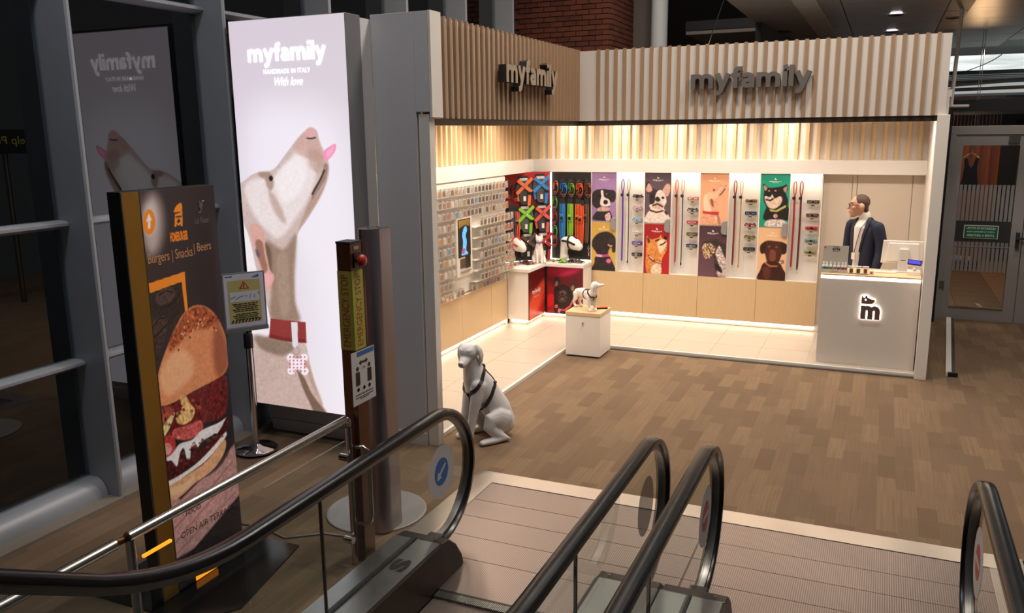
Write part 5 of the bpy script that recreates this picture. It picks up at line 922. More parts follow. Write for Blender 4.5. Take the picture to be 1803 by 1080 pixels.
MB().tube([(.735, 12.35, 2.80), (.76, 12.35, 4.0)], .024, 12).build('rod', 'white_trim', tg, smooth='auto'); MB().tube([(.66, 12.35, 2.80), (.94, 12.35, 2.80)], .02, 12).build('crossbar', 'white_trim', tg, smooth='auto')
MB().tube([(.70 + .05 * math.cos(q), 12.33, 2.78 - .05 * math.sin(q)) for q in np.linspace(0, PI, 9)], .006, 6).build('cable_loop', 'dark_grey', tg)
wr = thing('stay_wire', 'thin pale stay wire slanting down behind the striped board', 'wire', (-1.86, 10.9, 3.43)); MB().tube([(-2.06, 10.4, 3.35), (-1.72, 10.4, 4.4)], .007, 6).build('wire', 'chrome', wr)
fr = thing('floor_rail', 'low pale metal rail lying on the carpet beside the counter', 'rail', (.88, 11, 0), None)
MB().obox((.862, 10.95, .02), (.055, 2.9, .04), Matrix.Rotation(R(-3.4), 3, 'Z')).build('bar', 'white_trim', fr)
MB().obox((.91, 10.95, .015), (.03, 2.9, .03), Matrix.Rotation(R(-3.4), 3, 'Z')).build('channel', 'black', fr); MB().box(.77, .86, 9.47, 9.51, 0, .045).build('end_foot', 'black', fr)
# what is seen through the door: timber clad shop front, dress on a hanger, plank floor
fp = struct('floor_far', (1.8, 15, 0)); 
for k in range(14):
    for j in range(7): MB().box(.5 + (k % 2) * .0 + j * .6 + .003, .5 + j * .6 + .597, 12.7 + k * .4 + .003, 12.7 + k * .4 + .397, .001, .006).build('plank', mat(f'far_plank_{(k * 3 + j) % 3}', ('6a4c36', '775640', '5c4230')[(k * 5 + j * 2) % 3], .45), fp)
wf = struct('wall_far_shop', (1.8, 18.3, 0))
for k in range(26):
    MB().box(.45 + k * .06, .45 + k * .06 + .052, 18.3, 18.34, .0, 3.1).build('plank', mat(f'clad_{k % 3}', ('7b3d1c', '8b4822', '6a3216')[k % 3], .5, var=.2), wf)
MB().box(1.98, 4.4, 18.2, 18.25, 0, 3.1).build('dark_pane', 'black', wf)
lamp('far_shop_lamp', (1.4, 17.3, 3.0), 34, .4, (1, .62, .32), rot=(R(-25), 0, 0))
lamp('far_shop_lamp', (1.8, 15.2, 3.7), 40, .3, HALL)
ds = thing('hanging_dress', 'dark sleeveless dress on a hanger behind the glass door', 'dress', (1.42, 15.0, 1.6))
dx_ = lambda x: 1.25 + (x - 1.43) * .62
dz_ = lambda z: 2.14 + (z - 2.31) * .72
for x in (1.42, 1.47): MB().tube([(dx_(x), 15, 3.98), (dx_(x), 15, dz_(2.37))], .005, 6).build('chain', 'steel', ds)
MB().tube([(dx_(1.24), 15, dz_(2.20)), (dx_(1.42), 15, dz_(2.31)), (dx_(1.60), 15, dz_(2.20))], .010, 8).tube([(dx_(1.42), 15, dz_(2.31)), (dx_(1.44), 15, dz_(2.36)), (dx_(1.42), 15, dz_(2.38))], .005, 6).build('hanger', mat('hanger_wood', 'c49a66', .5), ds)
m = MB(); m.prism([(dx_(x), dz_(z)) for x, z in ((1.27, 2.20), (1.33, 2.22), (1.38, 2.06), (1.43, 2.0), (1.48, 2.06), (1.53, 2.22), (1.59, 2.20), (1.57, 2.0), (1.60, 1.75), (1.66, 1.5), (1.20, 1.5), (1.26, 1.75), (1.29, 2.0))], 14.97, 15.03, 'xz'); m.build('fabric', mat('dress', '2e2c2f', .7), ds, bevel=.01)
bn = thing('display_bench', 'low black bench with pale boxes beyond the glass door', 'bench', (1.45, 17.2, 0))
MB().box(1.24, 1.70, 17.0, 17.4, .09, .15).build('top', 'black', bn)
for x in (1.27, 1.61): MB().box(x, x + .06, 17.02, 17.38, .006, .09).build('leg', 'black', bn)
for k, x in enumerate((1.27, 1.33, 1.39, 1.49, 1.54, 1.63)):
    tag(MB().box(x, x + .035, 17.2, 17.24, .15, .22).build('small_box', 'white_trim', bevel=.003), f'{("first", "second", "third", "fourth", "fifth", "sixth")[k]} small white box along the low black bench', 'box', 'boxes on the bench beyond the door')
tag(MB().obox((1.42, 13.45, .009), (.05, .5, .004), Matrix.Rotation(R(8), 3, 'Z')).build('floor_tape', mat('tape_yellow', 'b9ae6a', .6)), 'pale yellow tape strip on the floor beyond the door', 'tape')

# ------------------------------------------------------------------ the shop shell
pl = struct('floor_shop', (-3, 9, 0))
MB().box(-4.6, -3.29, 5.82, 11.1, .0, .028).box(-3.29, .45, 9.33, 11.1, .0, .028).build('platform', 'white_trim', pl)
for i, x in enumerate((-4.45, -3.865)):
    for k in range(9):
        y0 = 5.84 + .6 * k + (.3 if i else 0) - .3
        a, b = max(5.84, y0), min(10.9, y0 + .6)
        if b - a > .05: MB().box(x + .002, x + .583 - .012 * i, a + .002, b - .002, .028, .034).build('tile', 'floor_tile', pl)
for k in range(7):
    for j in range(3):
        a, b = 9.35 + j * .52, min(10.9, 9.35 + (j + 1) * .52); MB().box(-3.27 + .53 * k + .002, -3.27 + .53 * k + .528, a + .002, b - .002, .028, .034).build('tile', 'floor_tile', pl)
MB().box(-3.30, -3.27, 5.82, 9.345, 0, .037).box(-3.27, .45, 9.315, 9.345, 0, .037).build('edge_profile', 'white_laminate', pl)
MB().box(-3.335, -3.305, 5.82, 9.31, 0, .012).box(-3.305, .5, 9.27, 9.31, 0, .012).build('edge_ramp', 'steel_dull', pl)

gw = struct('wall_grey', (-3.5, 5.8, 0))
MB().box(-3.69, -3.312, 5.74, 5.82, .0, 3.435).box(-3.312, -3.195, 5.74, 5.82, 2.70, 3.435).box(-3.235, -3.195, 5.82, 5.92, 2.65, 3.435).build('panel', 'grey_panel', gw, bevel=.003)
MB().box(-3.30, -3.205, 5.755, 5.84, 0, 2.685).build('shutter_post', 'white_trim', gw, bevel=.003)
MB().box(-3.192, -3.17, 5.745, 5.915, 2.66, 3.44).build('end_board', 'white_trim', gw)
MB().box(-4.78, -3.69, 5.60, 5.74, 0, 3.40).box(-4.95, -4.78, 5.74, 5.82, 0, 3.4).build('return_panel', 'grey_panel', gw)
MB().box(-4.78, -3.69, 5.585, 5.60, 0, .10).box(-3.69, -3.31, 5.725, 5.74, 0, .10).build('skirting', 'grey_panel', gw)

wsl = struct('wall_shop_left', (-4.5, 8, 0))
MB().box(-4.80, -4.72, 5.82, 11.15, 0, 2.9).build('core', 'white_laminate', wsl)
MB().box(-4.72, -4.47, 5.85, 9.94, .10, 2.16).box(-4.72, -4.445, 9.94, 9.955, .034, .74).build('carcass', 'white_laminate', wsl)
MB().box(-4.47, -4.44, 5.85, 10.88, 1.998, 2.165).box(-4.72, -4.47, 9.94, 11.1, 1.998, 2.165).build('band', 'white_laminate', wsl)
for a, b in ((5.86, 6.24), (6.24, 7.04), (7.04, 7.85), (7.85, 8.65), (8.65, 9.47), (9.47, 9.94)): MB().box(-4.47, -4.45, a + .002, b - .002, .10, .68).build('panel', 'panel_wood', wsl)
MB().box(-4.60, -4.49, 5.85, 9.94, .034, .10).build('plinth', 'white_laminate', wsl); MB().box(-4.489, -4.475, 5.86, 9.93, .062, .094).build('led_strip', 'led', wsl)
sl = MB().box(-.025, .025, -.02, .02, 0, .62).mesh('slat'); sl.materials.append(MATS['slat_wood'])
for k in range(43):
    o = bpy.data.objects.new('slat', sl); C.objects.link(o); o.parent = wsl; o.location = (-4.59 + 4.5, 5.95 + k * .12 - 8, 2.165)
MB().box(-4.66, -4.615, 5.85, 11.1, 2.165, 2.85).build('slat_backing', 'white_laminate', wsl)

wsb = struct('wall_shop_back', (-1.6, 11, 0))
MB().box(-4.75, .56, 11.10, 11.18, 0, 2.9).build('core', 'white_laminate', wsb)
MB().box(-4.46, .46, 10.88, 11.10, 1.998, 2.165).build('band', 'white_laminate', wsb)
MB().box(-3.6, .46, 10.93, 11.1, .034, .10).build('plinth', 'white_laminate', wsb); MB().box(-3.58, -.66, 10.917, 10.93, .062, .094).build('led_strip', 'led', wsb)
PX = ((-3.592, -3.25), (-2.86, -2.512), (-2.13, -1.775), (-1.385, -1.035)); PE = (-2.86, -2.13, -1.385, -.655)
for k in range(4):
    MB().box(PX[k][0] + .002, PE[k] - .002, 10.90, 10.92, .10, .66).build('panel', 'panel_wood', wsb)
    MB().box(PX[k][0], PE[k], 10.92, 11.04, .10, .655).build('base_carcass', 'white_laminate', wsb)
    MB().box(PX[k][0], PX[k][1], 10.915, 11.04, .66, 1.998).build('poster_carcass', 'white_laminate', wsb)
    MB().box(PX[k][1], PE[k], 11.04, 11.10, .655, 1.998).build('niche_back', 'white_laminate', wsb)
    MB().box(PE[k] - .012, PE[k], 10.90, 11.04, .66, 1.998).build('niche_side', 'white_laminate', wsb)
    MB().box(PX[k][1] + .01, PE[k] - .015, 10.93, 11.02, 1.985, 1.997).build('niche_light', mat_emit('niche_led', 'ffeedd', 11), wsb)
for k in range(40):
    x = -4.5 + k * .125
    if x > .42: break
    o = bpy.data.objects.new('slat', sl); C.objects.link(o); o.parent = wsb; o.location = (x + 1.6, 11.03 - 11, 2.165); o.rotation_euler = (0, 0, PI / 2)
MB().box(-4.6, .46, 11.055, 11.1, 2.165, 2.85).build('slat_backing', 'white_laminate', wsb)
MB().box(-.653, -.33, 11.03, 11.06, .034, 1.998).build('panel', 'beige_panel', wsb); MB().box(-.325, -.275, 11.035, 11.06, .034, 1.998).build('panel', 'beige_panel', wsb); MB().box(-.27, .33, 11.03, 11.06, .034, 1.998).build('panel', 'beige_panel', wsb); MB().box(.335, .46, 11.03, 11.06, .034, 1.998).build('panel', 'beige_panel', wsb)
wsr = struct('wall_shop_right', (.5, 10, 0))
MB().box(.46, .54, 9.35, 11.1, 0, 2.9).build('core', 'white_laminate', wsr); MB().box(.445, .555, 9.25, 9.35, 0, 2.66).build('shutter_post', 'white_trim', wsr, bevel=.003)
MB().box(.54, .556, 9.36, 11.15, 0, 2.62).build('outer_skin', 'black', wsr)
st(MB().box(-4.75, -3.31, 5.83, 11.15, 2.83, 2.9).box(-3.31, .56, 9.39, 11.15, 2.83, 2.9).build('ceiling_shop', 'white_laminate'))

# slatted fascias
fl = thing('slatted_fascia', 'wooden slatted sign board over the long left opening of the shop', 'fascia', (-3.24, 7.6, 2.65))
MB().box(-3.30, -3.235, 5.82, 9.30, 2.655, 3.42).build('backing', 'fascia_white', fl)
fs_ = MB().box(0, .025, -.0175, .0175, 0, .775).mesh('slat'); fs_.materials.append(MATS['fascia_wood'])
for k in range(34):
    o = bpy.data.objects.new('slat', fs_); C.objects.link(o); o.parent = fl; o.location = (.005, 5.955 + k * .1 - 7.6, .005)
MB().box(-3.31, -3.225, 5.84, 9.30, 2.60, 2.654).build('shutter_housing', 'bronze', fl, bevel=.004)
ff = thing('slatted_fascia', 'white board with narrow wooden stripes over the counter front', 'fascia', (-1.4, 9.33, 2.65))
MB().box(-3.30, .512, 9.305, 9.37, 2.655, 3.42).build('backing', 'fascia_white', ff)
fs2 = MB().box(-.0175, .0175, -.02, 0, 0, .775).mesh('slat'); fs2.materials.append(MATS['fascia_wood'])
for k in range(35):
    o = bpy.data.objects.new('slat', fs2); C.objects.link(o); o.parent = ff; o.location = (-2.998 + k * .1 + 1.4 + (.06 if False else 0), 9.305 - 9.33, .005)
MB().box(-3.31, .445, 9.315, 9.385, 2.60, 2.654).build('shutter_housing', 'bronze', ff, bevel=.004)
# raised letters
mat('sign_dark', '1d1b1c', .5); mat('sign_grey', '77726e', .45, metal=.4); mat('sign_face', 'b9a58f', .45, metal=.3)
s1 = thing('raised_sign', 'raised letters myfamily with black sides on the wooden slatted board', 'sign', (-3.18, 7.65, 3.05))
brand(MB(), 7.00, 8.27, 2.905, 3.20, lambda a, b, d: (-3.185 + d, a, b), .075).build('letters', 'sign_dark', s1)
brand(MB(), 7.00, 8.27, 2.905, 3.20, lambda a, b, d: (-3.109 + d, a, b), .003).build('letter_faces', 'sign_face', s1)
s2 = thing('raised_sign', 'raised grey metal letters myfamily on the white striped board', 'sign', (-1.35, 9.25, 3.05))
brand(MB(), -1.945, -.735, 2.895, 3.185, lambda a, b, d: (a, 9.283 - d, b), .075).build('letters', 'sign_grey', s2)

# help point sign across the hall, seen only as a reflection in the facade glass
hp = thing('help_sign', 'yellow lettered help point sign mirrored in the dark facade glass', 'sign', (2.05, 8.75, 0))
MB().box(2.0, 2.1, 8.3, 9.25, 2.30, 2.66).build('case', 'black', hp); MB().tube([(2.06, 8.75, 0), (2.06, 8.75, 2.3)], .04, 12).build('post', 'steel_dull', hp)
m = MB(); lettering(m, 'Help Point', 8.36, 9.2, 2.40, 2.56, lambda a, b, d: (1.998, 17.56 - a, b), .0); m.build('lettering', mat_emit('help_yellow', 'b9b23a', .22), hp)
# ------------------------------------------------------------------ illuminated dog poster box
lb = thing('lightbox_sign', 'tall backlit advertising box picturing a dog with red collar', 'light box', (-4.23, 5.5, .3))
MB().box(-4.775, -3.687, 5.40, 5.60, .295, 3.415).build('frame', mat('box_alu', '8b8a8c', .4, metal=.5), lb, bevel=.004)
im = paint(1.08, 3.11, 170, 490, ('cfc4cf', 'cdc3cb', 'e6dde6', 'efe9f0'), [('p', 'f1ebf4', .5, [(.1, .25), (.5, .2), (.98, .3), (1.0, .75), (.8, .95), (.5, .6), (.05, .5)], .75, 0, 1)] + ART['lightbox'], 3, .2)
lbp = sheet('backlit_print', im, (-4.77, 5.398, 3.41), (1.08, 0, 0), (0, 0, -3.11), mat_print('backlit', .4, .92), lb)
m = MB(); brand(m, -4.60, -3.87, 3.052, 3.235, pY(5.396)); m.build('logo_lettering', mat_emit('backlit_white', 'ffffff', 1.25), lbp)
m = MB(); lettering(m, 'HANDMADE IN ITALY', -4.457, -4.018, 3.004, 3.038, pY(5.396), .012, space=1.15); m.build('slogan_lettering', 'backlit_white', lbp)
m = MB(); lettering(m, 'With love', -4.375, -4.10, 2.912, 2.975, lambda a, b, d: (a + (b - 2.91) * .3, 5.396, b), .0); m.build('script_lettering', 'backlit_white', lbp)

# ------------------------------------------------------------------ burger totem
tt = thing('burger_totem', 'tall free-standing advertising totem showing a burger and amber base glow', 'totem', (-3.53, 3.4, 0))
MB().box(-3.575, -3.487, 3.07, 3.715, .012, 2.272).build('body', 'black', tt, bevel=.003)
MB().box(-3.487, -3.480, 3.075, 3.185, .012, 2.268).build('gold_strip', mat('gold', 'a8782c', .45, metal=.3), tt)
MB().box(-3.487, -3.4785, 3.070, 3.076, .012, 2.27).box(-3.487, -3.4785, 3.184, 3.189, .012, 2.27).build('edge_profile', 'steel_dull', tt)
im = paint(.525, 2.25, 120, 430, ('4a3d3a', '332b2a', '2b2224', '2a2022'), ART['totem'], 5, .6)
ttp = sheet('burger_print', im, (-3.4795, 3.19, 2.27), (0, .525, 0), (0, 0, -2.25), mat_print('totem_print', .25, .34, coat=.5), tt)
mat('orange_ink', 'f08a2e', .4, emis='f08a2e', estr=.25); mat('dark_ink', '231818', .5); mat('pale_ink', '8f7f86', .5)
pX = lambda x: (lambda a, b, d: (x + d, a, b))
m = MB(); lettering(m, 'HOMEBURGER', 3.362, 3.490, 1.985, 2.038, pX(-3.4785), .05); m.build('brand_lettering', 'orange_ink', ttp)
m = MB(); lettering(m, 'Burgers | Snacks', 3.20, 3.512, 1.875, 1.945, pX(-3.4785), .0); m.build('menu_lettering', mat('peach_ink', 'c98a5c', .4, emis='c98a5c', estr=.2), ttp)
m = MB(); lettering(m, '| Beers', 3.525, 3.655, 1.895, 1.958, pX(-3.4785)); m.build('menu_lettering', 'peach_ink', ttp)
m = MB(); lettering(m, '1st Floor', 3.552, 3.656, 2.064, 2.098, pX(-3.4785)); m.build('floor_lettering', 'pale_ink', ttp)
m = MB(); m.tube([(-3.478, 3.58, 2.125), (-3.478, 3.595, 2.125), (-3.478, 3.615, 2.185), (-3.478, 3.63, 2.185)], .005, 6).tube([(-3.478, 3.594, 2.15), (-3.478, 3.594, 2.188)], .006, 6); m.build('escalator_icon', 'pale_ink', ttp)
m = MB(); lettering(m, 'OPEN AIR TERRACE', 3.237, 3.66, .315, .352, pX(-3.4785)); m.build('terrace_lettering', 'dark_ink', ttp)
m = MB(); lettering(m, 'FOOD', 3.288, 3.40, .432, .462, pX(-3.4785)); m.build('court_lettering', 'dark_ink', ttp)
MB().box(-3.482, -3.474, 3.315, 3.485, .018, .058).build('amber_glow', mat_emit('amber', 'ff8a1c', 1.8), tt)  # emissive strip added in place of an orange reflection low on the totem
MB().prism([(-3.95, 2.98), (-3.2, 2.98), (-3.05, 3.2), (-3.2, 3.9), (-3.95, 3.9)], 0, .012).build('base_plate', 'black_gloss', tt)

# ------------------------------------------------------------------ notice on a stanchion
sn = thing('notice_stanchion', 'chrome stanchion holding a yellow warning notice beside the backlit dog', 'stanchion', (-4.54, 5.09, 0))
MB().lathe([(.0, .022), (.17, .022), (.17, .034), (.16, .042), (.06, .055), (.03, .07), (.0, .07)], 36, (-4.54, 5.09, 0)).build('base', 'chrome', sn, smooth='auto')
MB().lathe([(.026, .06), (.026, .90)], 20, (-4.54, 5.09, 0)).build('pole', 'chrome', sn, smooth='auto')
MB().lathe([(.036, .88), (.036, .99), (.03, 1.0), (.012, 1.0), (.012, 1.05)], 20, (-4.54, 5.09, 0)).build('belt_head', 'black', sn, smooth='auto')
uS = Vector((.55, .835, 0)).normalized(); nS = Vector((uS.y, -uS.x, 0)); cS = Vector((-4.545, 5.09, 1.255))
MS = Matrix((uS, nS, Vector((0, 0, 1)))).transposed()
def pS(a, b, d): 
    v = cS + uS * a + nS * (.0125 + d) + Vector((0, 0, b)); return (v.x, v.y, v.z)
MB().obox(cS, (.335, .014, .47), MS).obox(cS - Vector((0, 0, .22)) + nS * .012, (.34, .014, .035), MS).build('holder', mat('holder_grey', '8d8c90', .35, metal=.5), sn, bevel=.003)
def quad(mb, a0, a1, b0, b1, pl_, d=0.): return mb.add([pl_(a0, b0, d), pl_(a1, b0, d), pl_(a1, b1, d), pl_(a0, b1, d)], [(0, 1, 2, 3)])
snp = quad(MB(), -.155, .155, -.20, .225, pS, -.005).build('paper', mat('paper_white', 'c9c8d0', .6), sn)
quad(MB(), -.125, .125, -.165, .175, pS, -.0035).build('yellow_field', mat('notice_yellow', 'b5aa66', .6), snp)
m = MB(); m.add([pS(-.04, .105, -.002), pS(.04, .105, -.002), pS(0, .168, -.002)], [(0, 1, 2)]); m.build('warning_triangle', mat('red_ink', 'b5301f', .5), snp)
m = MB(); m.add([pS(-.025, .112, -.001), pS(.025, .112, -.001), pS(0, .153, -.001)], [(0, 1, 2)]); m.build('triangle_field', 'notice_yellow', snp)
m = MB(); m.add([pS(-.008, .116, -.0003), pS(.0, .116, -.0003), pS(.006, .140, -.0003), pS(-.002, .143, -.0003)], [(0, 1, 2, 3)]); m.build('worker_mark', 'dark_ink', snp)
quad(MB(), -.115, .115, .005, .085, pS, -.002).build('plan_field', 'paper_white', snp)
m = MB()
for k in range(7): m.tube([pS(-.11 + .037 * k, .02 + .03 * random.random(), 0), pS(-.07 + .03 * k, .04 + .04 * random.random(), 0)], .0012, 4)
m.build('plan_lines', 'dark_ink', snp)
m = MB()
for k in range(9): bars(m, -.10 + .012 * (k % 3), .10 - .010 * (k % 2), -.018 - k * .0145 - (.008 if k > 4 else 0), -.010 - k * .0145 - (.008 if k > 4 else 0), lambda a, b, d: pS(a, b, -.002), k)
bars(m, -.14, -.085, .205, .212, lambda a, b, d: pS(a, b, -.003), 21)
m.build('notice_lettering', 'dark_ink', snp)
m = MB()
for k in range(9): x = -.118 + k * .026; m.add([pS(x, -.163, -.002), pS(x + .012, -.163, -.002), pS(x + .026, -.138, -.002), pS(x + .014, -.138, -.002)], [(0, 1, 2, 3)])
m.build('hazard_stripes', 'dark_ink', snp)
m = MB(); m.add([pS(.06, .19, -.003), pS(.12, .19, -.003), pS(.12, .215, -.003)], [(0, 1, 2)]); m.build('airport_mark', mat('blue_ink', '2f6ab0', .5), snp)

# ------------------------------------------------------------------ emergency stop post
bo = thing('emergency_post', 'square steel post with red button and yellow emergency stop labels', 'emergency stop', (-2.75, 3.95, 0))
MB().box(-2.797, -2.703, 3.90, 4.01, 0, 1.94).build('post', mat('post_bronze', '7a5a45', .32, metal=.85, var=.15, scale=4), bo, bevel=.003)
MB().box(-2.799, -2.701, 3.898, 4.012, 1.94, 1.952).build('cap', 'dark_grey', bo)
bl1 = MB().box(-2.797, -2.703, 3.8975, 3.8995, 1.325, 1.785).build('label', mat('label_yellow', 'a7a445', .5), bo)
bl2 = MB().box(-2.7025, -2.7005, 3.90, 4.01, 1.325, 1.785).build('label', 'label_yellow', bo)
m = MB(); lettering(m, 'EMERGENCY STOP', 1.345, 1.765, -2.775, -2.728, lambda a, b, d: (-2.751 - (b + 2.7515), 3.8968, a), .0); m.build('label_lettering', mat('label_red', 'a5301c', .5), bl1)
m = MB(); lettering(m, 'EMERGENCY STOP', 1.345, 1.765, 3.928, 3.983, lambda a, b, d: (-2.6998, 3.9555 - (b - 3.9555), a), .0); m.build('label_lettering', 'label_red', bl2)
MB().box(-2.7025, -2.695, 3.925, 3.985, 1.80, 1.885).build('button_plate', 'black', bo)
MB().lathe([(.014, .0), (.014, .018), (.034, .022), (.036, .034), (.028, .046), (.012, .052), (.0, .053)], 24, (-2.695, 3.957, 1.842), 'x').build('red_button', mat('button_red', 'a8261f', .35), bo, smooth='auto')
MB().box(-2.7025, -2.6995, 3.93, 3.98, 1.905, 1.925).build('key_plate', 'steel', bo)
# distance notice taped across the post and the column behind it
dn = thing('distance_notice', 'white keep your distance notice taped to the steel posts', 'notice', (-2.695, 3.97, 1.16))
def pN(a, b, d): return (-2.698 + d, a, b)
m = MB(); m.box(-2.6985, -2.697, 3.848, 4.085, 1.00, 1.318); dnp = m.build('paper', mat('notice_white', 'cfcbc8', .6), dn)
quad(MB(), 3.905, 4.08, 1.285, 1.312, pN, .0016).build('blue_header', 'blue_ink', dnp)
for s_, y in ((1, 3.905), (-1, 4.025)):
    m = MB(); m.lathe([(.013, 0), (.013, .001)], 14, (-2.6965, y, 1.215), 'x'); m.add([pN(y - .022, 1.115, .002), pN(y + .022, 1.115, .002), pN(y + .02, 1.195, .002), pN(y - .02, 1.195, .002)], [(0, 1, 2, 3)]); m.build('person_icon', 'dark_ink', dnp)
m = MB(); m.add([pN(3.92, 1.246, .002), pN(3.945, 1.262, .002), pN(3.945, 1.252, .002), pN(3.99, 1.252, .002), pN(3.99, 1.262, .002), pN(4.015, 1.246, .002), pN(3.99, 1.230, .002), pN(3.99, 1.240, .002), pN(3.945, 1.240, .002), pN(3.945, 1.230, .002)], [tuple(range(10))]); m.build('double_arrow', 'dark_ink', dnp)
m = MB(); lettering(m, '1 mt', 3.95, 3.985, 1.205, 1.222, lambda a, b, d: pN(a, b, .002)); m.build('notice_lettering', 'dark_ink', dnp); m = MB(); bars(m, 3.875, 4.055, 1.056, 1.062, lambda a, b, d: pN(a, b, .002), 3); bars(m, 3.875, 4.055, 1.040, 1.045, lambda a, b, d: pN(a, b, .002), 4); bars(m, 3.92, 4.01, 1.030, 1.035, lambda a, b, d: pN(a, b, .002), 5); m.build('small_print', 'dark_ink', dnp)
for y in (3.905, 3.965, 4.02): MB().lathe([(.012, 0), (.012, .001), (.008, .001), (.008, 0)], 10, (-2.6965, y, 1.09), 'x').build('small_icon', 'dark_ink', dnp)
# half-round steel column on a disc
hc = thing('steel_column', 'tall half-round brushed steel column on a pale round plate', 'column', (-2.95, 4.45, 0))
prof = [(-2.90, 4.30)] + [(-2.83 + .07 * math.cos(q), 4.30 - .075 * math.sin(q)) for q in np.linspace(PI - .05, .05, 12)] + [(-2.76, 4.30), (-2.76, 4.42), (-2.90, 4.42)]
MB().prism(prof, .012, 1.975).build('shaft', mat('brushed', 'a29aa0', .3, metal=.9, var=.06, scale=10, stretch=(6, 6, .2)), hc, smooth='auto')
MB().prism([(-2.83 + (x + 2.83) * .97, 4.34 + (y - 4.34) * .97) for x, y in prof], 1.975, 1.982).build('cap', 'steel_dull', hc)
for dx, dy in ((-.04, .0), (.04, .0), (0, .04), (0, -.05)): MB().lathe([(.005, 1.982), (.005, 1.985)], 8, (-2.83 + dx, 4.34 + dy, 0)).build('screw', 'dark_grey', hc)
MB().lathe([(.34, 0), (.34, .010), (.33, .012)], 48, (-3.02, 4.52, 0)).build('base_plate', mat('plate_grey', 'a39c98', .45, metal=.3), hc)
tag(MB().tube([(-3.75, 4.0, .008), (-3.6, 4.02, .008), (-3.35, 3.95, .008), (-3.15, 4.1, .008), (-2.98, 4.12, .008)], .006, 8).build('power_cable', 'plate_grey', smooth=True), 'grey cable lying on the carpet between totem and steel column', 'cable')

# ------------------------------------------------------------------ guard railing
rl = thing('guard_railing', 'stainless tube railing with glass panels in front of the burger totem', 'railing', (-2.75, 3.0, 0))
MB().tube([(-2.75, 3.83, .925), (-2.75, 2.28, .925)], .023, 18).build('top_tube', 'steel', rl, smooth='auto')
MB().tube([(-2.78, 2.24, .905), (-2.78, 1.0, .905)], .023, 18).build('top_tube', 'steel', rl, smooth='auto')
MB().tube([(-2.78, 2.22, .905), (-2.775, 2.26, .91), (-2.76, 2.30, .918)], .016, 12).build('joint', mat('copper_joint', '7a5230', .4, metal=.8), rl, smooth=True)
for y in (2.29, 3.86): MB().tube([(-2.75, y, 0), (-2.75, y, .91)], .02, 16).build('post', 'steel', rl, smooth='auto')
MB().tube([(-2.75, 3.82, .925), (-2.75, 3.845, .92), (-2.75, 3.86, .90), (-2.75, 3.86, .87)], .0235, 18).build('elbow', 'steel', rl, smooth=True)
MB().box(-2.755, -2.745, 2.33, 3.82, .06, .80).build('glass_panel', 'rail_glass', rl); MB().box(-2.755, -2.745, 1.0, 2.25, .06, .80).build('glass_panel', 'rail_glass', rl)
for y in (2.31, 3.84):
    for z in (.18, .70): MB().tube([(-2.78, y + (.03 if y < 3 else -.03), z), (-2.72, y + (.03 if y < 3 else -.03), z)], .022, 14).build('clamp', 'chrome', rl, smooth='auto')
MB().tube([(-2.74, 3.875, .74), (-2.68, 3.895, .745), (-2.655, 3.905, .72), (-2.65, 3.91, .66), (-2.65, 3.91, .34), (-2.655, 3.905, .28), (-2.68, 3.895, .255), (-2.74, 3.875, .26)], .012, 12).build('gate_handle', 'steel', rl, smooth=True)
MB().box(-2.756, -2.744, 2.345, 2.50, .80, .812).build('amber_edge_glint', 'amber', rl)  # glowing sliver stands in for the orange reflection along the glass edge

# ------------------------------------------------------------------ escalators
def incline(y, z):
    """height of the truss line: flat at the landing, then a 30 degree rise toward the upper floor"""
    Rr, y0 = 1.5, 2.5
    if y >= y0: return z
    s_ = min((y0 - y) / Rr, .5); dz = Rr * (1 - math.sqrt(1 - s_ * s_))
    if (y0 - y) / Rr > .5: dz += ((y0 - y) - Rr * .5) * math.tan(R(30))
    return z + dz
YS = [2.5 - .1 * k for k in range(17)]
def rail_path(x, off=0.):
    r = .40 - off; p = [(x, 4.02, .5 - .41)] + [(x, 4.15 + (r + .02) * math.cos(q), .5 + r * math.sin(q)) for q in np.linspace(R(-88), R(90), 22)]
    p += [(x, y, .9 - off) for y in (3.8, 3.4, 3.0, 2.7)] + [(x, y, incline(y, .9 - off)) for y in YS]; return p
HR = [(-.040, -.012), (-.040, .008), (-.034, .018), (-.022, .024), (0, .026), (.022, .024), (.034, .018), (.040, .008), (.040, -.012), (.028, -.02), (-.028, -.02)]
GD = [(-.02, -.045), (-.02, -.018), (.02, -.018), (.02, -.045)]
def disc(mb, x, y, z, r, s_): return mb.lathe([(r, 0), (r, .0006 * s_)], 40, (x, y, z), 'x')
mat('disc_white', 'c6c2c4', .5); mat('disc_blue', '1f62a8', .5); mat('disc_red', 'b0352a', .5); mat_glass('disc_grey', (.35, .38, .38), 1.3, haze=(.2, .21, .21), hz=.55)
mat('skirt_dark', '33271f', .4, metal=.5); mat('deck_steel', 'a9aaa6', .3, metal=1., var=.08, scale=12)
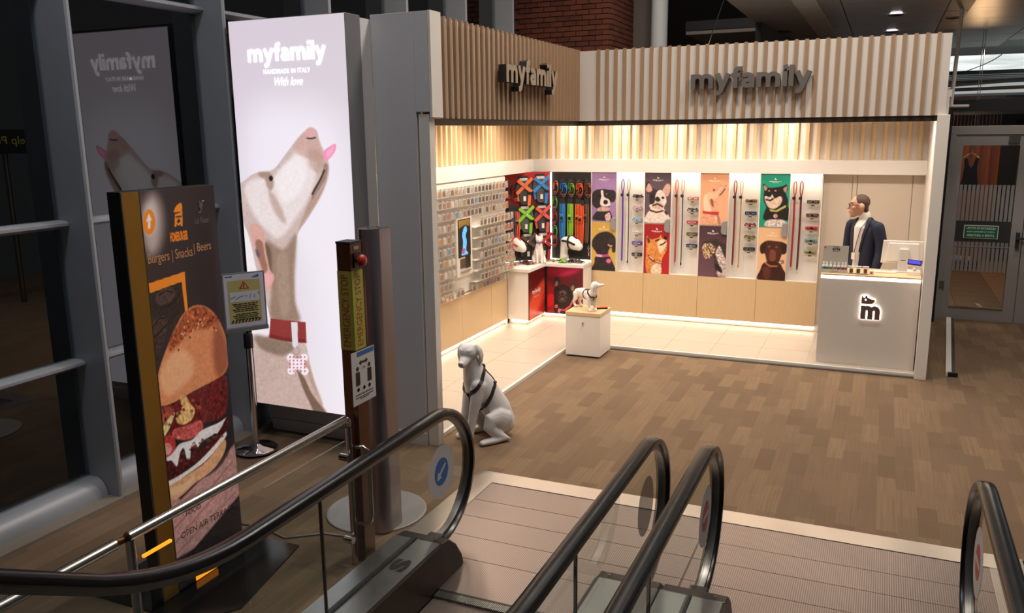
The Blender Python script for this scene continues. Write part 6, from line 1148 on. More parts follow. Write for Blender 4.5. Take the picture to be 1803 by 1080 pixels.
def escalator(x0, x1, label, marks, letters):
    e = thing('escalator', label, 'escalator', ((x0 + x1) / 2, 3.2, 0))
    for x, inn, mk in ((x0, 1, marks[0]), (x1, -1, marks[1])):
        MB().sweep(rail_path(x), HR).build('handrail', 'rubber', e, smooth='auto')
        MB().sweep(rail_path(x), GD).build('handrail_guide', 'steel_dull', e, smooth='auto')
        gp = [(y, z) for _, y, z in rail_path(x, .045)]
        # glass in three panes
        top = [q for q in gp if q[0] > 3.02 and q[1] > .3]
        front = [(4.2, .26)] + [q for q in gp[2:-21]] 
        MB().prism([(3.02, .20), (4.18, .20)] + [q for q in gp[4:] if q[0] >= 3.02] + [(3.02, .855)], x - .006, x + .006, 'yz').build('glass_panel', 'rail_glass', e)
        MB().prism([(2.51, .20), (3.0, .20), (3.0, .855), (2.51, .855)], x - .006, x + .006, 'yz').build('glass_panel', 'rail_glass', e)
        MB().prism([(2.49, .20), (2.49, .855)] + [(y, incline(y, .855)) for y in YS] + [(y, incline(y, .20)) for y in YS[::-1]], x - .006, x + .006, 'yz').build('glass_panel', 'rail_glass', e)
        MB().box(x - .007, x + .007, 3.005, 3.015, .2, .86).build('glass_joint', 'bronze', e)
        dk = lambda yy: [(x, y, z) for y, z in yy]
        base = [(3.86, .235)] + [(3.6, .235), (3.2, .235), (2.8, .235)] + [(y, incline(y, .235)) for y in YS]
        o_ = -1 * inn
        def pf(a0, a1, b0, b1): return [(min(a0, a1), b0), (max(a0, a1), b0), (max(a0, a1), b1), (min(a0, a1), b1)]
        wd_o = .13 if (x in (x0,) and x0 < -2) or (x == x1 and x1 > 0) else .15
        MB().sweep(dk(base), pf(o_ * .014, o_ * wd_o, -.235, .012)).build('outer_deck', 'deck_steel', e)
        MB().sweep(dk(base), pf(inn * .014, inn * .165, -.08, .012)).build('inner_deck', 'deck_steel', e)
        MB().sweep(dk(base), [(-.013, -.02), (-.013, .022), (.013, .022), (.013, -.02)]).build('glass_seal', 'black', e)
        MB().sweep(dk(base), pf(inn * .165, inn * .185, -.40, .008)).build('skirt', 'skirt_dark', e)
        a, b = sorted((x + o_ * wd_o, x + inn * .185))
        MB().prism([(3.86, .0), (3.86, .248), (3.95, .235), (4.03, .17), (4.10, .07), (4.12, .0)], a + .004, b - .004, 'yz').build('nose_cap', mat('nose_black', '26221f', .38, metal=.3), e, bevel=.008)
        MB().box(x - .05, x + .05, 4.03, 4.13, .05, .16).build('rail_inlet', 'black', e, bevel=.01)
        MB().lathe([(.008, .0), (.008, .004)], 8, (x + inn * .12, 3.90, .245)).build('screw', 'steel', e)
        s_ = inn; gx = x + inn * .0065
        if mk == 'grey': disc(MB(), gx, 4.19, .533, .165, s_).build('sticker', 'disc_grey', e)
        else:
            disc(MB(), gx, 4.19, .533, .165, s_).build('sticker', 'disc_white', e)
            disc(MB(), gx + .0008 * s_, 4.19, .533, .085, s_).build('sign_field', 'disc_blue' if mk == 'blue' else 'disc_red', e)
            q = gx + .002 * s_
            if mk == 'blue':
                ar = [(-.06, -.045), (-.045, .01), (-.03, -.005), (.045, .045), (.055, .03), (-.018, -.022), (-.002, -.038)]
                MB().add([(q, 4.19 + a_, .533 + b_) for a_, b_ in ar], [tuple(range(7))]).build('white_arrow', 'disc_white', e)
            else: MB().add([(q, 4.19 + a_, .533 + b_) for a_, b_ in ((-.07, -.014), (.07, -.014), (.07, .014), (-.07, .014))], [(0, 1, 2, 3)]).build('white_bar', 'disc_white', e)
    if letters:
        m = MB(); lettering(m, 'S', 3.50, 3.63, x0 + .03, x0 + .13, lambda a, b, d: (2 * x0 + .16 - b, a, .2488), .05); m.build('deck_letter', 'black', e)
    # landing plates, comb and steps
    a, b = x0 + .19, x1 - .19
    MB().box(a, b, 3.785, 3.80, -.02, .004).build('comb_gap', 'black', e)
    ct = MB()
    for k in range(90): ct.box(a + (b - a) * (k + .2) / 90, a + (b - a) * (k + .75) / 90, 3.72, 3.79, -.03, .003)
    cc = ct.build('comb_teeth', 'steel_dull', e); cc['kind'] = 'stuff'
    y = 3.785
    for k in range(8):
        y1 = y - .4; z = incline((y + y1) / 2, 0) if y > 2.5 else incline((y + y1) / 2, 0)
        MB().box(a, b, y1 + .004, y, z - .3, z - .012).build('step', 'step_steel', e); y = y1
    return e
# landing: one steel frame let into the carpet, ribbed plates inside it
escalator(-2.33, -1.05, 'escalator with blue arrow disc on its glass, next to the railing', ('blue', 'grey'), True)
escalator(-.74, .55, 'escalator with red no-entry discs on both glass sides', ('red', 'red'), False)
ld = struct('floor_landing', (-.9, 4.5, 0))
MB().box(-2.67, 1.0, 3.4, 5.43, -.2, -.02).build('pit', 'black', ld)
yb = (5.245, 4.95, 4.70, 4.435, 4.17, 3.80)
for xa, xb in ((-2.49, -.9), (-.895, .74)):
    for p_, q_ in zip(yb[1:], yb[:-1]): MB().box(xa + .002, xb - .002, p_ + .003, q_ - .002, -.02, .001).build('plate', 'ribbed_steel', ld)
m = MB(); m.prism([(-2.67, 5.43), (.93, 5.43), (.74, 5.25), (-2.49, 5.25)], -.02, .004); m.build('frame_bar', mat('frame_steel', 'c9bcae', .3, metal=.9, var=.08, scale=5), ld)
m = MB(); m.prism([(-2.67, 5.43), (-2.49, 5.25), (-2.49, 4.05), (-2.67, 4.05)][::-1], -.02, .004); m.build('frame_bar', 'frame_steel', ld)
m = MB(); m.prism([(.93, 5.43), (.93, 3.5), (.74, 3.5), (.74, 5.25)][::-1], -.02, .004); m.build('frame_bar', 'frame_steel', ld)
MB().box(-.9, -.89, 3.8, 5.245, -.01, .002).build('plate_joint', 'black', ld)
ORD = ('first', 'second', 'third', 'fourth', 'fifth', 'sixth', 'seventh', 'eighth', 'ninth', 'tenth', 'eleventh', 'twelfth', 'thirteenth', 'fourteenth', 'fifteenth', 'sixteenth', 'seventeenth', 'eighteenth', 'nineteenth', 'twentieth', 'twenty-first', 'twenty-second')
mat('stand_grey', 'cfc9c4', .4)
# ------------------------------------------------------------------ wall of hanging tag packets
rk = thing('packet_rack', 'white wall rack with ten rows of small hanging packets', 'display rack', (-4.44, 8.8, .68))
MB().box(-4.45, -4.435, 7.0, 9.90, .69, 1.98).build('back_board', 'white_laminate', rk)
mat_glass('blister', (.93, .92, .9), 1.4, .05, haze=(.82, .77, .72), hz=.10)
TC = {'silver': 'b9b4ae', 'brown': '7a5238', 'copper': 'a06a44', 'grey': '77706a', 'dark': '3a2e2a', 'orange': 'c9683a', 'red': 'a83228', 'blue': '4f86c4', 'gold': 'b98d4a', 'white': 'ddd6cf'}
for k_, v_ in TC.items(): mat('tag_' + k_, v_, .4, var=.25, scale=60)
mat('packet_card', 'd9d0c6', .6)
Lset = ['silver', 'white', 'brown', 'copper', 'silver', 'grey', 'gold', 'white']; Rset = ['dark', 'copper', 'grey', 'dark', 'brown', 'gold', 'silver', 'dark']; Eset = ['orange', 'red', 'gold', 'silver']
blm = MB().box(0, .055, -.033, .033, -.088, 0).mesh('blister'); blm.materials.append(MATS['blister'])
cdm = MB().box(.040, .0435, -.030, .030, -.084, -.004).mesh('card'); cdm.materials.append(MATS['packet_card'])
tgm = MB().prism([(-.024, -.078), (.024, -.078), (.026, -.046), (.022, -.024), (.008, -.016), (-.008, -.016), (-.022, -.024), (-.026, -.046)], .0437, .050, 'yz').mesh('pet_tag'); tgm.materials.append(MATS['tag_silver'])
hkm = MB().box(-.004, .062, -.002, .002, -.004, .0).box(.058, .062, -.002, .002, -.004, .012).mesh('hook'); hkm.materials.append(MATS['chrome'])
for r in range(10):
    z = 1.935 - .13 * r
    secs = [(7.70, 9.88)] if r in (0, 1, 2, 9) else [(7.70, 8.42), (8.86, 9.88)]
    for a, b in secs:
        x = -4.435 if a < 8.8 else -4.36
        MB().box(-4.436, x + .012, a - .02, b + .01, z - .108, z - .098).build('row_shelf', 'white_laminate', rk)
    n = 0
    for c in range(22):
        y = 7.75 + c * .0995
        if y > 9.87 or (r not in (0, 1, 2, 9) and 8.40 < y < 8.88): continue
        if r == 9 and 8.55 < y < 8.75: continue
        rnd = random.random()
        col = random.choice(Eset) if y > 9.62 else (random.choice(Rset) if y > 8.7 else random.choice(Lset))
        if rnd < .02: col = 'blue'
        x0 = -4.43 if (r in (0, 1, 2, 9) or y < 8.5) else -4.36
        t = thing('tag_packet', f'clear packet with {col} tag, {ORD[r]} row down, {ORD[n]} from grey post', 'packet', (x0, y, z - .004), 'hanging tag packets on the white rack')
        n += 1
        for me_, nm in ((blm, 'blister'), (cdm, 'card'), (tgm, 'pet_tag'), (hkm, 'hook')):
            o = bpy.data.objects.new(nm, me_); C.objects.link(o); o.parent = t
            if nm == 'pet_tag': o.material_slots[0].link = 'OBJECT'; o.material_slots[0].material = MATS['tag_' + col]
em = thing('engraving_machine', 'white tag engraving machine with a tall screen among the packets', 'machine', (-4.41, 8.62, .95))
MB().box(-4.434, -4.385, 8.43, 8.82, .90, 1.58).build('housing', 'white_trim', em, bevel=.006)
MB().box(-4.386, -4.380, 8.46, 8.77, 1.13, 1.565).build('bezel', 'black', em)
im = paint(.28, .43, 40, 60, ('8a6a2c', '7a5a28', '12100f', '161412'), [('p', '0f0d0d', .02, [(0, .22), (.5, .15), (1, .2), (1, 1), (0, 1)], 1, 0, 0), ('p', '57a6e0', .01, [(.4, .25), (.62, .18), (.75, .3), (.6, .45), (.7, .62), (.62, .85), (.8, .98), (.2, .98), (.3, .8), (.35, .6), (.28, .42)], 1, .15, 1), ('p', '8a3a5a', .02, [(.2, .82), (.5, .8), (.5, .92), (.25, .95)], .8, 0, 1)], 9)
sheet('screen', im, (-4.3795, 8.475, 1.555), (0, .28, 0), (0, 0, -.41), mat_print('screen_print', .2, .8), em)
MB().box(-4.386, -4.381, 8.50, 8.62, 1.0, 1.11).build('slot', mat('slot_brown', '5a4632', .5), em); MB().box(-4.386, -4.380, 8.63, 8.76, .99, 1.13).build('slot', 'black_gloss', em)
MB().box(-4.385, -4.36, 8.5, 8.75, .955, .965).build('ledge', 'steel', em)

# ------------------------------------------------------------------ corner: display panels, cabinets, hanging goods
mat('panel_black', '1a1514', .6); mat('panel_red', '8d1a1a', .6)
cw = struct('wall_corner', (-4.4, 10.6, 0))
D0 = Vector((-4.72, 10.33, 0)); D1 = Vector((-4.175, 10.875, 0)); uD = (D1 - D0).normalized(); nD = Vector((uD.y, -uD.x, 0))
def pD(a, z, d=0.): v = D0 + uD * a + nD * d; return (v.x, v.y, z)
LD = (D1 - D0).length
MB().add([pD(0, .78, -.03), pD(LD, .78, -.03), pD(LD, 2.0, -.03), pD(0, 2.0, -.03), pD(0, .78, 0), pD(LD, .78, 0), pD(LD, 2.0, 0), pD(0, 2.0, 0)], [(0, 3, 2, 1), (4, 5, 6, 7), (0, 1, 5, 4), (1, 2, 6, 5), (2, 3, 7, 6), (3, 0, 4, 7)]).build('diagonal_core', 'panel_black', cw)
im = paint(LD, 1.22, 30, 50, ('a01f1d', 'b52622', '1a1413', '191413'), [('p', '1c1413', .3, [(0, .5), (1, .35), (1, 1), (0, 1)], .9, 0, 0)], 4)
sheet('printed_panel', im, pD(0, 2.0, .002), tuple(uD * LD), (0, 0, -1.22), mat_print('matte_print', .6), cw)
MB().box(-4.165, -3.595, 10.885, 10.91, .785, 1.998).build('back_panel', 'panel_black', cw)
MB().box(-3.60, -3.592, 10.88, 11.04, .66, 1.998).build('side_panel', 'white_laminate', cw)
MB().box(-4.19, -4.17, 10.862, 10.882, .79, 1.99).build('led_strip', mat_emit('led_corner', 'fff0e2', 6), cw)
m = MB(); m.add([pD(.03, .789, .02), pD(LD - .02, .789, .02), pD(LD - .02, .797, .035), pD(.03, .797, .035)], [(0, 1, 2, 3)]); m.build('led_strip', 'led', cw); MB().box(-4.16, -3.60, 10.87, 10.884, .787, .80).build('led_strip', 'led', cw)
# cabinets
c1 = thing('corner_cabinet', 'white corner cabinet with plain red printed side, near the packet rack', 'cabinet', (-4.3, 10.2, .034))
MB().box(-4.44, -4.145, 9.957, 10.52, .10, .735).build('body', 'white_laminate', c1, bevel=.002)
MB().box(-4.44, -4.19, 10.0, 10.56, .034, .10).build('plinth', 'white_laminate', c1); MB().box(-4.187, -4.18, 10.0, 10.52, .062, .094).build('led_strip', 'led', c1); MB().box(-4.40, -4.19, 9.985, 9.995, .062, .094).build('led_strip', 'led', c1)
MB().box(-4.145, -4.138, 9.957, 9.967, .09, .735).build('edge_strip', 'black', c1)
im = paint(.56, .64, 40, 46, ('6a1515', '8f1a1c', 'd0442c', 'b0201e'), ART['red1'], 6); sheet('red_print', im, (-4.136, 9.965, .733), (0, .555, 0), (0, 0, -.64), mat_print('gloss_print', .35), c1); MB().box(-4.145, -4.1365, 9.965, 10.52, .093, .735).build('print_panel', 'panel_red', c1)
m = MB(); brand(m, 10.06, 10.36, .415, .49, lambda a, b, d: (-4.1345, a, b)); m.build('logo_lettering', 'white_trim', c1)
m = MB(); lettering(m, 'HANDMADE IN ITALY', 10.11, 10.32, .375, .39, lambda a, b, d: (-4.1345, a, b), .01); m.build('slogan_lettering', 'white_trim', c1)
c2 = thing('corner_cabinet', 'white corner cabinet whose red front shows a black bulldog', 'cabinet', (-3.85, 10.7, .034))
MB().box(-4.10, -3.583, 10.53, 10.88, .10, .735).build('body', 'white_laminate', c2, bevel=.002)
MB().box(-4.19, -3.62, 10.57, 10.86, .034, .10).build('plinth', 'white_laminate', c2); MB().box(-4.18, -3.62, 10.558, 10.566, .062, .094).build('led_strip', 'led', c2)
MB().box(-4.135, -4.10, 10.528, 10.88, .09, .735).build('corner_post', 'black', c2)
im = paint(.515, .64, 70, 86, ('7a1520', 'b0184a', 'a8181a', '4a1418'), ART['red2'], 7); sheet('bulldog_print', im, (-4.10, 10.522, .733), (.515, 0, 0), (0, 0, -.64), mat_print('gloss_print', .35), c2)
MB().box(-4.10, -3.585, 10.5225, 10.53, .093, .735).build('print_panel', 'panel_red', c2)
wt = thing('corner_worktop', 'white corner worktop with goods and animal figures on it', 'worktop', (-4.2, 10.5, .74))
MB().prism([(-4.445, 9.93), (-4.12, 9.93), (-4.12, 10.505), (-3.575, 10.505), (-3.575, 10.872), (-4.19, 10.855), (-4.695, 10.35), (-4.695, 9.99), (-4.445, 9.99)], .742, .786).build('slab', 'white_laminate', wt, bevel=.003)

def harness(loc, rot, sc_, c1_, c2_, label, group='harnesses hung on the corner display'):
    """hanging pet harness: card, vest, two crossed straps, chest strap, buckles (local: x right, z up, -y out)"""
    t = thing('pet_harness', label, 'harness', loc, group); t.rotation_euler = (0, 0, rot); WL[t.name] = (0, 0, 0)
    a = mat('strap_' + c1_, c1_, .6, var=.12); b = mat('vest_' + c2_, c2_, .75, var=.15)
    s = sc_
    MB().box(-.05 * s, .05 * s, -.012, -.004, .10 * s, .15 * s).build('hang_card', 'dark_grey', t, world=False)
    MB().prism([(-.075 * s, .10 * s), (.075 * s, .10 * s), (.09 * s, .02 * s), (.05 * s, -.02 * s), (.06 * s, -.12 * s), (.03 * s, -.15 * s), (-.03 * s, -.15 * s), (-.05 * s, -.10 * s), (-.06 * s, -.02 * s), (-.10 * s, .0)], -.05, -.015, 'xz').build('vest', b, t, world=False, bevel=.008)
    MB().obox((0, -.058, .045 * s), (.24 * s, .012, .036 * s), Matrix.Rotation(R(-42), 3, 'Y')).build('strap', a, t, world=False, bevel=.004)
    MB().obox((.0, -.066, .045 * s), (.20 * s, .012, .036 * s), Matrix.Rotation(R(38), 3, 'Y')).build('strap', a, t, world=False, bevel=.004)
    MB().obox((.055 * s, -.06, -.075 * s), (.034 * s, .012, .17 * s), Matrix.Rotation(R(4), 3, 'Y')).build('chest_strap', a, t, world=False, bevel=.004)
    MB().obox((-.07 * s, -.03, -.05 * s), (.03 * s, .01, .13 * s), Matrix.Rotation(R(-14), 3, 'Y')).build('side_strap', a, t, world=False, bevel=.003)
    MB().box(-.045 * s, .045 * s, -.03, -.012, .085 * s, .125 * s).build('header_card', 'stand_grey', t, world=False, bevel=.003); MB().box(-.012 * s, .014 * s, -.064, -.05, -.11 * s, -.06 * s).build('price_tag', 'white_trim', t, world=False)
    MB().obox((.055 * s, -.068, -.03 * s), (.042 * s, .01, .03 * s), Matrix.Identity(3)).build('buckle', 'black', t, world=False, bevel=.003)
    MB().tube([(.0, -.075, .045 * s + .018 * s), (.014 * s, -.075, .045 * s), (0, -.075, .027 * s), (-.014 * s, -.075, .045 * s)], .003, 6, closed=True).build('ring', 'chrome', t, world=False)
    return t
def ringband(mb, c, rx, rz, wd, th, up=(0, 1, 0), n=18): 
    return mb.tube([(c[0] + rx * math.cos(q), c[1], c[2] + rz * math.sin(q)) for q in np.linspace(0, 2 * PI, n, endpoint=False)], 1, 8, closed=True, flat=(wd, th), up=up)
def hung_collar(loc, rot, col, label, group='collars hung on the dark corner panel'):
    t = thing('hanging_collar', label, 'collar', loc, group); t.rotation_euler = (0, 0, rot); WL[t.name] = (0, 0, 0)
    a = mat('strap_' + col, col, .6, var=.12)
    MB().box(-.028, .028, -.02, -.014, .035, .08).build('hang_card', 'dark_grey', t, world=False)
    m = MB(); ringband(m, (0, -.03, -.03), .034, .075, .004, .012); m.build('band', a, t, world=False, smooth='auto')
    m = MB(); ringband(m, (.01, -.048, -.05), .03, .065, .004, .011); m.build('second_band', a, t, world=False, smooth='auto')
    MB().box(-.02, .02, -.066, -.054, -.09, -.06).build('buckle', 'black', t, world=False, bevel=.003)
    m = MB(); ringband(m, (.005, -.066, -.115), .02, .02, .003, .003); m.build('ring', mat('ring_red', 'b5523c', .4), t, world=False)
def hung_leash(loc, rot, col, ln, label, group='leashes hung on the dark corner panel'):
    t = thing('hanging_leash', label, 'leash', loc, group); t.rotation_euler = (0, 0, rot); WL[t.name] = (0, 0, 0)
    a = mat('strap_' + col, col, .6, var=.12)
    MB().box(-.035, .035, -.02, -.014, .02, .09).build('hang_card', 'dark_grey', t, world=False)
    m = MB()
    for k, dx in enumerate((-.022, .006, .026)):
        m.tube([(dx - .012, -.03 - .01 * k, .02), (dx - .016, -.035 - .01 * k, -ln * .5), (dx - .01, -.035 - .01 * k, -ln * (.9 + .05 * k)), (dx, -.035 - .01 * k, -ln * (.95 + .05 * k)), (dx + .01, -.035 - .01 * k, -ln * (.9 + .05 * k)), (dx + .016, -.035 - .01 * k, -ln * .5), (dx + .012, -.03 - .01 * k, .02)], 1, 8, flat=(.009, .004), up=(0, 1, 0))
    m.build('strap', a, t, world=False, smooth='auto')
    MB().box(-.03, .03, -.075, -.06, -ln * .42, -ln * .24).build('wrap', a, t, world=False, bevel=.006)
    MB().box(-.018, .018, -.085, -.07, -ln * .38, -ln * .30).build('clip_card', 'black', t, world=False)
    MB().tube([(0, -.06, -ln * .95), (.008, -.06, -ln), (0, -.06, -ln * 1.05), (-.008, -.06, -ln)], .004, 6, closed=True).build('clip', 'chrome', t, world=False)
RD = math.atan2(uD.y, uD.x)
for a, z, c_, v_, lab in ((.35, 1.76, 'd9703a', '3a3a3c', 'orange and grey harness, top row of the diagonal red panel'), (.60, 1.78, '2f7fc4', '4a4a4e', 'blue and grey harness at the top beside the corner light'),
                          (.37, 1.38, '7fbf2f', '4c5450', 'lime green harness in the middle of the diagonal panel'), (.62, 1.38, 'd9564a', '3c3436', 'coral harness in the middle row beside the corner light'),
                          (.40, 1.0, '5a4335', '2c2826', 'brown harness low behind the white cat figure'), (.64, 1.0, 'c22a2a', '3a2a2c', 'red harness low right behind the cat figure')):
    harness(pD(a, z, .0), RD, 1.3, c_, v_, lab)
hung_collar(pD(.12, 1.80, 0), RD, '2a2426', 'black collar bundle at the top left of the red panel'); hung_collar(pD(.21, 1.76, 0), RD, 'a8423a', 'dull red collar bundle at the top of the red panel')
hung_leash(pD(.10, 1.48, 0), RD, '241f24', .42, 'black leash beside the packet rack'); hung_leash(pD(.155, 1.47, 0.04), RD, '3a3c52', .40, 'dark blue leash second from the packet rack'); hung_leash(pD(.23, 1.46, 0), RD, 'd9523c', .38, 'coral red leash looping on the diagonal panel')
for i, (x, col, nm) in enumerate(((-4.10, 'c9623c', 'rust'), (-4.00, '2f7fc4', 'blue'), (-3.89, '6f9f3a', 'green'), (-3.77, 'e0602c', 'orange'), (-3.65, '8a4a30', 'brown'))):
    hung_collar((x, 10.885, 1.83), 0, col, f'{nm} collar bundle in the top row beside the purple poster'); 
    if i not in (0,): hung_collar((x + .035, 10.86, 1.80), 0, col, f'{nm} collar overlapping its twin in the top row')
for i, (x, col, nm) in enumerate(((-4.0, '2f7fc4', 'bright blue'), (-3.885, '8fc43a', 'lime green'), (-3.775, 'e0642c', 'orange'), (-3.66, '6a4a34', 'brown'))):
    hung_leash((x, 10.885, 1.55), 0, col, .52 - .04 * (i == 3), f'{nm} leash hanging on the right dark panel')
hung_leash((-3.725, 10.86, 1.53), 0, 'd8522a', .50, 'red-orange leash in front of the brown one')
for i, (z, col, nm) in enumerate(((1.62, '7fae3a', 'green'), (1.42, 'c23a30', 'red'), (1.22, '6fae4a', 'grass green'), (1.10, 'b9463c', 'pale red'))): hung_collar((-4.115, 10.885, z), 0, col, f'small {nm} collar in the column next to the light strip')
tag(MB().tube([(-3.625, 10.875, 1.0), (-3.615, 10.87, .97), (-3.625, 10.87, .94), (-3.635, 10.87, .97)], .006, 6, closed=True).tube([(-3.625, 10.875, .94), (-3.615, 10.87, .91), (-3.625, 10.87, .88), (-3.635, 10.87, .91)], .006, 6, closed=True).tube([(-3.625, 10.875, .885), (-3.625, 10.88, .86)], .006, 6).build('leash_clip', 'chrome'), 'steel snap hook hanging low beside the yellow poodle poster', 'clip')
# goods lying on the worktop
def heap(name, c, cols, label, n=14, r=.10, cat='harness'):
    t = thing(name, label, cat, c)
    for k in range(n):
        q = random.uniform(0, 2 * PI); rr = r * math.sqrt(random.random()) * .8; L_ = random.uniform(.07, .13)
        x, y, z = c[0] + rr * math.cos(q), c[1] + rr * .6 * math.sin(q), c[2] + .012 + random.random() * .045 * (1 - rr / r)
        w_ = random.uniform(-1, 1)
        MB().tube([(x - L_ / 2 * math.cos(w_), y - L_ / 2 * math.sin(w_), z - .006), (x, y, z + .014), (x + L_ / 2 * math.cos(w_), y + L_ / 2 * math.sin(w_), z - .004)], 1, 8, flat=(.014, .006)).build('strap', mat('strap_' + cols[k % len(cols)], cols[k % len(cols)], .6, var=.12), t, smooth='auto')
    return t
heap('harness_heap', (-4.34, 10.33, .786), ['2a2628', 'd9633a', '2a2628', 'c9552c', '3a3a3e', '3f74b8'], 'black and orange harness heap on the worktop beside the white cat', 18, .12)
heap('green_harness', (-3.94, 10.62, .786), ['8fc43a', '8fc43a', '33402a'], 'lime green harness lying on the worktop', 9, .08)
heap('grey_harness', (-3.76, 10.66, .786), ['2a282a', '6a6664', '38343a', '4a4648'], 'grey and black harness pile before the muzzled white bust', 18, .12)
heap('brown_straps', (-4.46, 10.20, .786), ['7a5a44', 'a8866a', '4a3a30'], 'brown leather straps fanned on the worktop edge', 5, .06)
t = thing('red_collar', 'small red collar lying open on the white worktop', 'collar', (-4.44, 10.06, .786)); m = MB(); m.tube([(-4.44 + .03 * math.cos(q), 10.06 + .025 * math.sin(q), .795) for q in np.linspace(-2.4, 2.4, 12)], 1, 8, flat=(.003, .009), up=(0, 0, 1)); m.build('band', mat('strap_c22a2a', 'c22a2a', .5), t, smooth='auto')
t = thing('wooden_tray', 'small round wooden tray on the worktop below the corner light', 'tray', (-4.15, 10.74, .786)); MB().lathe([(.0, 0), (.07, 0), (.075, .008), (.072, .014), (.066, .008), (0, .008)], 28, (-4.15, 10.74, .786)).build('tray_body', mat('tray_wood', '9a7552', .5), t, smooth='auto')

# ------------------------------------------------------------------ dog posters, leashes and collars in the lit niches
BG = {'p1': ('a583b3', 'a07cae', '9a78a8', 'a280b0'), 'p2': ('cfa54c', 'd2a84a', 'd8ae52', 'd8b056'), 'p3': ('5c4a55', '5a4852', '5e4c56', '62505a'), 'p4': ('9a1a20', 'a61d22', 'a01a1e', 'c02226'),
      'p5': ('e3a37a', 'e6a77e', 'e9ac84', 'ecb38c'), 'p6': ('4a3038', '4c323a', '73505c', '6b4854'), 'p7': ('1f9d80', '22a083', '1c9478', '1e987c'), 'p8': ('e9b98c', 'e6b486', 'efc49a', 'ecc096')}
PL = {'p1': 'purple poster of a black and white puppy', 'p2': 'yellow poster of a black poodle', 'p3': 'dark mauve poster of a pied French bulldog', 'p4': 'red poster of a fox-coloured dog looking up',
      'p5': 'peach poster of a fawn hound looking up', 'p6': 'plum poster of a long-haired bearded dog', 'p7': 'teal poster of a black and tan dog', 'p8': 'pale orange poster of a chocolate brown dog'}
mat('poster_ink', 'efe6e0', .5); mat('flap_grey', '8d8b8a', .5)
for k in range(4):
    for top in (1, 0):
        nm = f'p{2 * k + 2 - top}'; x0, x1 = PX[k]; z0, z1 = ((1.337, 1.995) if top else (.66, 1.325))
        t = thing('dog_poster', PL[nm] + ' on the back wall', 'poster', ((x0 + x1) / 2, 10.9, z0))
        MB().box(x0 + .001, x1 - .001, 10.9005, 10.914, z0, z1).build('board', 'white_laminate', t)
        prt = sheet('print', paint(x1 - x0, z1 - z0, 64, 120, BG[nm], ART[nm], 10 + k), (x0, 10.900, z1), (x1 - x0, 0, 0), (0, 0, z0 - z1), MATS['matte_print'], t)
        xc = (x0 + x1) / 2; zc = z1 - .062
        m = MB(); m.add([(xc - .011, 10.8992, zc - .012), (xc + .013, 10.8992, zc - .012), (xc + .013, 10.8992, zc), (xc - .002, 10.8992, zc + .004), (xc - .006, 10.8992, zc + .016), (xc - .011, 10.8992, zc + .01)], [(0, 1, 2, 3, 4, 5)]); m.build('logo_mark', 'poster_ink', prt)
        m = MB(); bars(m, xc - .072, xc - .012, zc - .036, zc - .026, pY(10.8992), k); bars(m, xc - .008, xc + .07, zc - .035, zc - .029, pY(10.8992), k + 9); bars(m, xc - .04, xc + .04, zc - .047, zc - .043, pY(10.8992), k + 5); m.build('caption', 'poster_ink', prt)
    x1 = PX[k][1]; nb = ('purple puppy', 'bulldog', 'fawn hound', 'black and tan')[k]
    fl_ = MB(); fl_.prism([(x1 - .075, 1.255), (x1 - .06, 1.225), (x1 - .002, 1.215), (x1 - .002, 1.40), (x1 - .045, 1.395), (x1 - .07, 1.375)], 10.868, 10.898, 'xz'); tag(fl_.build('poster_flap', 'flap_grey', bevel=.008), f'rounded grey bracket at the corner of the {nb} poster', 'bracket', 'grey brackets between the posters')
def niche_leash(x, col, hcol, top, bot, label, wide=.011):
    t = thing('dog_leash', label, 'leash', (x, 11.0, bot), 'leashes in the lit niches')
    a = mat('strap_' + col, col, .5, var=.15); h = mat('strap_' + hcol, hcol, .5, var=.15)
    MB().tube([(x, 11.04, top + .005), (x, 10.985, top + .005), (x, 10.98, top + .02)], .003, 6).build('peg', 'chrome', t)
    m = MB(); m.tube([(x - .002, 10.99, top - .19), (x - .015, 10.99, top - .12), (x - .016, 10.99, top - .04), (x - .008, 10.99, top - .005), (x + .004, 10.99, top), (x + .014, 10.99, top - .02), (x + .018, 10.99, top - .07), (x + .012, 10.99, top - .14), (x + .002, 10.99, top - .19)], 1, 8, flat=(wide * .6, .0035), up=(0, 1, 0)); m.build('handle_loop', h, t, smooth='auto')
    MB().tube([(x, 10.99, top - .18), (x + .004, 10.99, (top + bot) / 2), (x, 10.99, bot + .07)], 1, 8, flat=(wide, .004), up=(0, 1, 0)).build('strap', a, t, smooth='auto')
    MB().lathe([(.0, -.006), (.022, -.006), (.022, .0), (.0, .0)], 14, (x - .006, 10.978, top - .205), 'y').build('tag_disc', 'dark_grey', t)
    MB().box(x - .009, x + .009, 10.978, 10.99, bot + .05, bot + .085).build('stitched_end', a, t)
    MB().tube([(x, 10.985, bot + .055), (x + .008, 10.985, bot + .035), (x, 10.985, bot + .012), (x - .008, 10.985, bot + .035)], .0035, 6, closed=True).tube([(x, 10.985, bot + .012), (x + .004, 10.985, bot)], .004, 6).build('clip', 'chrome', t)
LE = [((.062, '5a35a0', '5a35a0', 'purple'), (.145, '2a2426', '5a4a3c', 'thin black')), ((.055, 'a84a3c', 'c9705a', 'terracotta'), (.135, '2c2630', '8a6038', 'slim dark')), ((.068, '7a2a20', '8a3a2a', 'oxblood'), (.145, 'b0803c', 'b0803c', 'golden rope')), ((.052, 'a82c3c', 'b05a4a', 'crimson'), (.128, '5a2620', '8a4a30', 'braided brown'))]
for k in range(4):
    for i, (dx, c_, h_, nm) in enumerate(LE[k]): niche_leash(PX[k][1] + dx, c_, h_, 1.90, .72 + .01 * k + (.0 if i else .03), f'{nm} leash hanging in the {ORD[k]} lit niche', .007 if (i and k < 3) else .012)
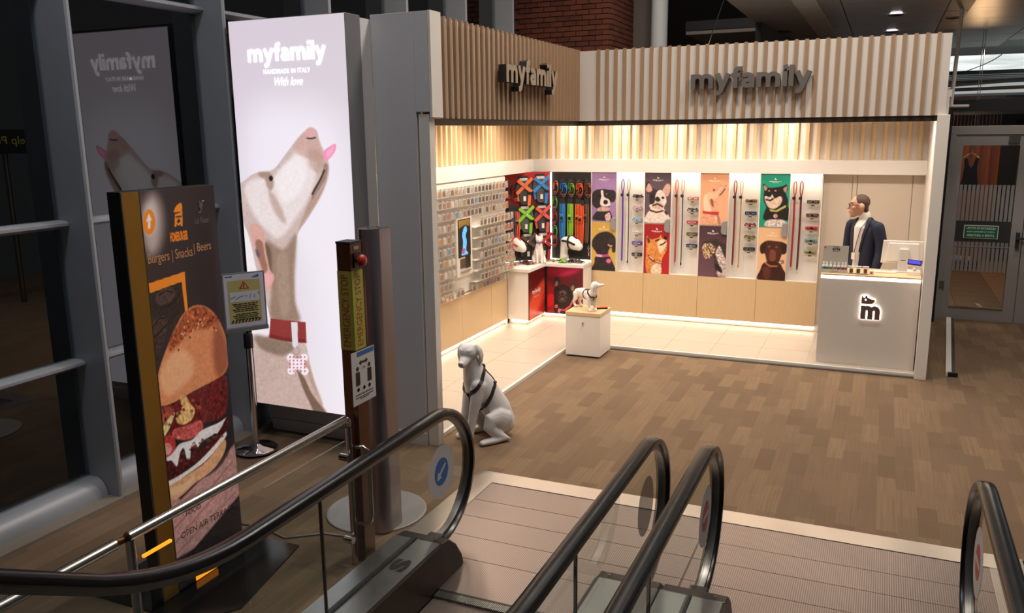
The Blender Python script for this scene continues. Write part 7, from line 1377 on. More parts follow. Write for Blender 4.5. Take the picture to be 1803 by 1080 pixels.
def niche_collar(x, z, col, dec, fat, label):
    t = thing('dog_collar', label, 'collar', (x, 10.99, z - .03), 'collars in the lit niches')
    a = mat('strap_' + col, col, .45, var=.2); d_ = mat('strap_' + dec, dec, .35, var=.1)
    MB().box(x - .062, x + .062, 10.955, 11.04, z - .034, z - .030).build('clear_shelf', MATS['blister'], t)
    m = MB(); m.tube([(x + .072 * math.cos(q), 10.99 + .030 * math.sin(q), z) for q in np.linspace(0, 2 * PI, 22, endpoint=False)], 1, 8, closed=True, flat=(.0035, .020 if fat else .011), up=(0, 0, 1)); m.build('band', a, t, smooth='auto')
    if not fat:
        m = MB(); m.tube([(x + .062 * math.cos(q), 10.985 + .025 * math.sin(q), z + .012 + .012 * math.sin(3 * q)) for q in np.linspace(0, 2 * PI, 22, endpoint=False)], 1, 8, closed=True, flat=(.003, .008), up=(0, 0, 1)); m.build('second_band', a, t, smooth='auto')
    for j in range(5):
        q = -PI / 2 + (j - 2) * .33; MB().box(x + .073 * math.cos(q) - .006, x + .073 * math.cos(q) + .006, 10.984 + .031 * math.sin(q) - .004, 10.984 + .031 * math.sin(q), z - .007, z + .007).build('stud', d_, t)
    MB().box(x - .016, x + .016, 10.949, 10.958, z - .019, z + .019).build('buckle', 'chrome' if fat else a, t, bevel=.003)
    MB().box(x - .02, x + .02, 10.950, 10.953, z - .048, z - .036).build('price_label', 'dark_grey', t)
CO = [[('2a2628', '6a6462', 0, 'black slim'), ('b998ac', 'd9c4d0', 0, 'lilac slim'), ('7fa8c0', 'b0d0e0', 0, 'pale blue slim'), ('d9d0c8', 'b9b0a8', 0, 'white slim'), ('5a3aa8', 'd0c4e4', 1, 'violet'), ('221e1e', '8a8684', 1, 'black wide')],
      [('c9806a', 'efe0d8', 1, 'salmon'), ('4a4648', 'd9d4d0', 0, 'grey studded'), ('c2332e', 'd9c8c4', 1, 'bright red'), ('5a4526', 'b0945a', 1, 'olive brown'), ('26304a', 'a0a8b4', 1, 'navy')],
      [('8a6a2a', '2a2420', 1, 'mustard'), ('2a3040', '4a90b8', 1, 'black and blue'), ('7a2a22', 'd9c0b0', 0, 'dark red studded'), ('6a5a2c', 'b09a5a', 0, 'khaki studded'), ('242226', '7a7678', 1, 'charcoal')],
      [('4a4232', '8a7c5a', 1, 'dark olive'), ('5a3a26', '8a6a4a', 1, 'chestnut'), ('c23a44', '4a2a2c', 1, 'cherry red'), ('6f9a98', '3a4a4a', 1, 'sea green'), ('a09a5a', '4a4830', 1, 'pale olive')]]
CZ = [(1.675, 1.518, 1.36, 1.195, 1.05, .895), (1.665, 1.512, 1.355, 1.20, 1.046), (1.65, 1.495, 1.34, 1.185, 1.035), (1.655, 1.49, 1.33, 1.175, 1.03)]
for k in range(4):
    for (c_, d_, ft, nm), z in zip(CO[k], CZ[k]): niche_collar(PX[k][1] + .272 + (.0 if k else .0), z, c_, d_, ft, f'{nm} dog collar on a clear shelf, {ORD[k]} lit niche')
# ------------------------------------------------------------------ animal figures
from mathutils.bvhtree import BVHTree
mat('statue_white', 'd8d4d2', .55, var=.03, scale=20); mat('plaster', 'e6dfd8', .5, var=.02)
mat('leather', '2c211d', .5, var=.15); mat('camo', '6a4a2c', .6, var=.5, scale=60)
def bvh_of(o):
    dg = bpy.context.evaluated_depsgraph_get(); e = o.evaluated_get(dg); me = e.to_mesh()
    b = BVHTree.FromPolygons([v.co[:] for v in me.vertices], [tuple(p.vertices) for p in me.polygons]); e.to_mesh_clear(); return b
def wrap_band(mb, bvh, pts, wd, th, closed=False, n=None):
    """strap that lies on a surface: every point is drawn to the surface, the ribbon stands th proud of it"""
    P = [Vector(p) for p in pts]; Q = []
    m = len(P); segs = m if closed else m - 1; k = n or 5
    for i in range(segs):
        for j in range(k): Q.append(P[i].lerp(P[(i + 1) % m], j / k))
    if not closed: Q.append(P[-1])
    S = []
    for q in Q:
        co, no, _, _ = bvh.find_nearest(q)
        S.append((co, no))
    vs = []; L_ = len(S)
    for i, (c, nn) in enumerate(S):
        t = (S[(i + 1) % L_][0] - S[i - 1][0]) if closed else (S[min(i + 1, L_ - 1)][0] - S[max(i - 1, 0)][0])
        b = t.cross(nn); b = b.normalized() if b.length > 1e-7 else Vector((0, 0, 1))
        for sgn, h in ((-1, -.002), (1, -.002), (1, th), (-1, th)): vs.append(c + b * (wd / 2 * sgn) + nn * h)
    fs = []
    for i in range(L_ if closed else L_ - 1):
        j = (i + 1) % L_
        for a in range(4): fs.append((i * 4 + a, i * 4 + (a + 1) % 4, j * 4 + (a + 1) % 4, j * 4 + a))
    if not closed: fs += [(0, 1, 2, 3), tuple((L_ - 1) * 4 + a for a in (3, 2, 1, 0))]
    return mb.add(vs, fs)
def turn(mb, i0, piv, yaw, pitch=0.):
    M = Matrix.Rotation(yaw, 3, 'Z') @ Matrix.Rotation(pitch, 3, 'Y'); p = Vector(piv)
    for i in range(i0, len(mb.v)): mb.v[i] = tuple(p + M @ (Vector(mb.v[i]) - p))

# seated dog at the entrance
YD = math.atan2(-.73, -.68)
sd = thing('seated_dog_figure', 'white seated dog figure wearing a dark leather harness on the carpet', 'dog figure', (-2.971, 6.019, 0), rotz=YD)
m = MB()
m.limb([((-.22, 0, .13), (.115, .11)), ((-.17, 0, .25), (.122, .12)), ((-.09, 0, .37), (.112, .122)), ((-.01, 0, .48), (.112, .128)), ((.022, 0, .56), (.094, .104)), ((.042, 0, .64), (.076, .082)), ((.06, 0, .73), (.066, .07))], 20)
for s in (-1, 1):
    m.limb([((.02, s * .085, .50), (.05, .07)), ((.045, s * .09, .38), (.045, .055)), ((.075, s * .088, .26), (.036, .04)), ((.10, s * .09, .12), (.029, .031)), ((.115, s * .092, .045), (.03, .03)), ((.15, s * .094, .024), (.036, .022))], 12)
    m.limb([((-.20, s * .10, .16), (.055, .10)), ((-.13, s * .125, .20), (.055, .095)), ((-.06, s * .135, .20), (.048, .07)), ((-.05, s * .14, .14), (.042, .06))], 14)
    m.limb([((-.06, s * .14, .13), (.04, .05)), ((-.13, s * .145, .065), (.034, .045)), ((-.21, s * .145, .04), (.032, .036)), ((-.10, s * .155, .03), (.03, .028)), ((-.01, s * .16, .03), (.034, .028)), ((.03, s * .16, .025), (.036, .022))], 12)
i0 = len(m.v)
m.ball((.085, 0, .79), (.088, .078, .072), 20, 14); m.limb([((.10, 0, .765), (.060, .055)), ((.155, 0, .748), (.048, .043)), ((.20, 0, .735), (.040, .036)), ((.218, 0, .73), (.035, .031))], 16)
m.ball((.236, 0, .745), (.018, .024, .017), 10, 8); m.limb([((.12, 0, .735), (.04, .025)), ((.19, 0, .712), (.03, .018))], 12)
for s in (-1, 1):
    m.limb([((.125, s * .052, .822), .012), ((.15, s * .034, .822), .012)], 8); m.ball((.148, s * .043, .797), (.012, .012, .011), 10, 8)
    m.limb([((.065, s * .062, .835), (.022, .018)), ((.055, s * .090, .80), (.036, .014)), ((.05, s * .098, .745), (.043, .013)), ((.058, s * .095, .690), (.026, .011))], 12, side=(1, 0, 0))
turn(m, i0, (.06, 0, .74), R(44), R(10))
dogo = m.build('body', 'statue_white', sd, world=False, remesh=.008, smoothit=5)
bv = bvh_of(dogo)
hn = MB(); wrap_band(hn, bv, [(-.055, 0, .64), (-.02, .12, .58), (.06, .12, .48), (.12, .05, .41), (.13, 0, .40), (.12, -.05, .41), (.06, -.12, .48), (-.02, -.12, .58)], .03, .007, True); hn.build('neck_strap', 'leather', sd, world=False)
hn = MB(); wrap_band(hn, bv, [(-.15, 0, .51), (-.12, .13, .47), (-.045, .15, .36), (.0, .10, .28), (.01, 0, .27), (.0, -.10, .28), (-.045, -.15, .36), (-.12, -.13, .47)], .03, .007, True); hn.build('girth_strap', 'leather', sd, world=False)
hn = MB(); wrap_band(hn, bv, [(-.055, 0, .64), (-.10, 0, .58), (-.15, 0, .51)], .026, .008); hn.build('back_strap', 'leather', sd, world=False)
hn = MB(); wrap_band(hn, bv, [(.13, 0, .40), (.10, .02, .33), (.05, .03, .28), (.01, .02, .27)], .024, .006); hn.build('chest_strap', 'leather', sd, world=False)
for c, r_ in (((-.055, 0, .64), .022), ((.125, .03, .405), .02), ((-.13, .06, .50), .018)):
    co, no, _, _ = bv.find_nearest(Vector(c)); q = no.to_track_quat('Z', 'Y').to_matrix()
    MB().obox(co + no * .008, (r_ * 1.7, r_ * 1.7, .012), q).build('buckle', 'leather', sd, world=False, bevel=.004)
    MB().tube([co + no * .017 + q @ Vector((r_ * .6 * math.cos(w_), r_ * .6 * math.sin(w_), 0)) for w_ in np.linspace(0, 2 * PI, 10, endpoint=False)], .0035, 6, closed=True).build('ring', 'chrome', sd, world=False)
co, no, _, _ = bv.find_nearest(Vector((.13, .01, .37))); MB().lathe([(.009, 0), (.009, .002)], 12, tuple(co + no * .012), 'x').build('tag', mat('brass', 'b08a4a', .3, metal=1.), sd, world=False)
MB().limb([((.0, .0, .0), (.021, .016)), ((.012, 0, .004), (.014, .012))], 10).build('nose', mat('nose_grey', '8d8886', .5), sd, world=False)
nz_ = [o for o in sd.children if o.name.startswith('nose')][0]; nz_.location = Vector((.06, 0, .74)) + Matrix.Rotation(R(44), 3, 'Z') @ Matrix.Rotation(R(10), 3, 'Y') @ Vector((.180, 0, .004)); nz_.rotation_euler = (0, 0, R(44))

# pedestal and the small standing dog
pd_ = thing('display_pedestal', 'white cube pedestal with wooden top and a small lock', 'pedestal', (-3.005, 9.02, 0))
MB().box(-3.21, -2.80, 8.82, 9.225, .02, .48).build('body', 'white_laminate', pd_, bevel=.002); MB().box(-3.195, -2.815, 8.835, 9.21, 0, .02).build('plinth', 'dark_grey', pd_)
MB().box(-3.215, -2.795, 8.815, 9.23, .484, .525).build('wooden_top', 'panel_wood', pd_, bevel=.002)
MB().lathe([(.009, .0), (.009, .010), (.004, .012)], 12, (-3.005, 8.808, .405), 'y').build('lock', 'steel', pd_); MB().box(-3.008, -3.002, 8.795, 8.81, .38, .405).build('key', 'steel', pd_)
ss = thing('standing_dog_figure', 'small white standing dog figure in a patterned harness on the pedestal', 'dog figure', (-3.03, 9.01, .525), rotz=R(-41))
m = MB()
m.limb([((-.13, 0, .17), (.042, .048)), ((-.07, 0, .185), (.046, .052)), ((.02, 0, .18), (.05, .058)), ((.085, 0, .19), (.048, .06)), ((.115, 0, .225), (.036, .042)), ((.125, 0, .27), (.03, .034)), ((.13, 0, .305), (.03, .034))], 16)
for s in (-1, 1):
    m.limb([((.085, s * .035, .17), (.028, .034)), ((.088, s * .04, .10), (.02, .022)), ((.092, s * .04, .04), (.016, .016)), ((.11, s * .04, .014), (.018, .012))], 10)
    m.limb([((-.13, s * .03, .16), (.03, .042)), ((-.125, s * .038, .11), (.022, .028)), ((-.155, s * .038, .065), (.015, .016)), ((-.145, s * .038, .03), (.014, .014)), ((-.12, s * .038, .013), (.018, .011))], 10)
m.limb([((-.16, 0, .19), .016), ((-.19, 0, .15), .012), ((-.2, 0, .10), .008)], 8)
m.v = [(x * 1.4, y, z) for x, y, z in m.v]
i0 = len(m.v)
m.ball((.14, 0, .325), (.048, .038, .04), 14, 10); m.limb([((.15, 0, .318), (.03, .03)), ((.20, 0, .318), (.022, .021)), ((.235, 0, .322), (.016, .014))], 12)
for s in (-1, 1): m.limb([((.125, s * .034, .335), (.018, .01)), ((.12, s * .046, .305), (.024, .009)), ((.118, s * .046, .265), (.016, .008))], 10, side=(1, 0, 0))
turn(m, i0, (.13, 0, .30), R(40), R(-6))
for i in range(i0, len(m.v)): m.v[i] = (m.v[i][0] + .052, m.v[i][1], m.v[i][2] - .012)
sdo = m.build('body', 'plaster', ss, world=False, remesh=.0045, smoothit=4); bs = bvh_of(sdo)
hn = MB(); wrap_band(hn, bs, [(.07, 0, .25), (.11, .06, .22), (.18, .04, .17), (.19, 0, .165), (.18, -.04, .17), (.11, -.06, .22)], .018, .005, True); hn.build('neck_strap', 'leather', ss, world=False)
hn = MB(); wrap_band(hn, bs, [(.01, 0, .24), (.01, .06, .20), (.02, .05, .13), (.03, 0, .12), (.02, -.05, .13), (.01, -.06, .20)], .018, .005, True); hn.build('girth_strap', 'camo', ss, world=False)
hn = MB(); wrap_band(hn, bs, [(.08, 0, .25), (.01, 0, .24)], .05, .006); hn.build('back_pad', 'camo', ss, world=False)
hn = MB(); wrap_band(hn, bs, [(.19, 0, .165), (.11, 0, .13), (.03, 0, .12)], .018, .005); hn.build('chest_strap', 'leather', ss, world=False)
for k, (x, y) in enumerate(((-2.915, 9.07), (-2.845, 9.11))):
    t = thing('harness_box', ('flat orange and black pack under the small dog', 'flat orange and black pack at the pedestal edge')[k], 'pack', (x, y, .525)); 
    for j in range(2): MB().obox((x, y, .532 + .013 * j), (.085, .05, .011), Matrix.Rotation(R(18 + 9 * j), 3, 'Z')).build('strap_pack', mat('strap_d9633a', 'd9633a', .6) if j else 'leather', t, bevel=.003)

# white cat on the worktop
ct_ = thing('cat_figure', 'white seated cat figure with a blue collar on the corner worktop', 'cat figure', (-4.21, 10.50, .786), rotz=R(-62)); ct_.scale = (1.12,) * 3
m = MB(); m.limb([((-.03, 0, .068), (.07, .065)), ((-.02, 0, .11), (.066, .066)), ((.005, 0, .17), (.052, .056)), ((.02, 0, .225), (.04, .042)), ((.025, 0, .255), (.034, .034))], 16)
m.ball((.035, 0, .295), (.044, .046, .04), 16, 10); m.ball((.07, 0, .283), (.018, .022, .016), 10, 8)
for s in (-1, 1):
    m.limb([((.03, s * .028, .16), (.02, .022)), ((.055, s * .028, .08), (.016, .016)), ((.07, s * .028, .014), (.018, .012))], 10); m.limb([((-.04, s * .055, .06), (.03, .05)), ((.01, s * .065, .03), (.022, .03)), ((.05, s * .065, .014), (.018, .012))], 10)
    m.limb([((.03, s * .028, .32), (.018, .010)), ((.028, s * .034, .342), (.011, .007)), ((.027, s * .037, .358), (.004, .003))], 8)
cao = m.build('body', 'plaster', ct_, world=False, remesh=.005, smoothit=3); bc = bvh_of(cao)
hn = MB(); wrap_band(hn, bc, [(.02 + .05 * math.cos(q), .05 * math.sin(q), .252) for q in np.linspace(0, 2 * PI, 8, endpoint=False)], .010, .004, True); hn.build('collar', mat('collar_blue', '2c4a9a', .5), ct_, world=False)
MB().lathe([(.007, 0), (.007, .002)], 10, (.068, 0, .232), 'x').build('tag', 'chrome', ct_, world=False)
# busts that show muzzles
def bust(loc, rz, col, label):
    t = thing('muzzle_bust', label, 'dog bust', loc, rotz=rz); t.scale = (1.25,) * 3
    m = MB(); m.limb([((-.045, 0, .05), (.05, .05)), ((-.05, 0, .09), (.04, .042)), ((-.045, 0, .15), (.042, .046)), ((-.03, 0, .20), (.05, .055))], 14); m.limb([((-.03, 0, .215), (.055, .06)), ((.05, 0, .215), (.066, .075)), ((.11, 0, .19), (.06, .062)), ((.14, 0, .175), (.045, .045))], 16)
    o = m.build('body', 'plaster', t, world=False, remesh=.006, smoothit=4); b = bvh_of(o); a = mat('muzzle_' + col, col, .6)
    for pts in ([(.03, .09, .25), (.03, .0, .31), (.03, -.09, .25), (.04, -.06, .14), (.045, 0, .12), (.04, .06, .14)], [(-.03, 0, .29), (.04, 0, .30), (.12, 0, .27)], [(-.06, .07, .24), (.04, .09, .235), (.13, .07, .20)], [(-.06, -.07, .24), (.04, -.09, .235), (.13, -.07, .20)]):
        hn = MB(); wrap_band(hn, b, pts, .022, .006, len(pts) > 3); hn.build('muzzle_strap', a, t, world=False)
bust((-3.88, 10.74, .786), R(-12), '1c1a1c', 'white bust with a black muzzle before the hanging leashes'); bust((-4.52, 10.36, .786), R(-25), 'c23a30', 'white bust with a red muzzle beside the packet rack')

# ------------------------------------------------------------------ cash counter
co_ = thing('cash_counter', 'white sales counter with glowing top edge and backlit dog logo', 'counter', (-.03, 9.7, .034))
MB().box(-.53, .44, 9.46, 9.95, .034, .97).build('body', mat('counter_panel', 'cfc6bd', .5, var=.03, scale=30), co_, bevel=.003)
MB().box(-.532, .442, 9.452, 9.96, 1.003, 1.020).build('worktop', 'panel_wood', co_, bevel=.002); MB().box(-.525, .438, 9.47, 9.94, .97, 1.003).build('sub_top', 'white_laminate', co_)
MB().box(-.53, .44, 9.456, 9.47, .977, 1.002).build('led_strip', mat_emit('led_counter', 'fff2e6', 7), co_)
lg = [(x, z) for x, z in (((1430 + a / 5.142 - 1517) * .00613 - .115, .819 - (470 + b / 5.142 - 518) * .00617) for a, b in ((450, 326), (450, 268), (455, 252), (463, 270), (474, 276), (484, 256), (494, 250), (500, 272), (524, 282), (563, 293), (556, 312), (536, 327), (500, 331)))]
def infl(p, g):
    cx_, cz_ = sum(a for a, _ in p) / len(p), sum(b for _, b in p) / len(p); return [(cx_ + (a - cx_) * g, cz_ + (b - cz_) * g) for a, b in p]
MB().prism(lg, 9.430, 9.442, 'xz').build('logo_head', mat('logo_bronze', '5a4a42', .45), co_); MB().prism(infl(lg, 1.02), 9.4445, 9.4595, 'xz').build('logo_backlight', mat_emit('logo_glow', 'fff4ea', 6), co_)
MB().lathe([(.008, -.002), (.008, .0)], 12, (-.070, 9.4295, .765), 'y').build('logo_eye', 'logo_glow', co_)
lettering(MB(), 'm', -.113, .078, .556, .702, lambda a, b, d: (a, 9.442 - d, b), .06, .012).build('logo_letter', 'logo_bronze', co_); lettering(MB(), 'm', -.116, .081, .553, .705, lambda a, b, d: (a, 9.459 - d, b), .06, .014).build('logo_backlight', 'logo_glow', co_)
mo = thing('sales_monitor', 'white desktop monitor seen from behind on the counter', 'monitor', (.25, 9.84, 1.02))
m = MB(); m.prism([(.045, 1.105), (.46, 1.105), (.455, 1.352), (.06, 1.352)], 9.86, 9.875, 'xz'); m.build('rear_shell', 'white_trim', mo, bevel=.005)
MB().prism([(.10, 1.13), (.42, 1.13), (.41, 1.325), (.11, 1.325)], 9.845, 9.86, 'xz').build('rear_bulge', 'white_trim', mo, bevel=.006); MB().box(.06, .45, 9.876, 9.879, 1.12, 1.34).build('screen_glass', 'black_gloss', mo)
MB().prism([(.215, 1.03), (.325, 1.03), (.315, 1.27), (.225, 1.27)], 9.80, 9.845, 'xz').build('stand', mat('stand_grey', 'cfc9c4', .4), mo, bevel=.006); MB().box(.17, .37, 9.76, 9.93, 1.02, 1.032).build('foot', 'stand_grey', mo, bevel=.004)
m = MB(); bars(m, .245, .295, 1.146, 1.154, pY(9.7985), 2); m.build('maker_mark', 'dark_grey', mo)
cd = thing('customer_display', 'small till display with a blue screen beside the monitor', 'display', (.38, 9.68, 1.02))
MB().box(.31, .436, 9.62, 9.78, 1.02, 1.06).build('printer_base', 'white_trim', cd, bevel=.004); MB().tube([(.38, 9.68, 1.06), (.38, 9.68, 1.13)], .014, 12).build('stem', 'stand_grey', cd, smooth='auto'); MB().ball((.375, 9.67, 1.085), (.02, .02, .018)).build('joint', 'white_trim', cd, smooth=True)
Mc = Matrix.Rotation(R(-12), 3, 'Z') @ Matrix.Rotation(R(-10), 3, 'X') @ Matrix.Rotation(R(4), 3, 'Y'); cdc = MB().obox((.375, 9.67, 1.15), (.135, .03, .055), Mc).build('display_case', mat('case_dark', '2a2622', .4), cd, bevel=.004); MB().obox(Vector((.375, 9.67, 1.15)) + Mc @ Vector((0, -.016, .002)), (.115, .002, .032), Mc).build('lit_screen', mat_emit('lcd_blue', '3a3cff', 1.3), cdc)
MB().obox((.375, 9.672, 1.113), (.13, .03, .016), Mc).build('display_foot', 'white_trim', cd)
tag(MB().box(-.02, .2, 9.68, 9.76, 1.02, 1.035).build('keyboard', 'white_trim', bevel=.004), 'flat white keyboard on the counter between boxes and monitor', 'keyboard')
bd = thing('bottle_display', 'printed cardboard stand with a row of spray bottles', 'display stand', (-.40, 9.57, 1.02))
bdc = MB().box(-.53, -.275, 9.600, 9.606, 1.02, 1.305).build('back_card', mat('card_grey', 'b5aea2', .6, var=.12, scale=9), bd); MB().box(-.535, -.27, 9.505, 9.511, 1.02, 1.06).build('front_lip', 'card_grey', bd); MB().box(-.53, -.275, 9.511, 9.60, 1.02, 1.03).build('tray', 'card_grey', bd)
m = MB(); lettering(m, 'aria', -.44, -.36, 1.255, 1.285, pY(9.5985), .03); m.build('logo_lettering', 'dark_grey', bdc); m = MB(); bars(m, -.435, -.365, 1.289, 1.294, pY(9.5985), 1); bars(m, -.435, -.37, 1.240, 1.244, pY(9.5985), 2); m.build('small_lettering', 'dark_grey', bdc)
MB().box(-.52, -.505, 9.5975, 9.599, 1.275, 1.29).build('red_mark', 'label_red', bd); m = MB(); bars(m, -.44, -.36, 1.038, 1.042, pY(9.504), 3); m.build('lip_lettering', 'dark_grey', bd)
mat('bottle_clear', 'cfd2cc', .25); 
for k, (x, col, nm) in enumerate(((-.515, '3f6a72', 'dark teal'), (-.483, '3f6a72', 'teal'), (-.445, '6a7a52', 'moss green'), (-.405, '7a7f56', 'olive'), (-.365, '9a3a44', 'red'), (-.325, 'a8404c', 'crimson'), (-.295, 'b0505a', 'rose'))):
    t = thing('spray_bottle', f'white capped spray bottle with {nm} label on the counter stand', 'bottle', (x, 9.555, 1.03), 'spray bottles on the counter')
    MB().lathe([(.0, 0), (.015, 0), (.016, .006), (.016, .062), (.012, .070), (.007, .076), (.0, .076)], 16, (x, 9.555, 1.03)).build('body', 'bottle_clear', t, smooth='auto'); MB().lathe([(.0163, .012), (.0163, .05)], 16, (x, 9.555, 1.03)).build('label', mat('lbl_' + col, col, .5), t, smooth='auto')
    cp_ = MB().lathe([(.009, .074), (.009, .088), (.006, .092), (.006, .104), (.0, .105)], 12, (x, 9.555, 1.03)).build('cap', 'white_trim', t, smooth='auto'); MB().box(x - .004, x + .004, 9.54, 9.556, 1.122, 1.130).build('nozzle', 'white_trim', cp_)
for k, x in enumerate((-.235, -.165, -.095)):
    t = thing('counter_box', f'clear box of dark trinkets on the counter, {ORD[k]} from the bottles', 'box', (x, 9.53, 1.02), 'clear boxes on the counter')
    MB().box(x - .032, x + .032, 9.50, 9.56, 1.02, 1.095).build('case', 'blister', t); MB().box(x - .018, x + .018, 9.515, 9.545, 1.03, 1.075).build('trinket', ('dark_grey', 'leather', mat('strap_7a2a22', '7a2a22', .5))[k], t, bevel=.006); MB().box(x - .032, x + .032, 9.50, 9.56, 1.096, 1.102).build('lid', 'stand_grey', t)
t = thing('card_holder', 'small white card stand with coloured print on the counter', 'card stand', (-.04, 9.53, 1.02)); MB().box(-.055, -.012, 9.52, 9.53, 1.02, 1.06).build('card', 'white_trim', t); MB().box(-.045, -.025, 9.5185, 9.52, 1.03, 1.048).build('print', 'label_red', t)
# ------------------------------------------------------------------ the shop assistant
mat('skin', 'c4937a', .5, var=.08, scale=18); mat('hair', '4a3428', .7, var=.2, scale=60); mat('navy_cloth', '1c2238', .8, var=.12, scale=60); mat('knit_white', 'ddd6cc', .85, var=.04, scale=120); mat('trouser', '23242a', .8)
MX, MY, MZ = -.150, 10.22, .034
fw = Vector((-.66, -.75, 0)).normalized(); lf = Vector((-fw.y, fw.x, 0))          # chest direction, his left
def T(a, b, z): v = Vector((MX, MY, 0)) + fw * a + lf * b; return (v.x, v.y, z)
hf = Vector((-.992, -.125, 0)).normalized(); hl = Vector((-hf.y, hf.x, 0)); HC = Vector((-.222, 10.20, 0))
def Hd(a, b, z): v = HC + hf * a + hl * b; return (v.x, v.y, z)
MH = Matrix((hf, hl, Vector((0, 0, 1)))).transposed()
m = MB()
m.ball(Hd(-.012, 0, 1.712), (.098, .077, .098), 22, 16, MH)                                        # skull
m.limb([(Hd(.028, 0, 1.675), (.060, .062)), (Hd(.045, 0, 1.625), (.052, .050)), (Hd(.055, 0, 1.588), (.036, .034))], 16, side=tuple(hl))   # face and jaw
m.limb([(Hd(-.02, 0, 1.62), (.052, .05)), (Hd(.045, 0, 1.59), (.03, .024))], 14, side=tuple(hl))
m.limb([(Hd(.086, 0, 1.700), (.010, .010)), (Hd(.102, 0, 1.672), (.012, .012)), (Hd(.112, 0, 1.655), (.015, .011))], 12, side=tuple(hl))     # nose
m.limb([(Hd(.072, -.04, 1.722), .010), (Hd(.088, 0, 1.722), .011), (Hd(.072, .04, 1.722), .010)], 10)                                      # brow
m.limb([(Hd(.084, -.02, 1.622), .009), (Hd(.094, 0, 1.622), .010), (Hd(.084, .02, 1.622), .009)], 10); m.limb([(Hd(.082, -.018, 1.609), .008), (Hd(.090, 0, 1.608), .010), (Hd(.082, .018, 1.609), .008)], 10)
for s in (-1, 1): m.ball(Hd(-.024, s * .083, 1.680), (.026, .017, .038), 12, 8, MH); m.ball(Hd(.058, s * .052, 1.668), (.02, .016, .018), 10, 8, MH)
m.limb([(T(.0, 0, 1.60), (.052, .055)), (T(-.01, 0, 1.50), (.06, .062)), (T(-.01, 0, 1.44), (.13, .08)), (T(0, 0, 1.30), (.155, .10)), (T(0, 0, 1.12), (.14, .10)), (T(0, 0, .96), (.15, .105))], 20, side=tuple(lf))
def hand(m, w_, d, sd_):
    w_ = Vector(w_); d = Vector(d).normalized(); s_ = Vector(sd_).normalized()
    m.limb([(w_, (.026, .018)), (w_ + d * .05, (.038, .016)), (w_ + d * .085, (.040, .014))], 12, side=tuple(s_))
    for j, (o_, ln) in enumerate(((-.03, .07), (-.010, .08), (.010, .075), (.03, .06))): b0 = w_ + d * .085 + s_ * o_; m.limb([(b0, .009), (b0 + d * ln * .5 + fw * .006, .0085), (b0 + d * ln + fw * .018, .0075)], 8)
    b0 = w_ + d * .03 + s_ * -.035; m.limb([(b0, .011), (b0 + d * .03 - s_ * .018, .010), (b0 + d * .06 - s_ * .018, .008)], 8)
AL = [T(-.01, .185, 1.455), T(-.03, .222, 1.30), T(-.03, .225, 1.18), T(.02, .215, .99)]; AR = [T(-.01, -.185, 1.455), T(-.02, -.22, 1.30), T(-.01, -.225, 1.18), T(.06, -.20, .99)]
for A_, s in ((AL, 1), (AR, -1)):
    m.limb([(A_[0], .052), (A_[1], .045), (A_[2], .04), (A_[3], .03)], 14); hand(m, A_[3], (fw * .15 + Vector((0, 0, -1))), lf * s)
for s in (-1, 1): m.limb([(T(0, s * .085, .94), .085), (T(.01, s * .095, .50), .058), (T(-.01, s * .10, .12), .042), (T(.0, s * .105, .075), .042), (T(.10, s * .11, .06), (.042, .03))], 14)
pe = m.build('person', 'skin', None, remesh=.009, smoothit=3)
tag(pe, 'man in navy blazer and white turtleneck standing behind the counter', 'person')
WL[pe.name] = (0, 0, 0)
m = MB(); m.limb([(T(-.012, 0, 1.485), (.140, .075)), (T(-.012, 0, 1.44), (.178, .095)), (T(-.012, 0, 1.36), (.176, .112)), (T(-.005, 0, 1.22), (.160, .114)), (T(-.005, 0, 1.08), (.155, .114)), (T(-.01, 0, .92), (.170, .122)), (T(-.01, 0, .84), (.175, .122))], 24, side=tuple(lf))
m.limb([(T(-.012, -.15, 1.475), .055), (T(-.015, 0, 1.50), .06), (T(-.012, .15, 1.475), .055)], 14)
jk = m.build('blazer', 'navy_cloth', pe, remesh=.012, smoothit=6)
for A_ in (AL, AR): MB().limb([(Vector(A_[0]) + Vector((0, 0, .0)), (.068, .068)), (Vector(A_[0]).lerp(Vector(A_[1]), .5), .068), (A_[1], .063), (A_[2], .058), (Vector(A_[2]).lerp(Vector(A_[3]), .9), .047)], 18).build('sleeve', 'navy_cloth', pe, remesh=.010, smoothit=4)
# open front: white knit panel, lapels, pocket, button
m = MB(); m.limb([(T(.004, 0, 1.585), (.062, .064)), (T(-.004, 0, 1.53), (.066, .068)), (T(.0, 0, 1.49), (.085, .075)), (T(.075, .01, 1.44), (.072, .045)), (T(.088, .012, 1.33), (.062, .04)), (T(.094, .01, 1.20), (.050, .036)), (T(.097, .01, 1.06), (.040, .034)), (T(.10, .01, .92), (.045, .04))], 18, side=tuple(lf)); m.build('turtleneck', 'knit_white', pe, remesh=.007, smoothit=3)
bj = bvh_of(jk)
for s in (-1, 1):
    m = MB(); wrap_band(m, bj, [T(-.02, s * .075, 1.60), T(.06, s * .10, 1.50), T(.14, s * .088, 1.40), T(.16, s * .068, 1.28), T(.16, s * .052, 1.18)], .042, .012); m.build('lapel', 'navy_cloth', pe)
m = MB(); wrap_band(m, bj, [T(-.10, .085, 1.58), T(-.13, 0, 1.60), T(-.10, -.085, 1.58)], .045, .012); m.build('collar', 'navy_cloth', pe)
for z in (1.14, 1.06): 
    co, no, _, _ = bj.find_nearest(Vector(T(.16, .065, z))); MB().obox(co + no * .003, (.014, .014, .006), no.to_track_quat('Z', 'Y').to_matrix()).build('button', 'steel_dull', pe, bevel=.002)
m = MB(); 
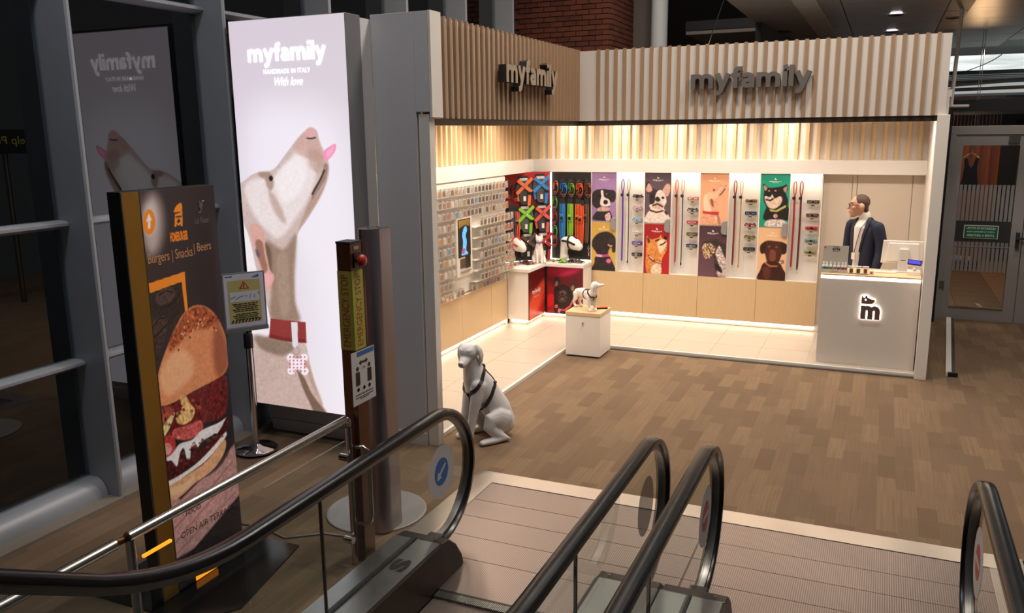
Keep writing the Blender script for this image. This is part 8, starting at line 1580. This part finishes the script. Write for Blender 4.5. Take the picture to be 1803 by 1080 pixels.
for s in (-1, 1): m.tube([T(.03, s * .07, 1.535), T(.115, s * .055, 1.44), T(.138, s * .038, 1.30), T(.142, s * .012, 1.17)], 1, 8, flat=(.005, .0025), up=tuple(fw))
m.build('lanyard', mat('lanyard', '3a1c24', .6), pe); MB().obox(T(.150, .01, 1.13), (.05, .006, .075), Matrix((lf, -fw, Vector((0, 0, 1)))).transposed()).build('badge', 'white_trim', pe, bevel=.002)
m = MB()
for s in (-1, 1): m.limb([(T(0, s * .085, .93), .098), (T(.012, s * .095, .50), .074), (T(-.005, s * .10, .12), .06)], 16)
m.limb([(T(0, -.05, .93), (.11, .11)), (T(0, .05, .93), (.11, .11))], 16); m.build('trousers', 'trouser', pe, remesh=.014, smoothit=3)
for s in (-1, 1): MB().limb([(T(-.03, s * .105, .075), (.04, .045)), (T(.06, s * .11, .07), (.046, .034)), (T(.14, s * .115, .062), (.04, .026))], 14, side=tuple(lf)).build('shoe', 'leather', pe, smooth=True)
# short cropped hair, beard shadow, glasses
m = MB(); m.ball(Hd(-.024, 0, 1.727), (.095, .0805, .089), 24, 16, MH); m.limb([(Hd(-.07, 0, 1.69), (.066, .035)), (Hd(-.075, 0, 1.63), (.052, .03))], 14, side=tuple(hl))
for s in (-1, 1): m.limb([(Hd(-.028, s * .066, 1.735), (.03, .014)), (Hd(-.012, s * .073, 1.70), (.012, .008))], 10, side=tuple(hf))
m.build('hair', 'hair', pe, remesh=.006, smoothit=3)
m = MB(); m.limb([(Hd(.088, -.02, 1.6155), (.004, .004)), (Hd(.100, 0, 1.6155), (.005, .004)), (Hd(.088, .02, 1.6155), (.004, .004))], 8); m.build('mouth', mat('lip', '8a5146', .5), pe, smooth=True)
gl = MB()
for s in (-1, 1):
    gl.tube([Hd(.098, s * .034 + .026 * math.cos(q), 1.692 + .017 * math.sin(q)) for q in np.linspace(0, 2 * PI, 14, endpoint=False)], .0024, 6, closed=True); gl.tube([Hd(.096, s * .060, 1.698), Hd(.05, s * .076, 1.698), Hd(-.018, s * .080, 1.694), Hd(-.032, s * .079, 1.676)], .0026, 6)
gl.tube([Hd(.098, -.009, 1.698), Hd(.102, 0, 1.70), Hd(.098, .009, 1.698)], .003, 6); gl.build('glasses', 'black', pe, smooth=True)
for s in (-1, 1): ey = MB().ball(Hd(.083, s * .033, 1.692), (.010, .012, .010), 12, 8, MH).build('eye', mat('eye_white', 'cfc8c0', .3), pe, smooth=True); MB().ball(Hd(.0905, s * .033, 1.692), (.004, .006, .006), 10, 8, MH).build('pupil', 'black', ey, smooth=True); MB().limb([(Hd(.088, s * .018, 1.722), .005), (Hd(.085, s * .036, 1.728), .0055), (Hd(.070, s * .056, 1.722), .004)], 8).build('eyebrow', 'hair', pe, smooth=True)
